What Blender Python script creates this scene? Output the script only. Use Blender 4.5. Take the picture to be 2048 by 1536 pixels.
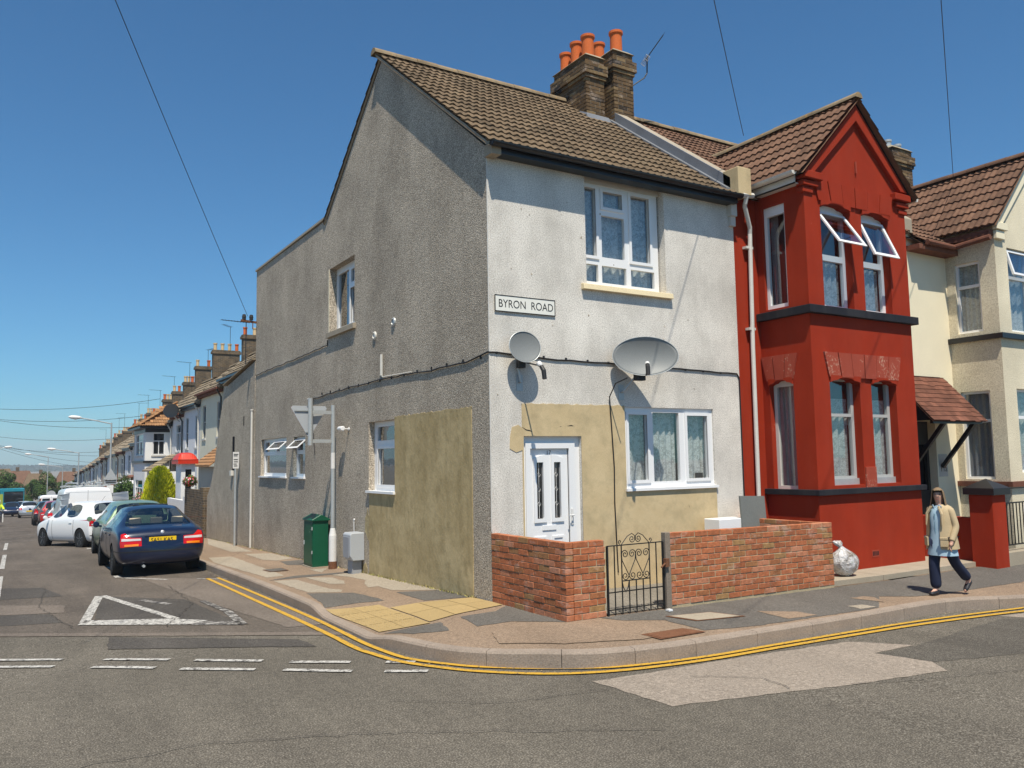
import bpy, bmesh, math, random
from mathutils import Vector, Matrix
from mathutils.bvhtree import BVHTree
from math import sin, cos, pi, sqrt, radians, atan2
random.seed(7)
for o in list(bpy.data.objects): bpy.data.objects.remove(o)
S = bpy.context.scene
COL = S.collection
# ---------------------------------------------------------------- camera
yw, pt, rl = radians(31.83229), radians(5.24231), radians(-0.9557)
cf = Vector((sin(yw)*cos(pt), cos(yw)*cos(pt), sin(pt)))
cr = Vector((cos(yw), -sin(yw), 0)); cu = cr.cross(cf)
cr2 = cr*cos(rl) + cu*sin(rl); cu2 = -cr*sin(rl) + cu*cos(rl)
cd = bpy.data.cameras.new('camera'); cam = bpy.data.objects.new('camera', cd); COL.objects.link(cam)
m = Matrix((cr2, cu2, -cf)).transposed().to_4x4(); m.translation = Vector((-5.4928, -9.4179, 1.8356))
cam.matrix_world = m
cd.sensor_width = 36; cd.lens = 1646.05/2048*36; cd.clip_start = .05; cd.clip_end = 6000
S.camera = cam
# ---------------------------------------------------------------- light
SUN = Vector((.43, 1, -2.2)).normalized()          # travel direction
sl = bpy.data.lights.new('sun', 'SUN'); sl.energy = 5.0; sl.angle = radians(.5); sl.color = (1, .925, .79)
so = bpy.data.objects.new('sun', sl); COL.objects.link(so)
so.rotation_euler = SUN.to_track_quat('-Z', 'Y').to_euler(); so.location = (0, -20, 40)
W = bpy.data.worlds.new('World'); S.world = W; W.use_nodes = True
wn = W.node_tree.nodes; wl = W.node_tree.links
sky = wn.new('ShaderNodeTexSky'); sky.sky_type = 'NISHITA'; sky.sun_disc = False
sky.sun_elevation = math.asin(-SUN.z); sky.sun_rotation = atan2(-SUN.x, -SUN.y)
sky.altitude = 0; sky.air_density = 1.0; sky.dust_density = .25; sky.ozone_density = 2.0
tint = wn.new('ShaderNodeMix'); tint.data_type = 'RGBA'; tint.blend_type = 'MULTIPLY'; tint.inputs[0].default_value = 1; tint.inputs[7].default_value = (.52, 1.04, 1.34, 1); wl.new(sky.outputs[0], tint.inputs[6]); wl.new(tint.outputs[2], wn['Background'].inputs[0]); wn['Background'].inputs[1].default_value = .070
S.view_settings.view_transform = 'Standard'; S.view_settings.look = 'None'
S.view_settings.exposure = .30; S.view_settings.gamma = 1
S.render.engine = 'CYCLES'; HAZE = 1
S.cycles.max_bounces = 6; S.cycles.transparent_max_bounces = 12; S.cycles.caustics_reflective = False; S.cycles.caustics_refractive = False
# ---------------------------------------------------------------- helpers
def V(*a): return Vector(a)
class Fr:                                            # a wall frame: a along the wall, b up, c out of it
    def __init__(s, o, u, n): s.o = Vector(o); s.u = Vector(u).normalized(); s.n = Vector(n).normalized()
    def P(s, a, b, c=0): return s.o + s.u*a + s.n*c + V(0, 0, b)
class MB:
    def __init__(s): s.v = []; s.f = []
    def add(s, vs, fs):
        k = len(s.v); s.v += [Vector(p) for p in vs]; s.f += [[i+k for i in f] for f in fs]; return s
    def hexa(s, p): return s.add(p, [(0,3,2,1),(4,5,6,7),(0,1,5,4),(1,2,6,5),(2,3,7,6),(3,0,4,7)])
    def box(s, x0, x1, y0, y1, z0, z1):
        return s.hexa([(x0,y0,z0),(x1,y0,z0),(x1,y1,z0),(x0,y1,z0),(x0,y0,z1),(x1,y0,z1),(x1,y1,z1),(x0,y1,z1)])
    def fbox(s, F, a0, a1, b0, b1, c0, c1):
        return s.hexa([F.P(a0,b0,c1),F.P(a1,b0,c1),F.P(a1,b0,c0),F.P(a0,b0,c0),F.P(a0,b1,c1),F.P(a1,b1,c1),F.P(a1,b1,c0),F.P(a0,b1,c0)])
    def beam(s, p, q, w, h, up=(0,0,1)):
        p, q = Vector(p), Vector(q); d = (q-p).normalized(); r = d.cross(Vector(up)).normalized()*w/2; t = r.cross(d).normalized()*h/2
        return s.hexa([p-r-t, p+r-t, q+r-t, q-r-t, p-r+t, p+r+t, q+r+t, q-r+t])
    def prism(s, pts, d):                              # closed outline pts extruded by vector d
        n = len(pts); d = Vector(d); pts = [Vector(p) for p in pts]
        return s.add(pts + [p+d for p in pts], [list(range(n))[::-1], list(range(n, 2*n))] + [(i, (i+1) % n, (i+1) % n+n, i+n) for i in range(n)])
    def fprism(s, F, ab, c0, c1): return s.prism([F.P(a, b, c0) for a, b in ab], F.n*(c1-c0))
    def tube(s, pts, r, n=8, cap=True, closed=False):
        pts = [Vector(p) for p in pts]; R = r if isinstance(r, (list, tuple)) else [r]*len(pts); rings = []
        prev = None
        for i, p in enumerate(pts):
            a = pts[i-1] if (i > 0 or closed) else p; b = pts[(i+1) % len(pts)] if (i < len(pts)-1 or closed) else p
            d = (b-a).normalized()
            if prev is None: x = d.cross(V(0,0,1)); x = d.cross(V(1,0,0)) if x.length < .2 else x
            else: x = prev - d*prev.dot(d)
            x.normalize(); prev = x; y = d.cross(x)
            rings.append([p + (x*cos(2*pi*k/n) + y*sin(2*pi*k/n))*R[i] for k in range(n)])
        fs = []; m_ = len(rings)
        for i in range(m_ if closed else m_-1):
            j = (i+1) % m_
            fs += [(i*n+k, i*n+(k+1) % n, j*n+(k+1) % n, j*n+k) for k in range(n)]
        if cap and not closed: fs += [list(range(n))[::-1], [(m_-1)*n+k for k in range(n)]]
        return s.add([p for r_ in rings for p in r_], fs)
    def lathe(s, c, prof, n=20, ax=(0,0,1), cap=True): # prof: (radius, height along axis)
        c = Vector(c); ax = Vector(ax).normalized(); x = ax.orthogonal().normalized(); y = ax.cross(x); vs = []; fs = []
        for r, h in prof: vs += [c + ax*h + (x*cos(2*pi*k/n)+y*sin(2*pi*k/n))*r for k in range(n)]
        for i in range(len(prof)-1): fs += [(i*n+k, i*n+(k+1) % n, (i+1)*n+(k+1) % n, (i+1)*n+k) for k in range(n)]
        if cap: fs += [list(range(n))[::-1], [(len(prof)-1)*n+k for k in range(n)]]
        return s.add(vs, fs)
    def grid(s, rows):
        n = len(rows[0]); return s.add([p for r in rows for p in r], [(i*n+j, i*n+j+1, (i+1)*n+j+1, (i+1)*n+j) for i in range(len(rows)-1) for j in range(n-1)])
    def slab(s, F, a0, a1, b0, b1, holes, c0, c1):     # a wall from c0 (back) to c1 (front) with rectangular openings
        A = sorted({round(x, 4) for x in [a0, a1]+[h[0] for h in holes]+[h[1] for h in holes] if a0-1e-6 <= x <= a1+1e-6})
        B = sorted({round(x, 4) for x in [b0, b1]+[h[2] for h in holes]+[h[3] for h in holes] if b0-1e-6 <= x <= b1+1e-6})
        def solid(i, j):
            if i < 0 or j < 0 or i >= len(A)-1 or j >= len(B)-1: return False
            x, y = (A[i]+A[i+1])/2, (B[j]+B[j+1])/2
            return not any(h[0] < x < h[1] and h[2] < y < h[3] for h in holes)
        q = lambda a, b, c: F.P(a, b, c)
        for i in range(len(A)-1):
            for j in range(len(B)-1):
                if not solid(i, j): continue
                x0, x1, y0, y1 = A[i], A[i+1], B[j], B[j+1]
                s.add([q(x0,y0,c1),q(x1,y0,c1),q(x1,y1,c1),q(x0,y1,c1)], [(0,1,2,3)]); s.add([q(x0,y0,c0),q(x1,y0,c0),q(x1,y1,c0),q(x0,y1,c0)], [(3,2,1,0)])
                if not solid(i-1, j): s.add([q(x0,y0,c0),q(x0,y0,c1),q(x0,y1,c1),q(x0,y1,c0)], [(0,1,2,3)])
                if not solid(i+1, j): s.add([q(x1,y0,c0),q(x1,y0,c1),q(x1,y1,c1),q(x1,y1,c0)], [(3,2,1,0)])
                if not solid(i, j-1): s.add([q(x0,y0,c0),q(x1,y0,c0),q(x1,y0,c1),q(x0,y0,c1)], [(0,1,2,3)])
                if not solid(i, j+1): s.add([q(x0,y1,c0),q(x1,y1,c0),q(x1,y1,c1),q(x0,y1,c1)], [(3,2,1,0)])
        return s
    def build(s, name, mat_, parent=None, smooth=False, merge=0, bevel=0, fix=True):
        me = bpy.data.meshes.new(name); base = V(0,0,0)
        r = parent
        while r is not None: base = base + r.location; r = r.parent
        me.from_pydata([p-base for p in s.v], [], s.f)
        if merge or bevel or fix:
            b = bmesh.new(); b.from_mesh(me)
            if merge: bmesh.ops.remove_doubles(b, verts=b.verts, dist=merge)
            if bevel: bmesh.ops.bevel(b, geom=list(b.edges), offset=bevel, segments=1, affect='EDGES')
            if fix: bmesh.ops.recalc_face_normals(b, faces=b.faces)
            b.to_mesh(me); b.free()
        if smooth:
            me.polygons.foreach_set('use_smooth', [True]*len(me.polygons))
        me.update()
        o = bpy.data.objects.new(name, me); COL.objects.link(o)
        if isinstance(mat_, (list, tuple)):
            for x in mat_: me.materials.append(x)
        else: me.materials.append(mat_)
        o.parent = parent
        return o
def thing(name, label, cat, loc=(0,0,0), group=None):
    o = bpy.data.objects.new(name, None); COL.objects.link(o); o.location = loc; o.empty_display_size = .3
    return tag(o, label, cat, group)
def tag(o, label, cat=None, group=None):
    o['label'] = label
    if cat: o['category'] = cat
    if group: o['group'] = group
    return o
def struct(o): o['kind'] = 'structure'; return o
def copy_tree(o, parent=None):
    c = o.copy(); COL.objects.link(c); c.parent = parent
    for ch in list(o.children): copy_tree(ch, c)
    return c
_fonts = {}
def text(F, s_, a, b, c, size, name, mat_, parent, depth=.004, xs=1., bold=0):
    cu_ = bpy.data.curves.new('t', 'FONT'); cu_.body = s_; cu_.size = size; cu_.extrude = depth; cu_.offset = bold
    t = bpy.data.objects.new('t', cu_); COL.objects.link(t)
    dg = bpy.context.evaluated_depsgraph_get(); me = bpy.data.meshes.new_from_object(t.evaluated_get(dg))
    mb = MB(); mb.add([F.P(a+v.co.x*xs, b+v.co.y, c+v.co.z) for v in me.vertices], [tuple(p.vertices) for p in me.polygons])
    bpy.data.objects.remove(t); bpy.data.curves.remove(cu_); bpy.data.meshes.remove(me)
    return mb.build(name, mat_, parent)
# ---------------------------------------------------------------- materials
def nd(nt, t, **k):
    n = nt.nodes.new(t)
    for a, v in k.items():
        if a.startswith('i_'):
            key = a[2:]; n.inputs[int(key) if key.isdigit() else key.replace('_', ' ')].default_value = v
        else: setattr(n, a, v)
    return n
def math_(nt, op, a, b=None, clamp=False):
    n = nt.nodes.new('ShaderNodeMath'); n.operation = op; n.use_clamp = clamp
    for i, x in enumerate((a, b)):
        if x is None: continue
        if isinstance(x, (int, float)): n.inputs[i].default_value = x
        else: nt.links.new(x, n.inputs[i])
    return n.outputs[0]
def pos(nt, scale=(1,1,1), obj=False):
    if obj: g = nt.nodes.new('ShaderNodeTexCoord').outputs['Object']
    else: g = nt.nodes.new('ShaderNodeNewGeometry').outputs['Position']
    mp = nd(nt, 'ShaderNodeMapping'); mp.inputs['Scale'].default_value = scale; nt.links.new(g, mp.inputs[0]); return mp.outputs[0]
def noise(nt, sc, scale=(1,1,1), det=3, rough=.55, obj=False, out=0):
    n = nd(nt, 'ShaderNodeTexNoise', i_Scale=sc, i_Detail=det, i_Roughness=rough); nt.links.new(pos(nt, scale, obj), n.inputs['Vector']); return n.outputs[out]
def ramp(nt, x, *st):
    r = nt.nodes.new('ShaderNodeValToRGB'); e = r.color_ramp.elements
    while len(e) < len(st): e.new(.5)
    for k, (p, c) in enumerate(st): e[k].position = p; e[k].color = (*c, 1) if isinstance(c, (tuple, list)) else (c, c, c, 1)
    nt.links.new(x, r.inputs[0]); return r.outputs[0]
def mix(nt, fac, a, b, mode='MIX'):
    n = nt.nodes.new('ShaderNodeMix'); n.data_type = 'RGBA'; n.blend_type = mode
    for i, x in ((0, fac), (6, a), (7, b)):
        if isinstance(x, (int, float)): n.inputs[i].default_value = x if i == 0 else (x, x, x, 1)
        elif isinstance(x, (tuple, list)): n.inputs[i].default_value = (*x[:3], 1)
        else: nt.links.new(x, n.inputs[i])
    return n.outputs[2]
def newmat(name, rough=.8, metal=0, spec=.35):
    m_ = bpy.data.materials.new(name); m_.use_nodes = True; nt = m_.node_tree; b = nt.nodes['Principled BSDF']
    b.inputs['Roughness'].default_value = rough; b.inputs['Metallic'].default_value = metal; b.inputs['Specular IOR Level'].default_value = spec
    return m_, nt, b
def bump(nt, b, h, strength=.5, dist=.01):
    n = nd(nt, 'ShaderNodeBump', i_Strength=strength, i_Distance=dist); nt.links.new(h, n.inputs['Height']); nt.links.new(n.outputs[0], b.inputs['Normal'])
def mul(c, k): return tuple(x*k for x in c)
def M(name, col, rough=.75, var=.18, vs=2.5, fine=.12, fs=70, bmp=.25, bd=.004, spec=.3, metal=0, isl=0, obj=False, vscale=(1,1,1), coat=0):
    m_, nt, b = newmat(name, rough, metal, spec)
    c = mix(nt, noise(nt, vs, vscale, 4, .6, obj), mul(col, 1-var), mul(col, 1+var))
    if fine: c = mix(nt, 1, c, ramp(nt, noise(nt, fs, (1,1,1), 2, .6, obj), (.3, 1-fine), (.7, 1+fine)), 'MULTIPLY')
    if isl:
        g = nt.nodes.new('ShaderNodeNewGeometry'); c = mix(nt, 1, c, ramp(nt, g.outputs['Random Per Island'], (0, 1-isl), (1, 1+isl)), 'MULTIPLY')
    nt.links.new(c, b.inputs['Base Color'])
    if bmp: bump(nt, b, noise(nt, fs*1.3, (1,1,1), 2, .6, obj), bmp, bd)
    if coat: b.inputs['Coat Weight'].default_value = coat; b.inputs['Coat Roughness'].default_value = .05
    return m_
def flat(name, col, rough=.5, spec=.4, metal=0, coat=0):
    m_, nt, b = newmat(name, rough, metal, spec); b.inputs['Base Color'].default_value = (*col, 1)
    r = noise(nt, 9, (1,1,1), 3, .6); rr = nd(nt, 'ShaderNodeMapRange'); nt.links.new(r, rr.inputs[0]); rr.inputs[3].default_value = max(.02, rough-.08); rr.inputs[4].default_value = min(1, rough+.12); nt.links.new(rr.outputs[0], b.inputs['Roughness'])
    if coat: b.inputs['Coat Weight'].default_value = coat; b.inputs['Coat Roughness'].default_value = .04
    return m_
def dash(name, col, dark, light, sc=55, streak=.0, streakcol=(.3,.3,.29), bmp=.9, speck=(.36,.64)):   # pebbledash render
    m_, nt, b = newmat(name, .9, 0, .2)
    n1 = noise(nt, sc, (1,1,1), 2, .7); c = ramp(nt, n1, (speck[0], dark), (.5, col), (speck[1], light))
    big = noise(nt, .7, (1,1,1), 4, .6); c = mix(nt, 1, c, ramp(nt, big, (.3, .82), (.7, 1.12)), 'MULTIPLY')
    if streak:
        s1 = noise(nt, 1.2, (1,1,.7), 6, .7); s2 = noise(nt, 4.5, (1.5,1.5,.12), 3, .6)
        k = math_(nt, 'MULTIPLY', ramp(nt, s1, (.42, 0), (.68, 1)), streak); k2 = math_(nt, 'MULTIPLY', ramp(nt, s2, (.5, 0), (.7, 1)), streak*.15)
        c = mix(nt, math_(nt, 'ADD', k, k2, True), c, mix(nt, 1, c, streakcol, 'MULTIPLY'))
    nt.links.new(c, b.inputs['Base Color']); bump(nt, b, n1, bmp, .012); return m_, nt, b
# ---------------------------------------------------------------- the materials
G = {}
def asphalt(name, a, speck, sc=150, patch=.14, var=.5):
    m_, nt, b = newmat(name, .92, 0, .25)
    n1 = noise(nt, sc, (1,1,1), 2, .7); c = ramp(nt, n1, (.30, mul(a, .62)), (.5, a), (.66, speck))
    n3 = noise(nt, sc*.3, (1,1,1), 3, .6); c = mix(nt, 1, c, ramp(nt, n3, (.3, .78), (.7, 1.2)), 'MULTIPLY')
    c = mix(nt, 1, c, ramp(nt, noise(nt, .45, (1,1,1), 5, .62), (.3, 1-patch), (.7, 1+patch)), 'MULTIPLY')
    c = mix(nt, 1, c, ramp(nt, noise(nt, 1.3, (1.6,.25,1), 4, .6), (.35, 1-patch*.7), (.65, 1+patch*.5)), 'MULTIPLY')
    nt.links.new(c, b.inputs['Base Color']); bump(nt, b, n1, .55, .006); return m_
G['road'] = asphalt('asphalt_road', (.103,.090,.071), (.25,.225,.185), 75, .14)
G['road_pale'] = asphalt('pale_road_patch', (.27,.225,.18), (.36,.31,.26), 80, .07)
G['road_brown'] = asphalt('brown_road', (.145,.118,.096), (.23,.2,.17), 80)
G['road_dark'] = asphalt('dark_road', (.066,.058,.051), (.13,.12,.105), 80, .2)
G['road_side'] = asphalt('side_road', (.100,.082,.066), (.18,.155,.13), 70, .2)
G['road_new'] = asphalt('newer_road', (.080,.071,.058), (.18,.165,.14), 80, .15)
G['pave'] = asphalt('pink_pavement', (.25,.178,.122), (.33,.25,.18), 100, .12)
G['pave_light'] = asphalt('light_pavement', (.33,.28,.215), (.41,.36,.29), 100, .08)
G['pave_dark'] = asphalt('dark_pavement', (.115,.103,.09), (.18,.17,.15), 100, .12)
G['yard'] = asphalt('yard_concrete', (.19,.17,.14), (.27,.25,.21), 80, .15)
G['ground'] = M('ground', (.2,.19,.165), .95, .25, .4)
G['kerb'] = M('kerb_stone', (.28,.225,.18), .9, .25, 3, .2, 60, .5, .006, isl=.05)
G['concrete'] = M('concrete', (.34,.29,.22), .9, .2, 3, .15, 60, .4)
G['tactile'] = M('buff_tactile', (.37,.265,.12), .85, .12, 2.5, .12, 60, .3, isl=.07)
def paint(name, col, under, wear=.5, sc=16):
    m_, nt, b = newmat(name, .7, 0, .3)
    n1 = noise(nt, sc, (1,1,1), 5, .75); n2 = noise(nt, 110, (1,1,1), 2, .6)
    k = math_(nt, 'ADD', math_(nt, 'MULTIPLY', n1, .72), math_(nt, 'MULTIPLY', n2, .28))
    c = mix(nt, ramp(nt, k, (wear-.045, 0), (wear+.03, 1)), under, col); c = mix(nt, 1, c, ramp(nt, n2, (.3,.85), (.7,1.08)), 'MULTIPLY')
    nt.links.new(c, b.inputs['Base Color']); bump(nt, b, n2, .4, .004); return m_
G['white_line'] = paint('worn_white_line', (.52,.50,.46), (.08,.07,.062), .48)
G['white_line_worn'] = paint('faded_white_line', (.38,.36,.33), (.07,.062,.055), .53, 9)
G['yellow_line'] = paint('worn_yellow_line', (.55,.32,.035), (.09,.078,.065), .43, 20)
# house walls
G['grey_dash'] = dash('grey_pebbledash', (.40,.345,.275), (.13,.115,.095), (.66,.60,.50), 58, .3, (.62,.62,.62), .8, (.34,.66))[0]
m_, nt, b = dash('grey_pebbledash', (.425,.36,.285), (.22,.19,.145), (.68,.60,.485), 78, .5, (.58,.56,.54), .5, (.36,.64))
vo = nd(nt, 'ShaderNodeTexVoronoi', i_Scale=80.0); nt.links.new(pos(nt), vo.inputs['Vector']); sx = nt.nodes.new('ShaderNodeSeparateColor'); nt.links.new(vo.outputs['Color'], sx.inputs[0])
old = b.inputs['Base Color'].links[0].from_socket; nt.links.new(mix(nt, 1, old, ramp(nt, sx.outputs[0], (0, .58), (.45, .96), (1, 1.45)), 'MULTIPLY'), b.inputs['Base Color']); bump(nt, b, math_(nt, 'MULTIPLY', vo.outputs['Distance'], -1.0), .55, .010)
G['grey_dash'] = m_
G['white_dash'] = dash('white_pebbledash', (.70,.66,.595), (.43,.40,.36), (.86,.82,.75), 64, .6, (.60,.59,.58), .22, (.30,.66))[0]
G['cream_dash'] = dash('cream_pebbledash', (.72,.64,.47), (.55,.48,.35), (.82,.75,.58), 55, .2, (.8,.78,.75), .4)[0]
def plaster(name, a, b_, st, bmp=.5, sc=1.5):
    m_, nt, b = newmat(name, .92, 0, .2)
    n1 = noise(nt, sc, (1,1,1.2), 6, .62); n2 = noise(nt, sc*2.4, (1,1.7,1.0), 5, .65); c = mix(nt, ramp(nt, n1, (.35,0), (.65,1)), a, b_)
    c = mix(nt, math_(nt, 'MULTIPLY', ramp(nt, n2, (.46,0), (.70,1)), .6), c, st); c = mix(nt, 1, c, ramp(nt, noise(nt, 90), (.3,.92), (.7,1.08)), 'MULTIPLY')
    nt.links.new(c, b.inputs['Base Color']); bump(nt, b, noise(nt, 7, (1,1.6,.8), 5, .65), bmp, .02); return m_
G['plaster'] = plaster('sand_plaster', (.53,.41,.235), (.60,.475,.285), (.36,.29,.17), .12)
G['plaster_side'] = plaster('olive_plaster', (.40,.305,.155), (.52,.41,.225), (.25,.19,.09), .5, 1.3)
G['plaster_bare'] = plaster('bare_plaster', (.50,.40,.22), (.33,.26,.14), (.18,.14,.08), .8, 5)
def paintwall(name, col, worn, w=.66, rough=.7, bm=.25):
    m_, nt, b = newmat(name, rough, 0, .15)
    n1 = noise(nt, 2.2, (1,1,.7), 5, .7); n2 = noise(nt, 24, (1,1,1), 4, .75); c = mix(nt, n1, mul(col, .70), mul(col, 1.25)); c = mix(nt, math_(nt, 'MULTIPLY', ramp(nt, noise(nt, 3.5, (1.2,1.2,.18), 5, .65), (.45,0), (.75,1)), .08), c, mix(nt, .5, mul(col, 1.5), worn))
    k = math_(nt, 'ADD', math_(nt, 'MULTIPLY', n1, .55), math_(nt, 'MULTIPLY', n2, .45)); c = mix(nt, ramp(nt, k, (w-.03, 0), (w+.03, 1)), c, worn)
    nt.links.new(c, b.inputs['Base Color']); bump(nt, b, noise(nt, 60, (1,1,1), 3, .6), bm, .006); return m_
G['red_paint'] = paintwall('red_masonry_paint', (.30,.028,.009), (.44,.18,.12), .67, .8, .25)
G['red_worn'] = paintwall('worn_red_paint', (.33,.06,.035), (.48,.28,.2), .585, .8)
G['black_paint'] = paintwall('black_masonry_paint', (.02,.02,.025), (.45,.42,.38), .68)
G['cream_paint'] = M('cream_paint', (.80,.72,.53), .75, .07, 2, .05, 60, .15)
G['sill_cream'] = M('cream_sill', (.74,.62,.40), .8, .12, 5, .1, 60, .2)
G['white_wood'] = M('old_white_paint', (.58,.56,.52), .6, .14, 5, .06, 80, .1)
G['upvc'] = flat('white_plastic', (.80,.80,.80), .32, .5)
G['grey_frame'] = M('grey_window_wood', (.42,.42,.41), .6, .1, 5, .05, 80, .1)
G['black'] = M('black_paint_gloss', (.012,.012,.014), .35, .2, 4, .05, 80, .05, spec=.5)
G['dark'] = M('dark_interior', (.018,.018,.02), .95, .1, 3, 0, 1, 0, spec=.05)
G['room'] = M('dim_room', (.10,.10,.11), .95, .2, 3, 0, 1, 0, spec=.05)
def brickmat(name, col, lo, hi):
    m_, nt, b = newmat(name, .88, 0, .2); g = nt.nodes.new('ShaderNodeNewGeometry')
    c = ramp(nt, g.outputs['Random Per Island'], (0, lo), (.25, mul(col, .85)), (.6, col), (.85, mul(col, 1.15)), (1, hi))
    c = mix(nt, 1, c, ramp(nt, noise(nt, 22, (1,1,1), 4, .65), (.3,.72), (.7,1.2)), 'MULTIPLY')
    c = mix(nt, math_(nt, 'MULTIPLY', ramp(nt, noise(nt, 4, (1,1,2), 5, .7), (.55,0), (.72,1)), .45), c, (.58,.47,.40))
    nt.links.new(c, b.inputs['Base Color']); bump(nt, b, noise(nt, 70, (1,1,1), 3, .7), .6, .006); return m_
G['brick'] = brickmat('orange_brick', (.40,.135,.06), (.35,.20,.085), (.48,.22,.13))
G['mortar'] = M('mortar', (.40,.33,.21), .95, .2, 4, .2, 90, .6)
G['stock_brick'] = brickmat('yellow_stock_brick', (.13,.082,.042), (.03,.024,.02), (.26,.18,.09))
G['mortar_dark'] = M('sooty_mortar', (.17,.15,.12), .95, .35, 3, .2, 60, .4)
def brickflat(name, c1, c2, mor):
    m_, nt, b = newmat(name, .9, 0, .2); g = nt.nodes.new('ShaderNodeNewGeometry'); sp = nt.nodes.new('ShaderNodeSeparateXYZ'); nt.links.new(g.outputs['Position'], sp.inputs[0])
    cb = nt.nodes.new('ShaderNodeCombineXYZ'); nt.links.new(math_(nt, 'ADD', sp.outputs[0], sp.outputs[1]), cb.inputs[0]); nt.links.new(sp.outputs[2], cb.inputs[1])
    t = nd(nt, 'ShaderNodeTexBrick', i_Scale=1.0); t.inputs['Brick Width'].default_value = .225; t.inputs['Row Height'].default_value = .075; t.inputs['Mortar Size'].default_value = .008
    for i, c in ((1, c1), (2, c2), (3, mor)): t.inputs[i].default_value = (*c, 1)
    nt.links.new(cb.outputs[0], t.inputs[0]); c = mix(nt, 1, t.outputs[0], ramp(nt, noise(nt, 3), (.3,.7), (.7,1.25)), 'MULTIPLY'); nt.links.new(c, b.inputs['Base Color']); return m_
G['brick_far'] = brickflat('yellow_brickwork', (.15,.10,.055), (.07,.055,.04), (.18,.155,.12))
def tilemat(name, col, lich=.25, licol=(.42,.33,.13), var=.22):
    m_, nt, b = newmat(name, .88, 0, .2); g = nt.nodes.new('ShaderNodeNewGeometry')
    c = mix(nt, 1, col, ramp(nt, g.outputs['Random Per Island'], (0, 1-var), (1, 1+var)), 'MULTIPLY')
    c = mix(nt, 1, c, ramp(nt, noise(nt, 3, (1,1,1), 5, .7), (.3,.72), (.7,1.25)), 'MULTIPLY')
    c = mix(nt, math_(nt, 'MULTIPLY', ramp(nt, noise(nt, 9, (1,1,1), 5, .75), (.56,0), (.68,1)), lich), c, licol)
    nt.links.new(c, b.inputs['Base Color']); bump(nt, b, noise(nt, 60, (1,1,1), 3, .7), .5, .006); return m_
G['tile_brown'] = tilemat('brown_roof_tile', (.140,.098,.060), .5, (.27,.235,.16))
G['tile_red'] = tilemat('red_brown_roof_tile', (.142,.078,.050), .4, (.24,.17,.11))
G['tile_orange'] = tilemat('orange_roof_tile', (.30,.16,.075), .35, (.42,.36,.2))
G['tile_plain'] = tilemat('plain_clay_tile', (.15,.062,.040), .1, (.25,.18,.12), .3)
G['tile_grey'] = tilemat('weathered_roof', (.235,.185,.125), .35, (.38,.33,.22), .3)
G['ridge'] = tilemat('lichened_ridge', (.25,.19,.12), .75, (.48,.27,.07), .2)
G['lead'] = M('lead_flashing', (.22,.23,.25), .5, .3, 3, .1, 40, .2, metal=.3)
G['terracotta'] = M('terracotta_pot', (.58,.13,.03), .8, .12, 5, .08, 40, .15)
G['pot_buff'] = M('buff_pot', (.62,.45,.25), .8, .15, 5, .08, 40, .15)
G['flaunch'] = tilemat('lichened_mortar', (.30,.26,.19), .7, (.42,.26,.07), .1)
G['galv'] = M('galvanised_steel', (.45,.47,.47), .45, .15, 6, .08, 60, .08, metal=.35)
G['white_metal'] = M('white_painted_metal', (.68,.67,.65), .5, .12, 6, .05, 60, .05)
G['rust'] = M('rusty_iron', (.16,.07,.035), .9, .35, 12, .2, 60, .4)
G['grey_plastic'] = flat('grey_plastic', (.40,.42,.44), .45)
G['panel_grey'] = flat('grey_panel', (.30,.31,.33), .4)
G['dish'] = M('dish_grey', (.20,.21,.208), .5, .06, 3, .05, 60, .05, spec=.3)
G['green_paint'] = M('green_cabinet_paint', (.005,.085,.042), .38, .18, 5, .1, 50, .08, spec=.5)
G['cable'] = flat('black_cable', (.012,.012,.014), .5)
G['wire'] = flat('telephone_wire', (.035,.035,.04), .6)
G['pipe_white'] = M('white_pipe', (.62,.60,.55), .5, .15, 4, .06, 60, .08)
G['wood'] = M('grey_weathered_wood', (.22,.18,.14), .9, .3, 6, .2, 50, .5, vscale=(3,3,.3))
G['iron'] = flat('black_ironwork', (.012,.012,.012), .45)
G['sign_white'] = M('enamel_sign', (.78,.77,.70), .5, .06, 4, .03, 60, .03)
G['ink'] = flat('black_ink', (.015,.015,.017), .6)
G['redpaint'] = flat('red_sign_paint', (.5,.02,.02), .5)
def glassmat(name, refl=.9, tint=(.93,.95,.95), rough=.015, base=.06):
    m_ = bpy.data.materials.new(name); m_.use_nodes = True; nt = m_.node_tree; nt.nodes.clear()
    o = nd(nt, 'ShaderNodeOutputMaterial'); t = nd(nt, 'ShaderNodeBsdfTransparent'); g = nd(nt, 'ShaderNodeBsdfGlossy'); mx = nd(nt, 'ShaderNodeMixShader')
    t.inputs[0].default_value = (*tint, 1); g.inputs[0].default_value = (refl, refl, refl, 1); g.inputs[1].default_value = rough
    f = nd(nt, 'ShaderNodeFresnel', i_IOR=1.5); gm_ = nt.nodes.new('ShaderNodeNewGeometry'); k = math_(nt, 'MULTIPLY', math_(nt, 'ADD', math_(nt, 'MULTIPLY', f.outputs[0], 1.3), base, True), math_(nt, 'SUBTRACT', 1, gm_.outputs['Backfacing']))
    bp = nd(nt, 'ShaderNodeBump', i_Strength=.06, i_Distance=.02); nt.links.new(noise(nt, 3, (1,1,1), 2), bp.inputs['Height']); nt.links.new(bp.outputs[0], g.inputs['Normal'])
    nt.links.new(k, mx.inputs[0]); nt.links.new(t.outputs[0], mx.inputs[1]); nt.links.new(g.outputs[0], mx.inputs[2]); nt.links.new(mx.outputs[0], o.inputs[0]); return m_
G['glass'] = glassmat('window_glass', base=.09); G['glass_sky'] = glassmat('sky_glass', .9, (.75,.8,.85), .02, .16)
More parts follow.
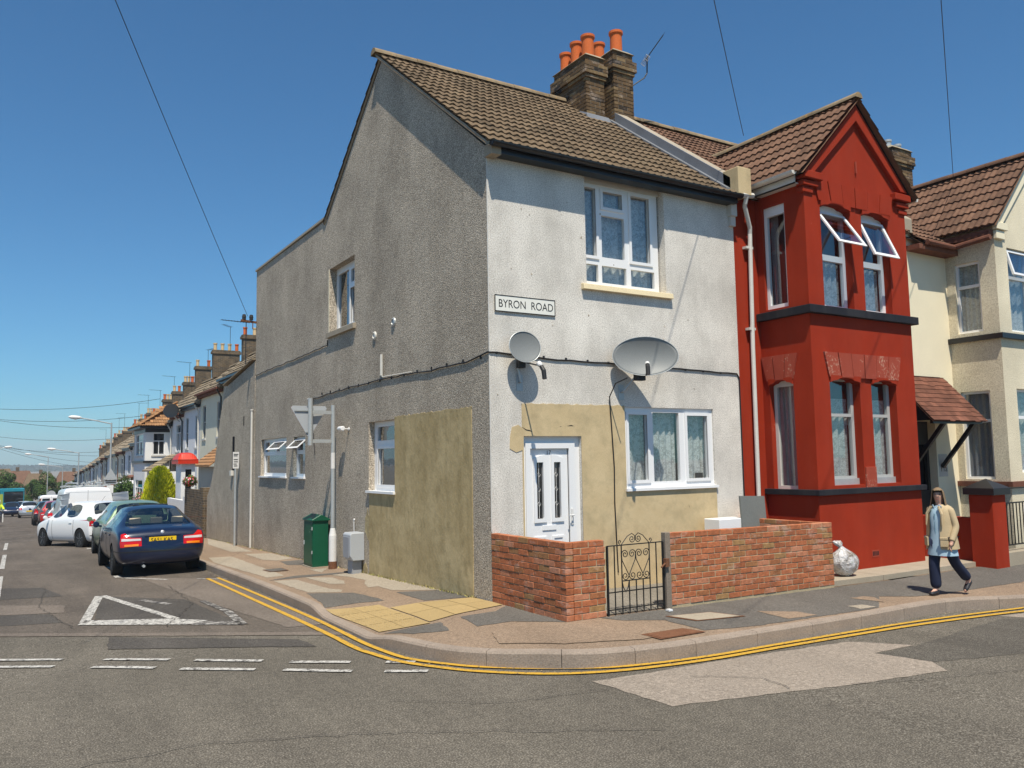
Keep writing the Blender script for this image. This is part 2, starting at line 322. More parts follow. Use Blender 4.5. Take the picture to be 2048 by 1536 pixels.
def lace(name, dens=.72, col=(.85,.87,.86)):
    m_ = bpy.data.materials.new(name); m_.use_nodes = True; nt = m_.node_tree; nt.nodes.clear()
    o = nd(nt, 'ShaderNodeOutputMaterial'); t = nd(nt, 'ShaderNodeBsdfTransparent'); d = nd(nt, 'ShaderNodeBsdfDiffuse'); tr = nd(nt, 'ShaderNodeBsdfTranslucent'); m1 = nd(nt, 'ShaderNodeMixShader'); m2 = nd(nt, 'ShaderNodeMixShader')
    d.inputs[0].default_value = tr.inputs[0].default_value = (*col, 1); m1.inputs[0].default_value = .3
    vo = nd(nt, 'ShaderNodeTexVoronoi', i_Scale=38.0); nt.links.new(pos(nt), vo.inputs['Vector'])
    k = math_(nt, 'ADD', math_(nt, 'MULTIPLY', ramp(nt, vo.outputs['Distance'], (.2, 1), (.5, 0)), .4), math_(nt, 'MULTIPLY', ramp(nt, noise(nt, 14, (1,1,1), 4, .7), (.4,0), (.6,1)), .35))
    k = math_(nt, 'ADD', k, dens-.35, True)
    nt.links.new(d.outputs[0], m1.inputs[1]); nt.links.new(tr.outputs[0], m1.inputs[2]); nt.links.new(k, m2.inputs[0]); nt.links.new(t.outputs[0], m2.inputs[1]); nt.links.new(m1.outputs[0], m2.inputs[2]); nt.links.new(m2.outputs[0], o.inputs[0]); return m_
G['lace'] = lace('lace_curtain', .96, (.92,.93,.91)); G['net'] = lace('net_curtain', .95, (.72,.74,.74))
G['drape'] = M('grey_drape', (.32,.30,.31), .9, .2, 4, .1, 40, 0)
def leafmat(name, c1, c2):
    m_, nt, b = newmat(name, .7, 0, .25); g = nt.nodes.new('ShaderNodeNewGeometry')
    c = mix(nt, g.outputs['Random Per Island'], c1, c2); c = mix(nt, 1, c, ramp(nt, noise(nt, 1.2), (.3,.7), (.7,1.3)), 'MULTIPLY'); nt.links.new(c, b.inputs['Base Color'])
    b.inputs['Subsurface Weight'].default_value = 0; return m_
G['leaf'] = leafmat('dark_leaf', (.018,.045,.010), (.065,.115,.022)); G['leaf_lime'] = leafmat('lime_conifer', (.26,.33,.010), (.72,.70,.03))
G['leaf_mid'] = leafmat('mid_leaf', (.035,.075,.012), (.10,.16,.03)); G['bark'] = M('bark', (.12,.09,.06), .95, .3, 6)
G['flower_red'] = leafmat('red_petal', (.5,.02,.03), (.75,.2,.2)); G['flower_white'] = leafmat('white_petal', (.7,.65,.65), (.8,.4,.45))
def carpaint(name, col, rough=.25, metal=.0): 
    m_, nt, b = newmat(name, rough, metal, .5); b.inputs['Base Color'].default_value = (*col, 1); b.inputs['Coat Weight'].default_value = .55; b.inputs['Coat Roughness'].default_value = .03
    bump(nt, b, noise(nt, 2.5, (1,1,1), 2, .5, True), .05, .02); return m_
G['car_blue'] = carpaint('blue_car_paint', (.004,.010,.036), .3, .1); G['car_white'] = carpaint('white_car_paint', (.80,.80,.80))
G['car_green'] = carpaint('green_car_paint', (.20,.29,.17), .35, .3); G['car_grey'] = carpaint('grey_car_paint', (.16,.17,.19), .35, .4); G['car_red'] = carpaint('red_car_paint', (.42,.015,.015))
G['car_black'] = carpaint('black_car_paint', (.015,.015,.018)); G['bus_teal'] = carpaint('teal_bus_paint', (.01,.22,.30)); G['bus_yellow'] = carpaint('yellow_bus_panel', (.35,.40,.05))
G['car_silver'] = carpaint('silver_car_paint', (.5,.52,.55), .3, .5)
m_, nt, b = newmat('dark_glass', .04, 0, .8); b.inputs['Base Color'].default_value = (.012,.014,.016,1); G['car_glass'] = m_; G['auto_glass'] = glassmat('tinted_auto_glass', .9, (.42,.46,.46), .01, .05); G['seat'] = M('beige_seat', (.42,.36,.27), .8, .1, 6, obj=True)
G['tyre'] = flat('tyre_rubber', (.018,.018,.018), .85, .2); G['rim'] = flat('alloy_wheel', (.55,.56,.58), .3, .5, .7); G['trim'] = flat('black_trim', (.02,.02,.021), .55)
m_, nt, b = newmat('red_lamp', .12, 0, .6); b.inputs['Base Color'].default_value = (.50,.006,.006,1); G['lamp_red'] = m_
m_, nt, b = newmat('amber_lamp', .12, 0, .6); b.inputs['Base Color'].default_value = (.85,.22,.01,1); G['lamp_amber'] = m_
m_, nt, b = newmat('clear_lamp', .12, 0, .6); b.inputs['Base Color'].default_value = (.55,.50,.50,1); G['lamp_clear'] = m_
G['plate_yellow'] = flat('yellow_plate', (.80,.52,.01), .4); G['plate_white'] = flat('white_plate', (.75,.75,.72), .4)
G['skin'] = M('skin', (.58,.34,.25), .6, .08, 9, .05, 60, .05, obj=True); G['hair'] = M('grey_brown_hair', (.21,.145,.085), .6, .3, 30, .2, 90, .5, obj=True, vscale=(1,1,.15))
G['coat'] = M('beige_coat', (.47,.365,.22), .85, .1, 10, .06, 70, .3, obj=True); G['shirt'] = M('pale_blue_tunic', (.36,.50,.60), .7, .1, 12, .05, 60, .2, obj=True)
G['trousers'] = M('navy_trousers', (.012,.018,.045), .8, .2, 10, .05, 60, .2, obj=True); G['shoe'] = flat('dark_shoe', (.02,.02,.025), .5)
G['hivis'] = M('hi_vis_yellow', (.62,.80,.05), .7, .1, 9, .05, 60, .1, obj=True)
m_, nt, b = newmat('clear_bag', .25, 0, .6); c = ramp(nt, noise(nt, 7, (1,1,1), 4, .7), (.35,(.25,.2,.14)), (.45,(.50,.47,.44)), (.6,(.78,.78,.80)), (.70,(.16,.25,.1))); nt.links.new(c, b.inputs['Base Color']); bump(nt, b, noise(nt, 14, (1,1,1), 4, .7), .9, .03); b.inputs['Transmission Weight'].default_value = .25; G['bag'] = m_
G['hill'] = M('wooded_hill', (.05,.075,.06), .95, .3, .01, .3, .08, 0)
G['contrail'] = None
# ---------------------------------------------------------------- ground heights
def base(y):
    if y <= 0: return 0.
    if y < 20: return -.024*y
    return -(.48+.035*(min(y, 100)-20))
def clampf(x, a, b): return max(a, min(b, x))
def sm(t): t = clampf(t, 0, 1); return t*t*(3-2*t)
def ex(x): return -.012*clampf(x, 0, 6)
def road(x, y): return base(y) - .2 + ex(x)
def dropk(x, y): return .085*sm((y+1.0)/.7)*sm((2.0-y)/.8)*clampf((-x-.7)/1.1, 0, 1)
def pav(x, y): return base(y) - .035*min(max(-x, -1.66-y, 0), 2.2) + ex(x) - dropk(x, y)
CUTS = [((x,0,0),(1,0,0)) for x in (0,6,-2.2)] + [((0,y,0),(0,1,0)) for y in (0,20,100,-1.66,-3.86)] + [((0,-1.66,0),(1,-1,0)), ((0,0.54,0),(1,-1,0))]
FINE = [((-2.4+.15*i,0,0),(1,0,0)) for i in range(16)] + [((0,-1.2+.15*i,0),(0,1,0)) for i in range(24)]
def drape(name, polys, mat_, fn, dz, fine=False, parent=None, thick=0):
    b = bmesh.new()
    for poly in polys:
        vs = [b.verts.new((x, y, 0)) for x, y in poly]; b.faces.new(vs)
    bmesh.ops.triangulate(b, faces=b.faces)
    for co, no in CUTS + (FINE if fine else []):
        bmesh.ops.bisect_plane(b, geom=list(b.verts)+list(b.edges)+list(b.faces), plane_co=co, plane_no=no, dist=1e-5)
    for v in b.verts: v.co.z = fn(v.co.x, v.co.y) + dz
    for f in b.faces:
        f.normal_update()
        if f.normal.z < 0: f.normal_flip()
    if thick:
        r = bmesh.ops.extrude_face_region(b, geom=list(b.faces)); 
        for v in [g for g in r['geom'] if isinstance(g, bmesh.types.BMVert)]: v.co.z += thick
    me = bpy.data.meshes.new(name); b.to_mesh(me); b.free(); me.materials.append(mat_)
    o = bpy.data.objects.new(name, me); COL.objects.link(o); o.parent = parent; return o
def resample(pts, step):
    out = [Vector(pts[0])]; 
    for a, b in zip(pts, pts[1:]):
        a, b = Vector(a), Vector(b); n = max(1, round((b-a).length/step))
        out += [a+(b-a)*k/n for k in range(1, n+1)]
    return out
def spline(pts, n=6):
    P_ = [Vector(p) for p in pts]; P_ = [P_[0]]+P_+[P_[-1]]; out = []
    for i in range(1, len(P_)-2):
        a, b, c, d = P_[i-1:i+3]
        for k in range(n):
            t = k/n; out.append(.5*((2*b)+(c-a)*t+(2*a-5*b+4*c-d)*t*t+(3*b-a-3*c+d)*t**3))
    return out+[P_[-2]]
def offset(pts, d):
    out = []
    for i, p in enumerate(pts):
        t = (pts[min(i+1, len(pts)-1)]-pts[max(i-1, 0)]).normalized(); out.append(p+Vector((-t.y, t.x))*d)
    return out
def ribbon_polys(pts, w, gaps=None):
    L_ = offset(pts, w/2); R_ = offset(pts, -w/2)
    return [[tuple(L_[i]), tuple(R_[i]), tuple(R_[i+1]), tuple(L_[i+1])] for i in range(len(pts)-1)]
# ---------------------------------------------------------------- ground, roads, kerb, markings
XS = [-4000,-1500,-500,-150,-60,-40,-20,-10,0,6,20,60,150,500,1500,4000]; YS = [-300,-100,-40,-20,-10,-3.86,-1.66,0,10,20,50,100,160,300,700,2000,5000]
def gz(x, y):
    z = road(x, min(y, 100)) - .06
    return z
struct(MB().grid([[(x, y, gz(x, y)) for x in XS] for y in YS]).build('ground', G['ground'], fix=False))
struct(drape('road', [[(-40,-30),(60,-30),(60,0),(60,0),(-40,0)][:3]+[(-40,0)], [(-16,0),(1.2,0),(2.6,112),(-30,112)]], G['road'], road, 0))
KP = [(-1.3,118),(-1.45,60),(-1.6,25),(-1.66,9.2),(-1.70,5.3),(-1.78,2.4),(-1.86,.5),(-1.88,-.46),(-1.82,-1.0),(-1.62,-1.75),(-1.35,-2.2),(-1.08,-2.47),(-.8,-2.70),(-.45,-2.88),(0,-2.99),(.5,-3.04),(1.5,-3.05),(3.1,-3.05),(4.8,-3.0),(5.6,-3.1),(6.3,-3.36),(7.2,-3.6),(9,-3.85),(14,-4.2),(22,-4.4)]
KS = [Vector(p) for p in KP[:3]] + spline(KP[3:], 8)
def arc(pts, step):
    out = [Vector(pts[0])]; acc = 0
    for a, b in zip(pts, pts[1:]):
        L_ = (b-a).length; t = step-acc
        while t <= L_: out.append(a.lerp(b, t/L_)); t += step
        acc = L_-(t-step)
    return out+[Vector(pts[-1])]
K2 = arc(KS, .15)
far = [p for p in K2 if p.y > 25]; K2 = [far[0]] + far[14::14] + [p for p in K2 if p.y <= 25]
inner = offset(K2, .125)
# kerb stones
kb = MB(); acc = 0; i = 0
def kseg(a, b, ga, gb):
    o0, o1, n0, n1 = K2[a], K2[b], inner[a], inner[b]
    t = (o1-o0).normalized()*.003
    o0, n0 = (o0+t, n0+t) if ga else (o0, n0); o1, n1 = (o1-t, n1-t) if gb else (o1, n1)
    out = []
    for p, s in ((o0,0),(n0,1),(n1,1),(o1,0)): out.append((p, s))
    lo = [(p.x, p.y, road(p.x, p.y)-.05) for p, s in out]; hi = [(p.x, p.y, pav(p.x, p.y)+.004) for p, s in out]
    c = (o0-n0).normalized()*.014
    hi2 = [(o0.x-c.x, o0.y-c.y, hi[0][2]), hi[1], hi[2], (o1.x-c.x, o1.y-c.y, hi[3][2])]
    ch = [(o0.x, o0.y, hi[0][2]-.022), (o1.x, o1.y, hi[3][2]-.022)]
    kb.add([lo[0], lo[1], lo[2], lo[3], hi2[0], hi2[1], hi2[2], hi2[3], ch[0], ch[1]], [(4,5,6,7),(8,4,7,9),(0,8,9,3),(2,6,5,1)]+([(1,5,4,8,0)] if ga else [])+([(3,9,7,6,2)] if gb else []))
while i < len(K2)-1:
    j = min(len(K2)-1, i+(5 if (K2[i].x < .5 and K2[i].y < 0) else 6))
    for k in range(i, j): kseg(k, k+1, k == i, k == j-1)
    i = j
struct(kb.build('kerb', G['kerb'], fix=False, merge=.0005))
struct(drape('far_pavement', [[(-13.5,4),(-9.6,4),(-9.3,112),(-13.5,112)]], G['pave'], road, .12))
fk = MB()
for i_ in range(27): ya, yb = 4+i_*4, 8+i_*4-.01; xa = -9.6+.3*(ya-4)/108; fk.hexa([(xa,ya,road(xa,ya)-.05),(xa+.13,ya,road(xa,ya)-.05),(xa+.14,yb,road(xa,yb)-.05),(xa,yb,road(xa,yb)-.05),(xa,ya,road(xa,ya)+.125),(xa+.13,ya,road(xa,ya)+.125),(xa+.14,yb,road(xa,yb)+.125),(xa,yb,road(xa,yb)+.125)])
struct(fk.build('far_kerb', G['kerb']))
pp = [tuple(p) for p in inner]
struct(drape('pavement', [pp + [(22,-1.66),(4.6,-1.66),(4.6,-1.6),(.1,-1.6),(.1,60),(1.2,60),(1.2,118)]], G['pave'], pav, 0, True))
_jr = random.Random(77)
def jag(poly, a=.012, st=.10):
    out = []
    for p, q in zip(poly, poly[1:]+poly[:1]):
        p, q = Vector(p), Vector(q); n = max(1, min(60, int((q-p).length/st)))
        for k in range(n): v = p.lerp(q, k/n)+Vector((_jr.uniform(-a,a), _jr.uniform(-a,a))); out.append((min(v.x, -.004) if fnp[0] and p.x > -.02 and q.x > -.02 and p.x < .02 else v.x, v.y))
    return out
fnp = [0]
def patch(name, polys, mk, dz=.004, fn=pav, fine=True):
    if name.endswith('_patch'): fnp[0] = fn is pav; polys = [jag(list(p)) if max(abs(c) for q in p for c in q) < 15 else p for p in polys]
    return struct(drape(name, polys, G[mk], fn, dz, fine and fn is pav))
patch('pavement_patch', [[(-.5,4.76),(-.005,4.72),(-.005,1.49),(-.5,2.14),(-.46,2.69),(-.63,2.69),(-.52,3.13),(-.34,3.51),(-.36,4.1)], [(-.93,4.9),(-.6,4.42),(-.62,3.77),(-.73,3.42),(-.91,3.67)], [(-1.46,4.93),(-1.13,4.75),(-1.09,3.17),(-.99,2.83),(-1.08,2.63),(-1.46,3.02)],
  [(-.55,10.6),(-.08,10.07),(-.07,8.31),(-.46,8.27),(-.61,8.73)], [(-1.34,10.63),(-.9,10.29),(-1.1,5.49),(-1.40,5.51),(-1.5,9.42)], [(-.06,17.05),(-.02,15.04),(-.25,10.97),(-.63,11.58),(-.53,14.66)], [(-.49,5.99),(-.19,5.81),(-.49,5.27)]], 'pave_light')
patch('pavement_patch', [[(-1.5,2.98),(-.98,2.39),(-.9,1.41),(-1.23,1.58),(-1.68,1.63)], [(-.52,1.89),(-.01,1.49),(-.01,.57),(-.58,.83)], [(-1.68,-.39),(-1.04,-.57),(-1.21,-1.11),(-1.59,-.95)], [(-.75,-.52),(-.27,-.55),(-.01,-.36),(-.01,-1.66),(-.43,-1.2),(-.87,-1.13)],
  [(-.46,8.0),(-.04,7.8),(-.3,6.84),(-.54,7.16)], [(-1.5,5.06),(-.99,5.29),(-.39,5.01),(-.06,4.86),(-.42,4.78),(-.9,4.93),(-1.15,4.98)]], 'pave_dark')
patch('pavement_patch', [[(.45,-1.67),(2.29,-1.67),(4.62,-1.67),(9.5,-1.67),(9.5,-2.4),(7.48,-2.78),(5.1,-2.66),(4.61,-2.40),(3.92,-2.88),(1.75,-2.84),(1.08,-2.72),(1.04,-2.11),(.6,-1.9)]], 'pave_dark')
patch('pavement_patch', [[(2.79,-2.55),(2.84,-2.8),(2.36,-2.79),(2.36,-2.29)], [(4.13,-2.3),(4.43,-2.32),(4.5,-2.42),(4.3,-2.7)], [(-.9,-1.5),(-.5,-1.9),(.2,-2.1),(.9,-2.6),(.2,-2.72),(-.6,-2.45),(-1.1,-2.0)]], 'pave', .008)
patch('pavement_patch', [[(3.64,-2.63),(3.88,-2.66),(3.94,-2.83),(3.63,-2.84)]], 'pave_light', .008)
# buff tactile slabs
tc = []
def quad_in(P4, nu, nv, g=.006):
    a, b, c, d = [Vector(p) for p in P4]; out = []
    for i in range(nu):
        for j in range(nv):
            f = lambda u, v: a.lerp(b, u).lerp(d.lerp(c, u), v)
            e = g; u0, u1, v0, v1 = i/nu+e, (i+1)/nu-e, j/nv+e, (j+1)/nv-e; out.append([tuple(f(u0,v0)), tuple(f(u1,v0)), tuple(f(u1,v1)), tuple(f(u0,v1))])
    return out
tc += quad_in([(-1.70,-.3),(-1.13,-.5),(-1.08,1.2),(-1.70,1.55)], 2, 4, .004) + quad_in([(-1.11,-.42),(-.02,-.30),(-.02,.50),(-1.07,.85)], 3, 2, .004)
struct(drape('tactile_paving', tc, G['tactile'], pav, .010, True))
st = MB()
for x, y in [(-1.66+.055*i, -.2+.067*j) for i in range(10) for j in range(22)]:
    z = pav(x, y)+.010; st.lathe((x, y, z-.002), [(.016, 0), (.013, .006)], 6)
struct(st.build('tactile_studs', G['tactile'], fix=False))
# road surface patches
patch('road_patch', [[(-16,110),(-16,3.1),(-5.5,3.1),(-1.9,.35),(-1.8,2.4),(-1.72,5.3),(-1.68,9.2),(-1.62,25),(-1.4,60),(-1.2,110)]], 'road_side', .003, road)
patch('road_patch', [[(-5.6,3.35),(-1.85,.28),(-1.88,.05),(-5.6,3.08)], [(-3.05,9.0),(-1.74,7.2),(-1.80,1.0),(-2.35,1.1),(-2.66,3.98),(-2.9,6.6)]], 'road_brown', .007, road)
patch('road_patch', [[(-4.3,1.95),(-2.47,.22),(-2.45,-.3),(-4.4,1.1)]], 'road_dark', .006, road)
patch('road_patch', [[(-6.2,9.6),(-4.75,8.5),(-4.5,6.8),(-6.2,7.2)], [(-4.0,6.3),(-2.9,4.8),(-2.75,2.0),(-3.4,2.6),(-4.3,3.6)], [(-5.5,5.2),(-4.8,4.6),(-4.7,3.6),(-5.5,3.9)]], 'road_dark', .006, road)
patch('road_patch', [[(-5.6,6.4),(-4.56,5.47),(-4.62,4.61),(-5.6,5.1)]], 'road_brown', .009, road)
patch('road_patch', [[(-.82,-3.2),(-.75,-4.18),(.93,-4.57),(2.19,-4.76),(2.42,-4.48),(2.27,-3.94),(2.96,-3.93),(2.53,-3.44),(.82,-3.30),(-.18,-3.28)], [(5.41,-3.52),(5.95,-3.6),(9,-4.6),(7,-4.3),(5.59,-3.76)]], 'road_pale', .004, road)
patch('road_patch', [[(2.27,-3.97),(2.96,-3.96),(5.2,-3.65),(7,-4.3),(6.2,-5.0),(4,-4.9),(2.45,-4.5)]], 'road_new', .003, road)
YO = [(-1.99,7.59),(-2.04,4.17),(-2.08,1.46),(-2.12,-.47),(-2.06,-1.06),(-1.97,-1.49),(-1.77,-1.9),(-1.5,-2.31),(-.97,-2.80),(-.31,-3.09),(.55,-3.22),(1.62,-3.24),(2.82,-3.27),(4.18,-3.33),(6.2,-3.56),(9,-4.1),(14,-4.5)]
YI = [(-1.80,7.58),(-1.83,4.41),(-1.88,1.39),(-1.95,-.21),(-1.91,-1.08),(-1.82,-1.5),(-1.62,-1.87),(-1.38,-2.19),(-.84,-2.64),(-.21,-2.98),(.7,-3.115),(1.74,-3.13),(3.01,-3.15),(4.35,-3.2),(6.35,-3.43),(9,-3.98),(14,-4.35)]
patch('yellow_line', ribbon_polys(spline(YO, 5), .072), 'yellow_line', .013, road); patch('yellow_line', ribbon_polys(spline(YI, 5), .066), 'yellow_line', .013, road)
def seg(a, b, w): a, b = Vector(a), Vector(b); return ribbon_polys([a, b], w)
gw = []
for a, b in [((-5.6,1.36),(-4.86,.80)), ((-4.48,.5),(-3.92,.02)), ((-3.7,-.17),(-3.12,-.62)), ((-2.9,-.84),(-2.39,-1.21)), ((-2.09,-1.42),(-1.85,-1.6))]: gw += seg(a, b, .085)
for a, b in [((-5.6,.95),(-4.96,.46)), ((-4.63,.16),(-4.1,-.27)), ((-3.89,-.47),(-3.28,-.94)), ((-3.05,-1.12),(-2.51,-1.57)), ((-2.25,-1.76),(-1.9,-2.0))]: gw += seg(a, b, .085)
patch('give_way_line', gw, 'white_line', .011, road)
patch('give_way_triangle', seg((-4.0,6.3),(-4.45,3.35), .13) + [[(-4.55,3.19),(-4.42,3.55),(-3.41,2.85),(-3.05,2.35),(-3.34,2.2)]] + seg((-3.95,6.3),(-3.38,2.8), .12), 'white_line', .012, road)
patch('give_way_triangle', seg((-2.72,4.4),(-2.65,3.0), .10) + seg((-2.65,3.0),(-2.75,1.7), .12) + [[(-3.3,2.45),(-2.72,2.0),(-2.75,1.65),(-3.3,2.15)]] + seg((-3.5,5.2),(-3.2,4.4),.12), 'white_line_worn', .011, road)
patch('centre_line', seg((-5.47,7.4),(-5.41,11.5), .1)+seg((-5.38,13.5),(-5.3,18.5), .1)+seg((-5.28,21),(-5.2,26), .1), 'white_line', .011, road)
bay = seg((-3.32,9.05),(-2.65,8.05), .09)+seg((-2.15,7.75),(-1.72,7.2), .06)
for x, y in [(-3.38,9.35),(-3.28,11.55),(-3.21,14.41),(-3.14,16.98),(-3.11,18.87),(-3.11,21.36),(-3.05,27.5),(-3.0,31),(-2.95,35),(-2.9,40)]: bay += seg((x,y-.18),(x,y+.3), .12)
patch('parking_bay_line', bay, 'white_line', .011, road)
zz = []
for k in range(7): zz += seg((-5.3,27+k*3.2),(-3.7,27.3+k*3.2), .12)
patch('rumble_line', zz, 'white_line_worn', .011, road)
def crack(pts, w=.009, seed=1):
    r = random.Random(seed); out = []
    for p in resample(pts, .09): out.append(p+Vector((r.uniform(-.025,.025), r.uniform(-.025,.025))))
    return [q for q in ribbon_polys(out, w)]
struct(drape('road_crack', crack([(-5.6,-2.9),(-4.1,-2.95),(-2.9,-3.5),(-1.2,-4.6)], .008, 3)+crack([(1.0,-4.6),(2.6,-5.1),(4.9,-5.2)], .007, 5)+crack([(-3.6,2.2),(-2.9,4.2),(-2.8,7.0)], .010, 6)+crack([(-4.6,2.9),(-4.9,5.5),(-4.7,8.5)], .009, 8)+crack([(-2.6,-2.7),(-1.9,-3.3),(-.9,-3.5)], .007, 9)+crack([(.0,-3.6),(.5,-4.0),(.45,-4.4)], .009, 10), G['road_dark'], road, .0155))
# front yard, raised forecourt
struct(drape('yard', [[(.1,-1.6),(4.7,-1.6),(4.7,.1),(.1,.1)]], G['yard'], lambda x, y: ex(x)+.012, 0))
fs = MB()
for a, b in [(4.66,5.9),(5.91,7.3),(7.31,8.45),(8.46,9.6)]: fs.hexa([(a,-1.60,-.3),(b,-1.60,-.3),(b,.3,-.3),(a,.3,-.3),(a,-1.60,ex(a)+.075),(b,-1.60,ex(b)+.075),(b,.3,ex(b)+.075),(a,.3,ex(a)+.075)])
struct(fs.build('forecourt', G['concrete']))
# covers
def cover(poly, frame, fill, label):
    t = thing('access_cover', label, 'access cover', (poly[0][0], poly[0][1], pav(*poly[0])), 'covers let into the pavement')
    c = sum((Vector(p) for p in poly), Vector((0, 0)))/len(poly)
    drape('frame', [poly], G[frame], lambda x, y: pav(x, y)-t.location.z, .011).parent = t
    o = drape('lid', [[tuple(c+(Vector(p)-c)*.88) for p in poly]], G[fill], lambda x, y: pav(x, y)-t.location.z, .014); o.parent = t
    for o in t.children:
        for v in o.data.vertices: v.co.x -= t.location.x; v.co.y -= t.location.y
cover([(1.16,-1.99),(1.82,-2.07),(2.02,-2.45),(1.32,-2.36)], 'rust', 'concrete', 'concrete filled access cover in a rusty frame on the pavement by the gate')
cover([(.32,-2.55),(.92,-2.55),(1.02,-2.8),(.36,-2.82)], 'rust', 'rust', 'rusty iron access cover near the curved kerb')
cover([(-1.15,6.79),(-.79,6.72),(-.81,6.19),(-1.14,6.27)], 'rust', 'pave_dark', 'dark square cover in the side street pavement by the green cabinet')
# ---------------------------------------------------------------- building helpers
def tile_roof(o, u, s, W_, L_, gauge=.295, tw=.27, waves=2, amp=.026, lip=.036, seg=6, name='roof', mk='tile_brown', parent=None, stagger=False, clip=None):
    o = Vector(o); u = Vector(u).normalized(); s = Vector(s).normalized(); n = u.cross(s).normalized(); n = -n if n.z < 0 else n
    mb = MB(); rows = int(math.ceil(L_/gauge)); cols = int(math.ceil(W_/tw)); rnd = random.Random(5)
    for r in range(rows):
        s0 = r*gauge; s1 = min(L_, s0+gauge+.05)
        for c in range(-1 if stagger and r % 2 else 0, cols):
            a0 = c*tw + (tw/2 if stagger and r % 2 else 0); a1 = min(W_, a0+tw-.002); a0 = max(0, a0)
            if a1-a0 < .02: continue
            if clip and not clip((a0+a1)/2, (s0+s1)/2): continue
            j = rnd.uniform(-.007, .007) if rnd.random() > .03 else rnd.uniform(-.035, .0); k = max(2, int(seg*waves)); A = []; B = []; C_ = []
            for i in range(k+1):
                a = a0+(a1-a0)*i/k; h = amp*(.5+.5*cos(2*pi*waves*(a-c*tw)/tw+.6)) if waves else 0
                A.append(o+u*a+s*(s0+j)+n*(lip+h)); B.append(o+u*a+s*s1+n*(.002+h)); C_.append(o+u*a+s*(s0+j)+n*(lip-.02+h*.6))
            mb.grid([C_, A, B])
    # underlay so that nothing shows through
    mb.add([o+n*-.02, o+u*W_+n*-.02, o+u*W_+s*L_+n*-.02, o+s*L_+n*-.02], [(0,1,2,3)]) if not clip else None
    return mb.build(name, G[mk], parent, fix=False)
def ridge_tiles(p, q, r=.11, name='ridge', mk='ridge', parent=None, L_=.42):
    p, q = Vector(p), Vector(q); n = max(1, round((q-p).length/L_)); d = (q-p)/n; mb = MB(); x = d.normalized().cross(V(0,0,1)).normalized()
    for i in range(n):
        a = p+d*i; b = a+d*.985; rr = r+random.uniform(-.004,.006); rows = []
        for e in (a, b): rows.append([e+x*rr*cos(t)+V(0,0,1)*(rr*sin(t)-.03) for t in [pi*k/8 for k in range(9)]])
        mb.grid(rows); mb.add(rows[0]+rows[1], [list(range(9)), list(range(9, 18))[::-1]])
    return mb.build(name, G[mk], parent, fix=False)
def bricks(F, a0, a1, b0, rows, c0, c1, parent, name='wall', mk='brick', mm='mortar', h=.0635, L_=.214, j=.0105, sheer=0, rnd=None, foot=.1):
    rnd = rnd or random.Random(3); mb = MB(); pitch = h+j
    for r in range(rows):
        a = a0 - (0 if r % 2 else (L_+j)/2)
        while a < a1-.01:
            x0, x1 = max(a, a0), min(a+L_, a1)
            if x1-x0 > .03:
                e = rnd.uniform(-.003, .004); dz = sheer*((x0+x1)/2-a0); y0 = b0+r*pitch+dz+rnd.uniform(-.0015,.0015)
                p = [F.P(x0,y0,c1+e),F.P(x1,y0,c1+e),F.P(x1,y0,c0),F.P(x0,y0,c0),F.P(x0,y0+h,c1+e),F.P(x1,y0+h,c1+e),F.P(x1,y0+h,c0),F.P(x0,y0+h,c0)]
                q = [p[i]+(sum(p, V(0,0,0))/8-p[i]).normalized()*.003 for i in range(8)]
                mb.hexa(p)
            a += L_+j
    o = mb.build(name, G[mk], parent, fix=False)
    bv = bmesh.new(); bv.from_mesh(o.data); bmesh.ops.recalc_face_normals(bv, faces=bv.faces); bmesh.ops.bevel(bv, geom=list(bv.edges), offset=.0035, segments=1, affect='EDGES'); bv.to_mesh(o.data); bv.free()
    m2 = MB(); z1 = b0+rows*pitch-j
    m2.hexa([F.P(a0+.006,b0-foot,c1-.006),F.P(a1-.006,b0-foot,c1-.006),F.P(a1-.006,b0-foot,c0+.006),F.P(a0+.006,b0-foot,c0+.006),F.P(a0+.006,z1-.006,c1-.006),F.P(a1-.006,z1-.006+sheer*(a1-a0),c1-.006),F.P(a1-.006,z1-.006+sheer*(a1-a0),c0+.006),F.P(a0+.006,z1-.006,c0+.006)])
    m2.build('mortar', G[mm], o)
    return o
def curtain(F, a0, a1, b0, b1, c, parent, mk='lace', waves=6, amp=.02, scal=0, name='curtain', ph=0):
    n = max(12, int(waves*8)); rows = []
    for i in range(7):
        t = i/6; row = []
        for k in range(n+1):
            x = k/n; bb = b0+(b1-b0)*t
            if scal and i == 0: bb += scal*abs(sin(pi*x*waves*.7+ph))
            row.append(F.P(a0+(a1-a0)*x, bb, c+amp*sin(2*pi*waves*x+ph+.6*sin(5*x+t))*(.6+.4*(1-t))))
        rows.append(row)
    return MB().grid(rows).build(name, G[mk], parent, smooth=True, fix=False)
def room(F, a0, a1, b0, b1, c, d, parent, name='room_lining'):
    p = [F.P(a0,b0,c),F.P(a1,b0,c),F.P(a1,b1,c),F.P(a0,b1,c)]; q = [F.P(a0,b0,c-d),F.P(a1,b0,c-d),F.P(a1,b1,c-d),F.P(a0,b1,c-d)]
    return MB().add(p+q, [(4,5,6,7),(0,1,5,4),(1,2,6,5),(2,3,7,6),(3,0,4,7)]).build(name, G['room'], parent, fix=False)
